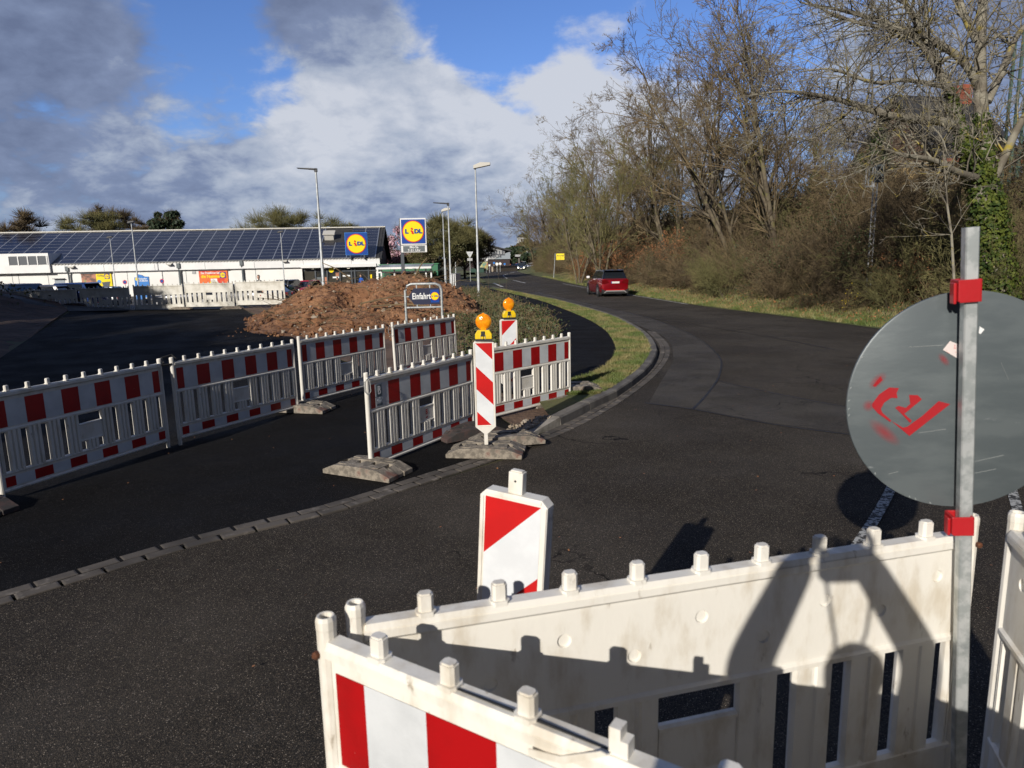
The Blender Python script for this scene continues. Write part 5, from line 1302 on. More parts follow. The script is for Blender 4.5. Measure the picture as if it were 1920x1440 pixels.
    for pq in ((-Wh * .6, Wh * .6),): b = MB(); b.box(-Wh * .7, Wh * .7, -Lh - .014, -Lh - .002, zl + .10, zl + .115); b.build('trim', M['black_rub'], t)
    return t
sv_ = car((5.72, 41.2, 0), radians(6), M['carred'], 'dark red SUV with black roof driving away along the bend', 'suv', M['carblack'], detail='drive'); sv_.scale = (.9, .92, .92)
GC = 'cars parked in front of the shop'
def pk(pxx, d, kind, paint, rz, label, z=None):
    p = at(pxx, 540, d); return car((p.x, d, G(p.x, d)), radians(rz), paint, label, kind, group=GC)
pk(549, 70, 'suv', M['cargrey'], -14, 'grey parked SUV seen from behind right of the last far barrier')
pk(573, 71, 'hatch', M['carpink'], 160, 'small bright red parked car facing us beside the grey SUV')
pk(738, 64, 'wagon', M['carpink'], 85, 'red car whose roof alone shows above the earth heap')
pk(52, 41, 'wagon', M['cargrey'], 95, 'dark parked estate car behind the left end of the far barriers')
pk(122, 43, 'suv', M['carblue'], 82, 'blue parked car behind the far barriers, left of the yellow poster')
pk(8, 39, 'wagon', M['carblack'], 170, 'dark parked car cut off by the left edge of the photo')
pk(345, 47, 'wagon', M['carblack'], 95, 'black parked car behind the far barriers, left of the red poster')
pk(392, 50, 'wagon', M['carblack'], 88, 'low dark parked car directly below the red poster')
pk(440, 47, 'wagon', M['cargrey'], 80, 'dark parked car right of the red poster')
pk(492, 52, 'hatch', M['carblack'], 90, 'black parked car behind the woman')
pk(165, 47, 'wagon', M['carsilver'], 92, 'pale parked car half hidden below the yellow poster')
for (pxx, d, kind, paint, rz, l) in ((978, 150, 'suv', M['carblack'], 176, 'dark car with lit headlights driving towards us, nearest on the far road'), (981, 175, 'van', M['carsilver'], 178, 'pale van behind the dark oncoming car'), (964, 178, 'wagon', M['carblue'], 150, 'blue car parked left of the far road'), (995, 200, 'wagon', M['carsilver'], 175, 'farthest small silver car near the bridge')):
    p = at(pxx, 505, d); c_ = car((p.x, d, 0), radians(rz), paint, l, kind, detail='drive')
    if 'lit headlights' in l:
        hl = bpy.data.materials.new('headlight_lit'); hl.use_nodes = True; hl.node_tree.nodes['Principled BSDF'].inputs['Emission Color'].default_value = (1, .9, .6, 1); hl.node_tree.nodes['Principled BSDF'].inputs['Emission Strength'].default_value = 6
        for s_ in (-1, 1): b = MB(); b.lathe([(.13, 0), (.13, .02)], 10, (s_ * .6, 2.26, .68), None, 'y'); b.build('headlight_beam', hl, c_)
# ================================================================== TREES
def rperp(d, rg):
    v = np.array([rg.gauss(0, 1), rg.gauss(0, 1), rg.gauss(0, 1)]); v -= d * v.dot(d); return v / (np.linalg.norm(v) + 1e-9)
def grow(S, p, d, L_, r, lvl, rg, prm):
    n = max(3, int(L_ / prm['step'][min(lvl, len(prm['step']) - 1)])); st = L_ / n; nc = prm['kids'][lvl] if lvl < len(prm['kids']) else 0
    pts = [p.copy()]; rs = [r]; kp = []
    for i in range(n):
        t = (i + 1) / n
        d = d + rperp(d, rg) * prm['wob'] * rg.random() + np.array([0, 0, prm['up'][min(lvl, len(prm['up']) - 1)]]) * st * .25
        d /= np.linalg.norm(d); p = p + d * st; pts.append(p.copy()); rs.append(max(prm['rmin'], r * (1 - .78 * t))); kp.append((p.copy(), d.copy(), t, rs[-1]))
    for i in range(n): S.append((pts[i], pts[i + 1], rs[i], rs[i + 1], lvl))
    if nc:
        t0 = prm['t0'][min(lvl, len(prm['t0']) - 1)]
        c = [k for k in kp if k[2] > t0] or kp[-1:]
        for j in range(nc):
            q, dd, t, rr_ = c[int(rg.random() * len(c))]
            a = radians(rg.uniform(*prm['ang'])); nd_ = dd * cos(a) + rperp(dd, rg) * sin(a)
            nd_ /= np.linalg.norm(nd_)
            l2 = L_ * prm['ratio'] * rg.uniform(.55, 1.15) * (1.15 - .55 * t)
            grow(S, q, nd_, l2, min(rr_ * .75, r * .55), lvl + 1, rg, prm)
def segs_mesh(name, S, m, parent=None, sides=3, extra=None):
    if not S: return None
    P0 = np.array([s[0] for s in S]); P1 = np.array([s[1] for s in S]); r0 = np.array([s[2] for s in S]); r1 = np.array([s[3] for s in S])
    Dv = P1 - P0; ln = np.linalg.norm(Dv, axis=1, keepdims=True) + 1e-9; Dv = Dv / ln
    up_ = np.where(np.abs(Dv[:, 2:3]) < .9, np.array([[0, 0, 1.]]), np.array([[1., 0, 0]]))
    e1 = np.cross(Dv, up_); e1 /= np.linalg.norm(e1, axis=1, keepdims=True) + 1e-9; e2 = np.cross(Dv, e1)
    n = len(S); V = np.zeros((n, 2, sides, 3))
    for k in range(sides):
        t = 2 * pi * k / sides; o = e1 * cos(t) + e2 * sin(t)
        V[:, 0, k] = P0 - Dv * (r0 * .3)[:, None] + o * r0[:, None]; V[:, 1, k] = P1 + o * r1[:, None]
    b = (np.arange(n) * 2 * sides)[:, None]; Fl = []
    for k in range(sides): Fl.append(np.concatenate([b + k, b + (k + 1) % sides, b + sides + (k + 1) % sides, b + sides + k], 1))
    Fq = np.stack(Fl, 1).reshape(-1, 4); V = V.reshape(-1, 3)
    return npmesh(name, V, Fq, m, parent, smooth=sides > 4)
def quads(C, size, rg_, up_bias=0.0, aspect=.75, nrm=None):
    n = len(C); g = np.random.RandomState(rg_)
    A = g.normal(size=(n, 3)); A /= np.linalg.norm(A, axis=1, keepdims=True); B_ = g.normal(size=(n, 3))
    if nrm is not None: A = np.cross(nrm + g.normal(size=(n, 3)) * .35, A); A /= np.linalg.norm(A, axis=1, keepdims=True) + 1e-9; B_ = np.cross(nrm, A) + g.normal(size=(n, 3)) * .2
    B_ -= A * (A * B_).sum(1, keepdims=True); B_ /= np.linalg.norm(B_, axis=1, keepdims=True) + 1e-9
    s = (size * g.uniform(.6, 1.3, n))[:, None]
    V = np.stack([C + A * s, C + B_ * s * aspect, C - A * s, C - B_ * s * aspect], 1).reshape(-1, 3)
    return V, np.arange(n * 4).reshape(n, 4)
def leaves(name, C, size, m, parent, seed=1, **k):
    V, Fq = quads(np.asarray(C), size, seed, **k); return npmesh(name, V, Fq, m, parent)
def tree_obj(name, seed, height, r, prm, stems=1, lean=(0, 0), bark='bark', twig='twig', spread=.35, crown_leaf=None, big=.035):
    rg = random.Random(seed); S = []
    for i in range(stems):
        a = rg.random() * 6.28 + i * 6.28 / stems; k = spread * (1 if stems > 1 else .2) * rg.uniform(.5, 1.1)
        d = np.array([cos(a) * k + lean[0], sin(a) * k + lean[1], 1.0]); d /= np.linalg.norm(d)
        grow(S, np.array([cos(a) * r * .9 * (stems > 1), sin(a) * r * .9 * (stems > 1), -.25]), d, height * rg.uniform(.72, 1.0) * .9, r * (1 if i == 0 else .75), 0, rg, prm)
    t = empty(name, (0, 0, 0))
    segs_mesh('trunk', [s for s in S if s[2] > big], M[bark], t, 7)
    cr = segs_mesh('crown', [s for s in S if s[2] <= big], M[twig], t, 3)
    if crown_leaf:
        m, dens, size, zmin = crown_leaf; T = [s for s in S if s[4] >= 2]; C = []
        for s in T:
            if rg.random() < dens: C.append(s[1] + np.array([rg.gauss(0, .05), rg.gauss(0, .05), rg.gauss(0, .05)]))
        if C: leaves('leaves', C, size, M[m], cr, seed)
    return t
P_TREE = dict(step=[.8, .6, .5, .4, .35], kids=[12, 9, 7, 3], up=[.22, .14, .04, .0], t0=[.18, .12, .1, .1], ang=(22, 50), ratio=.52, wob=.20, rmin=.0065)
P_UP = dict(step=[.8, .6, .5, .4, .35], kids=[13, 9, 7, 3], up=[.3, .28, .12, .04], t0=[.18, .12, .1, .1], ang=(20, 44), ratio=.48, wob=.17, rmin=.0065)
P_SHRUB = dict(step=[.35, .3, .25], kids=[9, 6, 4], up=[.1, .05, 0], t0=[.15, .1, .1], ang=(20, 60), ratio=.55, wob=.35, rmin=.005)
P_DENSE = dict(step=[.8, .5, .35, .3, .25], kids=[12, 9, 6, 4], up=[.2, .2, .1, .1], t0=[.12, .1, .1, .1], ang=(25, 60), ratio=.50, wob=.3, rmin=.014)
protos = []
def hide_proto(t): protos.append(t); return t
kinds = [tree_obj('bare_tree', 11, 12, .125, P_TREE, 3, (-.12, 0), spread=.30),
         tree_obj('bare_tree', 12, 13, .135, P_UP, 2, (-.05, 0), spread=.22),
         tree_obj('bare_tree', 13, 12, .115, P_TREE, 4, (-.18, 0), spread=.42),
         tree_obj('bare_tree', 14, 11, .13, P_UP, 3, (0, 0), twig='twig_olive', spread=.3),
         tree_obj('bare_tree', 15, 13, .14, P_TREE, 2, (-.2, 0), spread=.45)]
usedk = set()
def plant(proto, x, y, rz, s, label, cat='tree', group=None, z=None, sz=None):
    if proto.name in usedk: o = copytree(proto)
    else: o = proto; usedk.add(proto.name)
    o.location = (x, y, G(x, y) if z is None else z); o.rotation_euler = (0, 0, rz); o.scale = (s, s, sz or s)
    return tag(o, label, cat, group)
GT = 'bare roadside trees on the right bank'
# front row: (px of trunk, distance, kind, turn, scale, words)
row = [(1478, 27.5, 1, .3, 1.02, 'tall bare tree left of the railway signal'),
       (1395, 31, 0, .2, 1.0, 'many stemmed bare tree leaning left over the road, in front of the white house'),
       (1318, 35, 4, .1, 1.0, 'wide leaning bare tree above the right end of the grass verge'),
       (1262, 41, 2, .4, 1.1, 'bare tree whose crown makes the high shoulder of the tree line'),
       (1205, 48, 1, 2.0, 1.02, 'upright bare tree behind the red car'),
       (1160, 56, 0, 1.0, 1.06, 'bare tree with brown oak leaves low on its trunk, right of the yellow town sign'),
       (1115, 66, 4, .6, 1.0, 'bare tree directly above the yellow town sign'),
       (1078, 78, 3, .9, 1.18, 'slim bare tree rising as a spike over the tree line'),
       (1048, 92, 2, 1.9, 1.1, 'bare tree left of the yellow town sign'),
       (1022, 108, 0, 2.5, 1.15, 'next to last bare tree of the row near the church tower'),
       (1004, 122, 3, .2, 1.2, 'last bare tree at the left end of the right bank, beside the church tower')]
for pxx, d, k, rz, s, l in row:
    d *= 1.2; s *= 1.14
    p = at(pxx, 480, d); plant(kinds[k], p.x, d, rz, s, l, 'tree', GT)
back = [(1560, 48, 3), (1450, 40, 4), (1360, 45, 1), (1290, 52, 3), (1235, 60, 0), (1190, 70, 2), (1140, 82, 1), (1095, 98, 4), (1060, 115, 0), (1040, 135, 3), (1720, 60, 1), (1600, 62, 2), (1510, 58, 1), (1420, 64, 2), (1335, 72, 0), (1010, 150, 2), (1085, 60, 3), (1130, 50, 3)]
for i, (pxx, d, k) in enumerate(back):
    p = at(pxx, 470, d); plant(kinds[k], p.x, d, R.random() * 6, R.uniform(.75, .98), 'bare tree standing in the second row behind the roadside trees', 'tree', 'bare trees of the second row on the right bank')

# shrubs of the bank
shr = [tree_obj('shrub', 31, 3.0, .03, P_SHRUB, 11, twig='twig', spread=.8, big=.02), tree_obj('shrub', 32, 3.4, .03, P_SHRUB, 12, twig='twig_olive', spread=.6, big=.02),
       tree_obj('shrub', 33, 2.6, .03, P_SHRUB, 12, twig='twig_dark', spread=1.1, big=.02), tree_obj('shrub', 34, 2.4, .028, P_SHRUB, 11, twig='twig', spread=1.0, big=.02, crown_leaf=('evergreen', .12, .035, 0)),
       tree_obj('shrub', 35, 2.8, .03, P_SHRUB, 9, twig='twig', spread=.7, big=.02, crown_leaf=('oakleaf', .30, .045, 0))]
SL = ['brown twiggy shrub in the undergrowth of the right bank', 'olive green twiggy shrub in the undergrowth of the right bank', 'dark spreading shrub in the undergrowth of the right bank', 'shrub with a few green leaves in the undergrowth of the right bank', 'shrub still holding orange brown oak leaves on the right bank']
y = 11.0
while y < 120:
    for off, sc_ in ((2.4, .72), (3.5, 1.0), (4.9, 1.2), (6.8, 1.3), (9.0, 1.4), (11.5, 1.4)):
        yy = y + R.uniform(-.7, .7); o_ = off + R.uniform(-.5, .5)
        if yy > 70 and off > 9: continue
        if 50 < yy < 90 and off < 4.8 and abs(960 + 1290 * (xe(yy) + o_) / yy - 1052) < 26: continue
        if off > 11 and yy > 45: continue
        x = xe(yy) + o_
        u = 960 + 1290 * x / yy
        if u > 2080: continue
        k = R.choice([0, 0, 1, 2, 2, 3])
        if 45 < yy < 75 and off < 5 and R.random() < .45: k = 4
        s = sc_ * R.uniform(.8, 1.15) * (1 + max(0, yy - 50) * .006)
        plant(shr[k], x, yy, R.random() * 6.28, s, SL[k], 'shrub', 'undergrowth shrubs of the right bank: ' + ['brown', 'olive', 'dark', 'leafy', 'oak leaved'][k])
    y += 1.5 * (1 + y / 70)
p = at(1560, 590, 22.5)
oakb = plant(shr[4], at(1685, 480, 23.5).x + .4, 23.5, 1.0, .62, 'shrub with a clump of orange dry leaves just above the round sign', 'shrub')
fx = empty('forsythia_bush', (at(1580, 560, 23.2).x, 23.2, 0), 0, 'small bush with bright yellow blossom at the foot of the bank', 'shrub'); fx.location.z = G(fx.location.x, 23.2)
S = []; rg = random.Random(5)
for i in range(9): grow(S, np.array([0, 0, 0.]), np.array([rg.uniform(-.4, .4), rg.uniform(-.4, .4), 1.]) / 1.1, rg.uniform(.5, .95), .01, 1, rg, dict(P_SHRUB, kids=[0, 2, 0]))
segs_mesh('stem', S, M['twig'], fx, 3); leaves('blossom', [s[1] for s in S if rg.random() < .5], .022, M['forsythia'], fx, 3)

# dead leaves fallen on the bank and the verge
n = 9000; g = np.random.RandomState(4); C = []
for i in range(n):
    yy = 12 + 60 * g.rand() ** 1.6; x = xe(yy) + g.uniform(.4, 6); C.append((x, yy, G(x, yy) + .05 + g.rand() * .06))
tag(leaves('fallen_leaves', C, .035, M['oakleaf'], None, 9), 'fallen brown leaves scattered along the right verge', 'leaves', kind='stuff')

# the big ivy clad tree at the right, its limbs laid out by hand
D0 = 18.2
bt = empty('ivy_tree', (at(1878, 560, D0).x, D0, 0), 0, 'big bare tree with ivy covered trunk at the right edge of the photo', 'tree')
bt.location.z = G(bt.location.x, D0) - .1; O = np.array(bt.location)
def limb(pts):  # (px,py,depth offset,radius)
    P = [np.array(at(a, b_, D0 + dz)) - O for a, b_, dz, r_ in pts]; rs = [q[3] for q in pts]
    V_ = smoothline([Vector(q) for q in P], 4); o = []
    for i in range(len(V_)): t = i / 4; j = min(int(t), len(rs) - 2); o.append(rs[j] + (rs[j + 1] - rs[j]) * (t - j))
    return [np.array(v) for v in V_], o
limbs = [limb([(1885, 640, 0, .42), (1868, 540, 0, .36), (1858, 450, 0, .31), (1852, 370, 0, .26), (1846, 290, 0, .20), (1838, 180, .2, .16), (1838, 90, .3, .13), (1842, 10, .4, .11), (1850, -90, .3, .09), (1845, -200, .3, .05)]),
         limb([(1856, 440, 0, .24), (1832, 330, -.2, .19), (1815, 285, -.3, .17), (1795, 230, -.4, .14), (1780, 170, -.5, .115), (1755, 125, -.5, .10), (1728, 60, -.6, .085), (1700, 10, -.8, .06), (1660, -60, -1, .04)]),
         limb([(1800, 242, -.3, .12), (1765, 228, -.8, .105), (1700, 222, -1.3, .095), (1650, 212, -1.6, .075), (1590, 192, -2, .06), (1530, 178, -2.4, .045), (1470, 172, -2.8, .028), (1410, 178, -3, .015)]),
         limb([(1838, 170, .2, .11), (1810, 120, 0, .095), (1770, 88, -.2, .085), (1715, 62, -.5, .07), (1650, 40, -.8, .055), (1580, 20, -1.2, .035), (1500, 5, -1.5, .02)]),
         limb([(1760, 135, -.5, .07), (1720, 75, -.8, .06), (1690, 55, -1, .05), (1620, 45, -1.3, .04), (1550, 22, -1.6, .03), (1490, -10, -2, .015)]),
         limb([(1852, 190, .2, .10), (1885, 120, .6, .09), (1905, 70, 1, .075), (1950, 20, 1.2, .06), (2010, -30, 1.4, .04)]),
         limb([(1830, 75, .3, .09), (1805, 20, .5, .08), (1790, -50, .6, .06), (1770, -130, .6, .03)]),
         limb([(1780, 165, -.5, .06), (1700, 150, -1.2, .05), (1640, 155, -1.6, .04), (1560, 130, -2, .028), (1500, 135, -2.3, .015)]),
         limb([(1856, 350, 0, .12), (1885, 290, -.3, .10), (1920, 220, -.5, .085), (1980, 160, -.6, .06)]),
         limb([(1840, 335, -.1, .11), (1800, 325, -.9, .085), (1750, 300, -1.4, .06), (1690, 290, -1.8, .045), (1630, 270, -2.2, .03), (1560, 262, -2.6, .014)]),
         limb([(1800, 290, -.4, .07), (1760, 262, .6, .05), (1720, 258, 1, .035), (1670, 245, 1.4, .02)])]
rg = random.Random(21); S = []
PB = dict(step=[.5, .35, .28, .22], kids=[0, 6, 4, 0], up=[.1, .12, .1, .05], t0=[.1, .1, .1, .1], ang=(30, 65), ratio=.5, wob=.40, rmin=.005)
for li, (P, rs) in enumerate(limbs):
    for i in range(len(P) - 1): S.append((P[i], P[i + 1], rs[i], rs[i + 1], 0))
    for i in range(2, len(P)):
        if rs[i] > .20: continue
        for k in range(1 if rs[i] > .1 else 2):
            d = P[i] - P[i - 1]; d /= np.linalg.norm(d) + 1e-9; a = radians(rg.uniform(30, 70)); nd_ = d * cos(a) + rperp(d, rg) * sin(a) + np.array([0, 0, .12]); nd_ /= np.linalg.norm(nd_)
            grow(S, P[i], nd_, rg.uniform(.8, 2.3), min(rs[i] * .45, .03), 1, rg, PB)
segs_mesh('trunk', [s for s in S if s[2] > .03], M['bark_near'], bt, 9); segs_mesh('crown', [s for s in S if s[2] <= .03], M['bark_near'], bt, 3)
C = []; NN = []
def ivy_on(P, rs, t0, t1, n, th):
    for _ in range(n):
        t = rg.uniform(t0, t1) * (len(P) - 1); i = min(int(t), len(P) - 2); q = P[i] + (P[i + 1] - P[i]) * (t - i); a = rg.random() * 6.28
        r_ = rs[i] + abs(rg.gauss(0, th)) * (1 - .5 * (t / (len(P) - 1) - t0) / (t1 - t0 + 1e-6)); v = np.array([cos(a), sin(a), rg.uniform(-.1, .2)]); C.append(q + v * r_ + np.array([0, 0, rg.uniform(-.05, .05)])); NN.append(v)
ivy_on(*limbs[0], 0.02, .34, 7500, .17); ivy_on(*limbs[0], .3, .52, 1700, .05); ivy_on(*limbs[1], .02, .30, 2600, .10); ivy_on(*limbs[1], .3, .50, 500, .03)
leaves('ivy', C, .042, M['ivy'], bt, 5, nrm=np.array(NN), aspect=.9)
# young birch-like sapling before it
S = []; rg = random.Random(9); sp = empty('sapling', (at(1790, 560, 16.5).x, 16.5, 0), 0, 'thin pale sapling left of the ivy tree above the round sign', 'tree'); sp.location.z = G(sp.location.x, 16.5)
Ps, rs = [np.array(at(a, b_, 16.5)) - np.array(sp.location) for a, b_ in ((1790, 545), (1784, 440), (1776, 385), (1772, 330), (1768, 270))], [.035, .03, .025, .018, .01]
for i in range(4): S.append((Ps[i], Ps[i + 1], rs[i], rs[i + 1], 0))
for i in range(1, 5):
    for k in range(4): grow(S, Ps[i], np.array([rg.uniform(-1, .4), rg.uniform(-.5, .5), rg.uniform(-.1, .7)]), rg.uniform(.7, 1.8), .012, 1, rg, dict(PB, kids=[0, 3, 2, 0]))
segs_mesh('trunk', [s for s in S if s[4] == 0], M['bark_near'], sp, 7); segs_mesh('crown', [s for s in S if s[4] > 0], M['bark_near'], sp, 3)

# conifers and green trees behind the bank
def conifer(x, y, h, r, label, seed, m='conifer', layers=26, z=None, shape=1.0):
    rg = random.Random(seed); t = empty('conifer', (x, y, G(x, y) if z is None else z), 0, label, 'conifer'); S = [(np.array([0, 0, -.2]), np.array([0, 0, h * .97]), .16, .03, 0)]; C = []
    for i in range(layers):
        f = i / layers; zz = h * (.08 + .9 * f); rr_ = r * (1 - f) ** shape * rg.uniform(.75, 1.15) + .1
        for k in range(9):
            a = rg.random() * 6.28; l = rr_ * rg.uniform(.7, 1.1); e = np.array([cos(a) * l, sin(a) * l, zz - .22 * l]); S.append((np.array([0, 0, zz]), e, .03, .01, 1))
            for q in range(26): u = rg.random() ** .6; C.append(np.array([0, 0, zz]) * (1 - u) + e * u + np.array([rg.gauss(0, .12 * (1 + r * .12)), rg.gauss(0, .12 * (1 + r * .12)), rg.gauss(0, .08)]))
    segs_mesh('trunk', S, M['bark'], t, 5); leaves('crown', C, .10 * (1 + r * .06), M[m], t, seed, aspect=.5); return t
for i, (pxx, yt, d, r, l) in enumerate(((1650, 235, 46, 2.6, 'tall dark spruce right of the railway signal'), (1618, 285, 50, 2.4, 'dark spruce left of the railway signal'), (1530, 320, 55, 2.2, 'dark evergreen behind the bare trees left of the signal'), (1345, 380, 60, 1.6, 'narrow evergreen between the bare trees'), (1700, 215, 60, 2.0, 'slim dark conifer left of the dark roofed house'))):
    p = at(pxx, yt, d); conifer(p.x, d, p.z - G(p.x, d), r, l, 40 + i, 'evergreen' if i in (0, 1) else 'conifer')
# dark pine behind the shop roof: clumps
def leafy(x, y, h, w_, label, m, seed, n=6000, size=.16, trunk=True, flat=.7, cl=26, tw='twig_dark', name='leafy_tree', z=None, base=.25, tn=900):
    rg = random.Random(seed); g = np.random.RandomState(seed); t = empty(name, (x, y, G(x, y) if z is None else z), 0, label, 'tree'); cents = []
    S = [(np.array([0, 0, -.2]), np.array([0, 0, h * .6]), h * .025, h * .012, 0)]
    for i in range(cl):
        a = rg.random() * 6.28; v = rg.uniform(-.55, 1); q = sqrt(max(0, 1 - v * v)) ; k_ = rg.uniform(.55, .92); hz = h * (1 - base) / 2
        c = np.array([cos(a) * q * k_ * w_, sin(a) * q * k_ * w_, h * base + hz + v * k_ * hz * .95]); cents.append((c, w_ * rg.uniform(.26, .40))); S.append((np.array([0, 0, c[2] * .4]), c, .06, .02, 1))
    C = []
    for i in range(n):
        c, r_ = cents[i % cl]; v = g.normal(size=3); v /= np.linalg.norm(v); C.append(c + v * r_ * g.uniform(.5, 1.05) * np.array([1, 1, flat]))
    for i in range(tn):
        c, r_ = cents[i % cl]; v = g.normal(size=3); v[2] = abs(v[2]) * .9 + .2; v /= np.linalg.norm(v); S.append((c, c + v * r_ * rg.uniform(.8, 1.45), .018, .01, 2))
    segs_mesh('trunk', [s for s in S if s[4] < 2], M['bark'], t, 5); cr = leaves('crown', C, size, M[m], t, seed)
    segs_mesh('twigs', [s for s in S if s[4] == 2], M[tw], cr, 3); return t
def skyl(pxx, yt, d, w_, label, m, seed, **k):
    p = at(pxx, yt, d); gz0 = G(p.x, d); return leafy(p.x, d, p.z - gz0, w_, label, m, seed, **k)
M['olive_leaf'] = mat('olive_buds', (.105, .115, .045), .7, c2=(.16, .16, .07), scale=.6)
M['brown_buds'] = mat('brown_buds', (.10, .075, .05), .8, c2=(.15, .11, .07), scale=.6)
skyl(318, 384, 100, 2.9, 'big dark pine rising behind the middle of the shop roof', 'conifer', 61, n=7000, size=.20, cl=22)
skyl(288, 392, 104, 1.8, 'narrow dark conifer left of the big pine', 'conifer', 62, n=3500, size=.20, cl=14)
for i, (pxx, yt, d, w_, l) in enumerate(((495, 389, 112, 5.4, 'broad round olive willow behind the shop roof, left one'), (560, 396, 114, 4.2, 'middle olive willow behind the shop roof'), (608, 398, 112, 3.6, 'right olive willow behind the tall lamp'), (655, 418, 118, 2.6, 'low olive tree just left of the roof sign'), (150, 400, 105, 3.4, 'olive bush tree behind the roof at the left'), (200, 392, 108, 3.4, 'yellowish olive tree behind the roof'))):
    skyl(pxx, yt, d, w_, l, 'olive_leaf', 70 + i, n=2600, size=.085, tw='twig_olive', tn=3200, cl=34, name='willow')
for i, (pxx, yt, d, w_, l) in enumerate(((183, 386, 112, 2.6, 'brown birch behind the roof, left of the pine'), (222, 387, 112, 3.2, 'wide brown birch behind the roof beside the pine'), (35, 394, 80, 2.6, 'bare brown tree above the left end of the roof'), (262, 400, 108, 1.8, 'small brown tree between birch and conifers'))):
    skyl(pxx, yt, d, w_, l, 'brown_buds', 80 + i, n=900, size=.07, tw='twig_dark', tn=4200, cl=34, name='birch')
skyl(741, 424, 92, 2.7, 'pink blossoming tree right of the shop gable', 'blossom', 90, n=2600, size=.13, tw='twig_dark', tn=700, name='blossom_tree', base=.1)
skyl(700, 424, 110, 2.5, 'pink blossoming treetop showing over the roof ridge', 'blossom', 91, n=1600, size=.12, tw='twig_dark', tn=500, name='blossom_tree', base=.3)
for i, (pxx, yt, d, w_, l) in enumerate(((815, 398, 84, 3.0, 'olive thicket tree right of the pylon sign'), (842, 402, 84, 3.0, 'tallest olive thicket tree behind the pair of lamp posts'), (868, 412, 90, 3.0, 'olive thicket tree left of the tallest lamp post'), (893, 430, 96, 2.6, 'brown bare tree behind the tallest lamp post'), (790, 440, 84, 2.4, 'olive tree directly behind the pylon sign'))):
    skyl(pxx, yt, d, w_, l, 'olive_leaf' if i < 3 else 'brown_buds', 95 + i, n=3200, size=.075, tw='twig_olive' if i != 3 else 'twig_dark', tn=4600, cl=40, name='thicket_tree', base=.05)
for i, (pxx, d) in enumerate(((770, 76), (800, 72), (830, 74))):
    p = at(pxx, 500, d); leafy(p.x, d, 1.6, 1.3, ('low green bush at the foot of the pylon sign', 'low green bush right of the trolley shelter', 'low brown bush below the olive thicket')[i], 'evergreen' if i < 2 else 'brown_buds', 110 + i, n=1600, size=.07, tn=300, cl=10, name='bush', base=0)
for i, (pxx, yt, d, w_, l) in enumerate(((958, 462, 235, 4, 'dark far conifer left of the church tower'), (970, 459, 235, 4, 'dark far conifer in front of the church tower'), (985, 462, 240, 4, 'dark far conifer right of the church tower'), (948, 466, 240, 4, 'dark far conifer at the sports hall roof'), (1003, 468, 220, 4, 'dark far tree above the bridge'))):
    skyl(pxx, yt, d, w_, l, 'conifer', 120 + i, n=1500, size=.5, cl=16, tn=100, name='far_conifer', base=0)
# far wooded hill line, reads as one mass
C = []; g = np.random.RandomState(8)
for i in range(16000):
    x = g.uniform(-330, 120); yy = g.uniform(330, 380) ; C.append((x, yy, g.rand() ** .7 * (9 + 4 * sin(x * .05) + 2 * sin(x * .21)) - 1))
tag(leaves('far_wood', C, 1.5, M['twig_dark'], None, 7), 'distant brown wood on the horizon behind the shop', 'wood', kind='stuff')
C = []
for i in range(9000):
    x = g.uniform(20, 190); yy = g.uniform(95, 130); C.append((x, yy, 3 + g.rand() ** .8 * (6 + 1.5 * sin(x * .2))))
tag(leaves('wood_behind_bank', C, .45, M['twig_dark'], None, 17), 'brown wood seen through the bare trees of the right bank', 'wood', kind='stuff')
# thin undergrowth mass inside the bank
S = []; rg = random.Random(77)
for i in range(16000):
    yy = 13 + 95 * rg.random() ** 1.5; x = xe(yy) + rg.uniform(3.2, 13); z = G(x, yy); l = rg.uniform(.6, 2.3) * (1 + yy * .012); d = np.array([rg.uniform(-.8, .8), rg.uniform(-.8, .8), rg.uniform(.3, 1.2)]); d /= np.linalg.norm(d); q = np.array([x, yy, z]); m_ = q + d * l * .5; d2 = d + rperp(d, rg) * .5
    S.append((q, m_, .010, .008, 0)); S.append((m_, m_ + d2 * l * .5, .008, .004, 0))
tag(segs_mesh('undergrowth', S, M['twig'], None, 3), 'tangle of thin brown stems filling the right bank', 'undergrowth', kind='stuff')

# out of frame trees behind the left shoulder: they shade driveway and far barriers
LT = ['bare tree left of the driveway, out of the photo, shading it', 'bare tree beyond the left edge shading the far barriers']
for (x, yy, k, s, l) in ((-17.5, 3, 0, .80, 0), (-21, 9, 2, .82, 0), (-14.5, -4, 4, .75, 0), (-19, -2, 1, .78, 0), (-27, 17, 0, .8, 1)):
    plant(kinds[k], x, yy, R.random() * 6, s, LT[l], 'tree', 'bare trees left outside the photo', sz=s * .85)
for i, (x, yy, h_, w_) in enumerate(((-14.2, 2.2, 8.0, 2.4), (-13.6, -2.8, 7.0, 2.0), (-17.8, 3.5, 8.5, 2.6), (-20.8, 8, 9, 2.6), (-24.8, 10.5, 9, 2.6), (-15.5, -3, 9, 2.4), (-22.6, 3.5, 9.5, 2.8), (-19.2, -1.5, 9.5, 2.6))):
    leafy(x, yy, h_, w_, 'evergreen hedge tree left of the driveway outside the photo', 'evergreen', 140 + i, n=9000, size=.14, cl=34, tn=200, name='hedge_tree', base=.12)['group'] = 'evergreen trees outside the photo on the left'
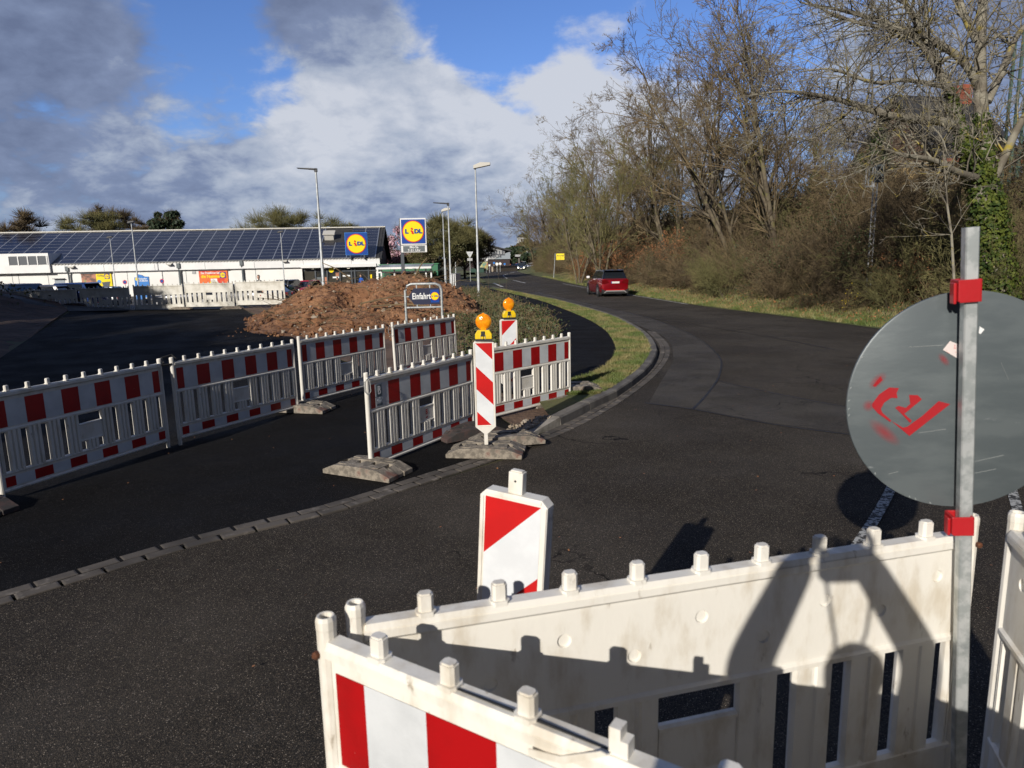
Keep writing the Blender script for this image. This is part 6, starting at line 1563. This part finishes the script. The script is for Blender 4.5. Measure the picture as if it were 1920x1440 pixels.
for i, (x, yy, h_, w_) in enumerate(((-24.6, 16.8, 8.0, 2.2), (-27.6, 15.4, 9.0, 2.6), (-31.2, 18.0, 9.0, 2.8), (-34.5, 20.0, 9.0, 2.8), (-23.0, 15.3, 8.5, 2.0), (-21.3, 16.4, 7.5, 1.5))):
    tag(leafy(x, yy, h_, w_, 'brown budding tree beyond the left edge dappling the far barriers', 'brown_buds', 160 + i, n=1500, size=.12, cl=40, tn=2600, name='budding_tree', base=.2), group='budding trees outside the photo on the left')
# low evergreen hump at the left edge
C = []; g = np.random.RandomState(12)
for i in range(9000):
    x = -25.5 + g.normal() * 2.2; yy = 27 + g.normal() * 1.6; C.append((x, yy, G(x, yy) + g.rand() * .5))
tag(leaves('ground_ivy', C, .06, M['bramble'], None, 3), 'dark green ground ivy covering the mound at the left edge', 'ground cover', kind='stuff')

# brambles on the island
C = []; S = []; g = np.random.RandomState(21); rg = random.Random(6)
bx = [gz(a, b_, .1) for a, b_ in ((905, 545), (1035, 600), (1045, 640), (1010, 672), (880, 690), (838, 620), (790, 560), (835, 548))]
poly = [(v.x, v.y) for v in bx]
def inpoly(x, y):
    c = False; n = len(poly)
    for i in range(n):
        a = poly[i]; b_ = poly[i - 1]
        if (a[1] > y) != (b_[1] > y) and x < (b_[0] - a[0]) * (y - a[1]) / (b_[1] - a[1]) + a[0]: c = not c
    return c
cnt = 0
while cnt < 2600:
    x = g.uniform(-6, 2.5); yy = 13 + 36 * g.rand() ** 1.5
    if not inpoly(x, yy): continue
    cnt += 1; hgt = (.18 + .42 * (.5 + .5 * mnoise.noise((x * .6, yy * .3, 0)))) * (1.0 if yy > 17 else .7); q = np.array([x, yy, .08])
    for k in range(7): C.append(q + np.array([g.normal() * .18, g.normal() * .18, g.rand() ** .6 * hgt]))
    d = np.array([g.normal() * .5, g.normal() * .5, 1.]); d /= np.linalg.norm(d); m_ = q + d * hgt * g.uniform(.7, 1.4); S.append((q, m_, .006, .005, 0)); S.append((m_, m_ + np.array([g.normal() * .3, g.normal() * .3, -.15]) * g.rand(), .005, .003, 0))
tag(leaves('bramble_thicket', C, .035, M['bramble'], None, 22), 'low bramble thicket with small green leaves behind the amber lamps', 'brambles', kind='stuff')
tag(segs_mesh('dry_stalks', S, M['drygrass'], None, 3), 'dry straw coloured stalks standing in the brambles', 'stalks', kind='stuff')
S = []
for pxx, yb, yt in ((918, 560, 505), (937, 575, 500), (948, 590, 520), (902, 560, 515), (925, 640, 560), (990, 620, 580), (975, 600, 560), (870, 600, 540)):
    b0 = gz(pxx, yb, .1); t0 = at(pxx + R.uniform(-4, 4), yt, b0.y); m_ = (b0 + t0) / 2 + Vector((R.uniform(-.05, .05), 0, 0)); S += [(np.array(b0), np.array(m_), .008, .006, 0), (np.array(m_), np.array(t0), .006, .003, 0)]
tag(segs_mesh('tall_stalks', S, M['twig'], None, 3), 'tall thin dead stalks rising out of the brambles', 'stalks', kind='stuff')

# grass blades
def blades(name, pts, h, m, label, seed, wd=.004):
    g = np.random.RandomState(seed); P = np.array(pts); n = len(P); a = g.rand(n) * 6.28; wv = np.stack([np.cos(a), np.sin(a), np.zeros(n)], 1) * (wd * (1 + P[:, 1:2] * .05)); ln = np.stack([g.normal(size=n) * .5, g.normal(size=n) * .5, np.ones(n)], 1) * (h * g.uniform(.4, 1.3, n))[:, None]
    V = np.stack([P - wv, P + wv, P + ln], 1).reshape(-1, 3); tag(npmesh(name, V, np.arange(3 * n).reshape(n, 3), m), label, 'grass', kind='stuff')
def inp(poly, x, y):
    c = False; n = len(poly)
    for i in range(n):
        a = poly[i]; b_ = poly[i - 1]
        if (a[1] > y) != (b_[1] > y) and x < (b_[0] - a[0]) * (y - a[1]) / (b_[1] - a[1]) + a[0]: c = not c
    return c
gpoly = [(v.x, v.y) for v in inn + pl[::-1]]; pts = []; g = np.random.RandomState(1)
while len(pts) < 52000:
    yy = 10.2 + 40 * g.rand() ** 2.2; x = g.uniform(-1.5, 4.2)
    if inp(gpoly, x, yy) and mnoise.noise((x * 1.2, yy * 1.2, 5)) > g.uniform(-1.0, -.05): pts.append((x, yy, .105))
blades('grass', pts, .055, M['blade'], 'short green and straw grass on the kerbed verge', 2)
pts = []
while len(pts) < 52000:
    yy = 14 + 76 * g.rand() ** 1.7; x = xe(yy) + abs(g.normal() * 1.4) + .12; pts.append((x, yy, G(x, yy) + .015))
blades('grass', pts, .13, M['blade'], 'green grass along the right roadside', 3, .006)
pts = []
while len(pts) < 13000:
    yy = 14 + 80 * g.rand() ** 1.5; x = xe(yy) + 1.2 + abs(g.normal() * 1.6); pts.append((x, yy, G(x, yy) + .015))
blades('dry_grass', pts, .15, M['drygrass'], 'dry straw coloured grass at the foot of the right bank', 4, .006)

# ================================================================== RIGHT SIDE BUILT THINGS
d = 25; p = at(1636, 425, d); gz0 = G(p.x, d)
t = empty('railway_signal', (p.x, d, gz0), 0, 'light grey lattice mast carrying a railway signal above the bank', 'railway signal')
t.scale = (.58, .58, 1); zt = at(1640, 342, d).z - gz0; b = MB()
for xx in (-.12, .12): b.box(xx - .03, xx + .03, -.03, .03, -.5, zt)
k = 0.0
while k < zt - .2: b.tube([(-.12, -.02, k), (.12, -.02, k + .2)], .018, 4); b.tube([(.12, -.02, k + .2), (-.12, -.02, k + .4)], .018, 4); k += .4
b.build('mast', mat('pale_mast', (.42, .42, .42), .6), t)
b = MB(); b.box(-.02, .42, -.1, .15, zt, zt + .60); b.build('signal_head', M['grey_sign'], t); b = MB()
for xx in (-.60, -.42, -.2, -.06): b.box(xx - .02, xx + .02, 0, .04, zt - .12, zt + .55)
b.box(-.62, -.04, 0, .04, zt + .50, zt + .55); b.box(-.62, -.04, -.003, .043, zt - .16, zt - .1); b.build('platform_rail', M['lamp_steel'], t)
for q_, zz_ in ((.1, .45), (.28, .38), (.1, .2), (.3, .14)): b = MB(); b.lathe([(.075, -.1), (.075, -.22)], 10, (q_, 0, zt + zz_), None, 'y'); b.build('signal_lens', M['black_rub'], t)
# catenary mast
d = 26; x = at(1903, 300, d).x; t = empty('catenary_mast', (x, d, G(x, d)), 0, 'tall dark green lattice mast behind the ivy tree', 'mast'); zt = at(1903, 60, d).z - t.location.z; b = MB()
for xx in (-.28, .28):
    for yy in (-.2, .2): b.box(xx - .04, xx + .04, yy - .04, yy + .04, 0, zt)
k = 0.0; s_ = 1
while k < zt - .6: b.tube([(-.28 * s_, -.22, k), (.28 * s_, -.22, k + .6)], .025, 4); k += .6; s_ = -s_
b.build('lattice', M['steelgreen'], t); b = MB(); b.box(-.6, .6, -.5, .5, -.3, .5); b.build('base', M['kerb'], t)
# houses
M['gable_brown'] = mat('brown_boards', (.10, .06, .04), .85)
def house(pxx, d, w_, dp, h, hr, wallm, roofm, label, rz=0, chim=True, zoff=0, win=True):
    x = at(pxx, 400, d).x; t = empty('house', (x, d, G(x, d) + zoff), rz, label, 'house')
    b = MB(); b.box(-w_ / 2, w_ / 2, 0, dp, 0, h); b.build('wall', wallm, t)
    b = MB(); b.prism([(-.5, h + .002), (dp + .5, h + .002), (dp / 2, h + hr)], -w_ / 2 + .02, w_ / 2 - .02, 'x'); b.build('gable', M['gable_brown'], t)
    b = MB()
    for s_ in (0, 1):
        y0, y1 = (-.8, dp / 2) if s_ == 0 else (dp + .8, dp / 2); z0_, z1_ = h - .3, h + hr + .05
        b.add([(-w_ / 2 - .5, y0, z0_), (w_ / 2 + .5, y0, z0_), (w_ / 2 + .5, y1, z1_), (-w_ / 2 - .5, y1, z1_), (-w_ / 2 - .5, y0, z0_ + .2), (w_ / 2 + .5, y0, z0_ + .2), (w_ / 2 + .5, y1, z1_ + .2), (-w_ / 2 - .5, y1, z1_ + .2)], [(0, 1, 2, 3), (4, 5, 6, 7), (0, 1, 5, 4), (1, 2, 6, 5), (3, 0, 4, 7)])
    rf = b.build('roof', roofm, t)
    b = MB(); b.box(-w_ / 2 - .55, w_ / 2 + .55, -.95, -.8, h - .32, h - .08); b.build('eave_board', M['brick'], t)
    if chim: b = MB(); b.box(w_ * .3, w_ * .3 + .9, dp / 2 - .5, dp / 2 + .4, h + hr - 1.2, h + hr + 1.1); b.build('chimney', M['brick'], rf)
    if win:
        n_ = max(2, int(w_ / 2.6))
        for k in range(n_):
            for z_ in ([1.0] if h < 4 else [1.0, 3.8]):
                xx = -w_ / 2 + w_ * (k + .5) / n_; b = MB(); b.box(xx - .5, xx + .5, -.03, -.003, z_, z_ + 1.3); wi = b.build('window', M['glass_dark'], t); b = MB(); b.box(xx - .58, xx + .58, -.05, -.031, z_ - .08, z_); b.box(xx - .03, xx + .03, -.045, -.031, z_ + .002, z_ + 1.3); b.build('frame', M['white'], wi)
    return t
house(1822, 50, 6.5, 8, 4.4, 4.8, M['house_yellow'], M['tile'], 'ochre house with steep dark roof and brick chimney behind the ivy tree', .25)
house(1480, 95, 8, 8, 4.0, 2.2, M['white_wall'], M['tile'], 'white house with dark roof seen between the bare trees', -.2, False, -.5)
house(1385, 100, 9, 8, 2.6, 2.5, M['white_wall'], M['tile'], 'low white house with dark roof behind the many stemmed tree', .1, False, -.5)
d = 24; p = at(1905, 470, d); t = empty('concrete_wall', (p.x + 1.5, d, G(p.x, d) - .4), radians(-20), 'pale concrete retaining wall right of the ivy trunk', 'wall'); b = MB(); b.box(-2.0, 3, 0, .4, 0, at(1905, 420, d).z - G(p.x, d) + .4); b.build('wall_body', mat('old_concrete', (.30, .27, .23), .9, c2=(.2, .18, .15), scale=1.5), t); b = MB(); b.box(-2.1, 3.1, -.08, .48, at(1905, 420, d).z - G(p.x, d) + .403, at(1905, 420, d).z - G(p.x, d) + .52); b.build('coping', M['kerb'], t)

# ================================================================== PEOPLE
import bmesh
def skinned(name, chains, m, parent, sub=1):
    bm = bmesh.new(); ly = bm.verts.layers.skin.verify(); key = {}
    root = True
    for ch in chains:
        prev = None
        for (p, r_) in ch:
            k = tuple(round(c, 4) for c in p)
            v = key.get(k)
            if v is None:
                v = bm.verts.new(p); key[k] = v; v[ly].radius = (r_, r_) if isinstance(r_, (int, float)) else r_
                if root: v[ly].use_root = True; root = False
            if prev is not None and prev is not v:
                try: bm.edges.new((prev, v))
                except ValueError: pass
            prev = v
    me = bpy.data.meshes.new(name); bm.to_mesh(me); bm.free(); me.materials.append(m)
    o = bpy.data.objects.new(name, me); col.objects.link(o); o.parent = parent
    s = o.modifiers.new('skin', 'SKIN'); s.use_smooth_shade = True; u = o.modifiers.new('sub', 'SUBSURF'); u.levels = sub; u.render_levels = sub
    return o
def head(parent, c, s=1.0, hairm=None, yaw=0):
    t = MB(); c = Vector(c)
    prof = [(.012, -.125), (.045, -.115), (.062, -.085), (.072, -.04), (.078, .02), (.076, .06), (.062, .10), (.035, .125), (.005, .132)]
    t.M = Matrix.Translation(c) @ Matrix.Rotation(yaw, 4, 'Z') @ Matrix.Diagonal((s, 1.2 * s, s, 1)); t.lathe(prof, 20)
    t.M = Matrix.Translation(c) @ Matrix.Rotation(yaw, 4, 'Z')
    t.prism([(.085 * s, .02 * s), (.112 * s, -.03 * s), (.085 * s, -.035 * s)], -.011, .011, 'x')
    for sx_ in (-1, 1): t.lathe([(.008, -.012), (.026, 0), (.008, .012)], 8, (sx_ * .078 * s, 0, 0), None, 'x')
    h = t.build('head', M['skin'], parent, smooth='all')
    e_ = MB(); e_.M = t.M
    for sx_ in (-1, 1): e_.lathe([(.010, 0), (.006, .005)], 8, (sx_ * .030 * s, .086 * s, .015), None, 'y')
    e_.build('eye', M['black_rub'], h); e_ = MB(); e_.M = t.M; e_.box(-.02, .02, .082 * s, .088 * s, -.068, -.060); e_.build('mouth', mat('lip', (.35, .1, .08), .5), h)
    hr = MB(); hr.M = Matrix.Translation(c + Vector((0, 0, .012))) @ Matrix.Rotation(yaw, 4, 'Z') @ Matrix.Translation((0, -.014, 0)) @ Matrix.Diagonal((1.10 * s, 1.22 * s, 1.06 * s, 1)); hr.lathe([(.05, .02), (.079, .03), (.078, .06), (.064, .10), (.036, .128), (.004, .136)], 20); hr.build('hair', hairm or M['hair'], h, smooth='all')
    return h
def hand(mbch, wr, dirv, side):   # palm + five fingers as chains
    w0 = Vector(wr); d = Vector(dirv).normalized(); sx_ = d.cross(Vector((0, 1, 0))).normalized() * side
    palm = w0 + d * .05; pal2 = w0 + d * .085; mbch.append([(tuple(w0), .026), (tuple(palm), (.036, .018)), (tuple(pal2), (.036, .016))])
    for i, l in enumerate((.062, .075, .08, .07)):
        b0 = pal2 + sx_ * (-.028 + .019 * i) ; q = d.copy(); f = Vector((0, .6, 0)); p1 = b0 + (q + f * .3).normalized() * l * .5; p2 = p1 + (q + f * 1.2).normalized() * l * .35; p3 = p2 + (f * 1.2 + q * .3).normalized() * l * .3
        mbch.append([(tuple(pal2), (.03, .016)), (tuple(b0 + q * .005), .0095), (tuple(p1), .0088), (tuple(p2), .008), (tuple(p3), .0068)])
    b0 = w0 + d * .035 - sx_ * .03; mbch.append([(tuple(palm), (.034, .018)), (tuple(b0), .012), (tuple(b0 - sx_ * .02 + d * .03), .0105), (tuple(b0 - sx_ * .018 + d * .055 + Vector((0, .015, 0))), .009)])
def person(loc, rz, label, top, bottom, arms='down', hairm=None, h=1.75, tz=0):
    s = h / 1.75; t = empty('person', loc, rz, label, 'person'); t.scale = (s, s, s)
    hip, ch, nk = (0, 0, .95), (0, -.01, 1.25), (0, 0, 1.47)
    body = [[((0, 0, .95), (.155, .11)), ((0, 0, 1.10), (.14, .10)), ((0, -.01, 1.28), (.165, .115)), ((0, 0, 1.41), (.12, .085)), ((0, .005, 1.49), .055), ((0, .015, 1.56), .05)]]
    wr = {}
    for sx_ in (-1, 1):
        A = {'down': [(.19, 0, 1.40), (.235, -.02, 1.12), (.24, .06, .88)], 'carry': [(.19, 0, 1.40), (.24, -.02, 1.13), (.17, .20, 1.05)],
             'up': [(.185, .0, 1.425), (.272, .13, 1.70), (.105, .20, 1.985)]}[arms]
        ext_ = (Vector(A[2]) - Vector(A[1])).normalized() * (.05 if arms == 'up' else .01); A[2] = tuple(A[2]); A2 = Vector(A[2]) + ext_
        body.append([((0, 0, 1.41), (.12, .085)), ((sx_ * A[0][0], A[0][1], A[0][2]), .075 if arms == 'up' else .062), ((sx_ * A[1][0], A[1][1], A[1][2]), .068 if arms == 'up' else .048), ((sx_ * A2.x, A2.y, A2.z), .046 if arms == 'up' else .034)])
        wr[sx_] = ((sx_ * A[2][0], A[2][1], A[2][2]), Vector((sx_ * (A[2][0] - A[1][0]), A[2][1] - A[1][1], A[2][2] - A[1][2])))
    legs = []
    for sx_ in (-1, 1): legs.append([((0, 0, .95), (.15, .11)), ((sx_ * .095, 0, .86), .092), ((sx_ * .10, .02, .48), .062), ((sx_ * .11, -.02, .10), .045), ((sx_ * .115, -.01, .05), .045), ((sx_ * .125, .13, .035), (.042, .035))])
    b = skinned('body', [[((0, 0, 1.40), .07), ((0, .008, 1.50), .05), ((0, .018, 1.58), .048)]], M['skin'], t)
    hc = []
    for sx_ in (-1, 1): hand(hc, wr[sx_][0], wr[sx_][1], sx_)
    for i, sx_ in enumerate((-1, 1)): skinned('hand', hc[i * 6:(i + 1) * 6], M['skin'], t, 1)
    skinned('jacket', body, top, t, 2); skinned('trousers', legs, bottom, t, 2)
    head(t, (0, .03, 1.66), 1.0, hairm); return t, wr
cam_off = Vector((0, -.15, 0))
# the photographer whose shadow falls on the nearest barrier (stands behind the camera)
ph, wr = person((-.02, -.27, 0.0), 0, 'photographer in a dark jacket holding a camera high with both arms', M['coat_dark'], M['coat_dark'], 'up', h=1.84)
c_ = empty('photo_camera', (0, -.06, 2.11), 0, 'black camera held up by the photographer', 'camera')
b = MB(); b.box(-.07, .07, -.055, .0, -.05, .045); b.box(-.03, .03, -.05, .0, .045, .07); b.build('camera_body', M['black_rub'], c_, bevel=.006); b = MB(); b.lathe([(.036, 0.001), (.036, .03), (.034, .035)], 16, (0, 0, 0), None, 'y'); b.build('lens_barrel', M['black_rub'], c_)
b = MB(); pts = []
for i in range(13): q = pi * i / 12; pts.append((-.075 + .15 * i / 12 + .02 * sin(3 * q), -.06, .0 - .36 * sin(q) ** .7))
b.tube(pts, .006, 5); b.build('strap', M['black_rub'], c_)
# people by the shop
p = at(486, 530, 42); person((p.x, 42, at(486, 516.5, 42).z - 1.72), radians(170), 'woman with long brown hair in a dark coat behind the far barriers', M['coat_dark'], M['coat_dark'], 'down', h=1.70)
p = at(677, 520, 66); person((p.x, 66, at(677, 514.5, 66).z - 1.85), radians(150), 'man in a bright blue jacket before the shop entrance', M['coat_blue'], M['coat_dark'], 'carry', h=1.80)
p = at(633, 530, 66); person((p.x, 66, G(p.x, 66)), radians(20), 'person in black clothes at the shop entrance', M['coat_dark'], M['coat_dark'], 'down', h=1.78)
p = at(645, 530, 64); t = empty('blue_crate_stack', (p.x, 64, G(p.x, 64)), 0, 'bright blue crate stack at the shop entrance', 'crates'); b = MB(); b.box(-.35, .35, -.3, .3, 0, 1.0); b.build('crate', M['skyblue'], t, bevel=.03); b = MB(); b.box(-.4, .4, -.35, .35, 1.003, 1.12); b.build('rim', M['blue'], t)
# crumpled white litter on the heap
b = MB(); p = Vector((-4.05, 19.6, G(-4.05, 19.6) + heap(-4.05, 19.6)))
b.add([(p.x - .12, p.y, p.z + .02), (p.x + .12, p.y - .03, p.z + .03), (p.x + .1, p.y + .08, p.z + .12), (p.x - .06, p.y + .06, p.z + .14), (p.x, p.y - .06, p.z + .09)], [(0, 4, 3), (4, 1, 2), (4, 2, 3), (0, 1, 4)])
tag(b.build('litter', M['white']), 'crumpled white bag lying on the earth heap', 'litter')
# small twigs and leaf bits on the near asphalt
C = []; g = np.random.RandomState(31)
for i in range(260): x = g.uniform(-9, 8); yy = g.uniform(2.5, 16); C.append((x, yy, .028))
V_, F_ = quads(np.array(C), .011, 3, nrm=np.tile([0, 0, 1.], (260, 1))); tag(npmesh('leaf_bits', V_, F_, M['oakleaf']), 'tiny leaf bits and grit scattered on the asphalt', 'leaf bits', kind='stuff')
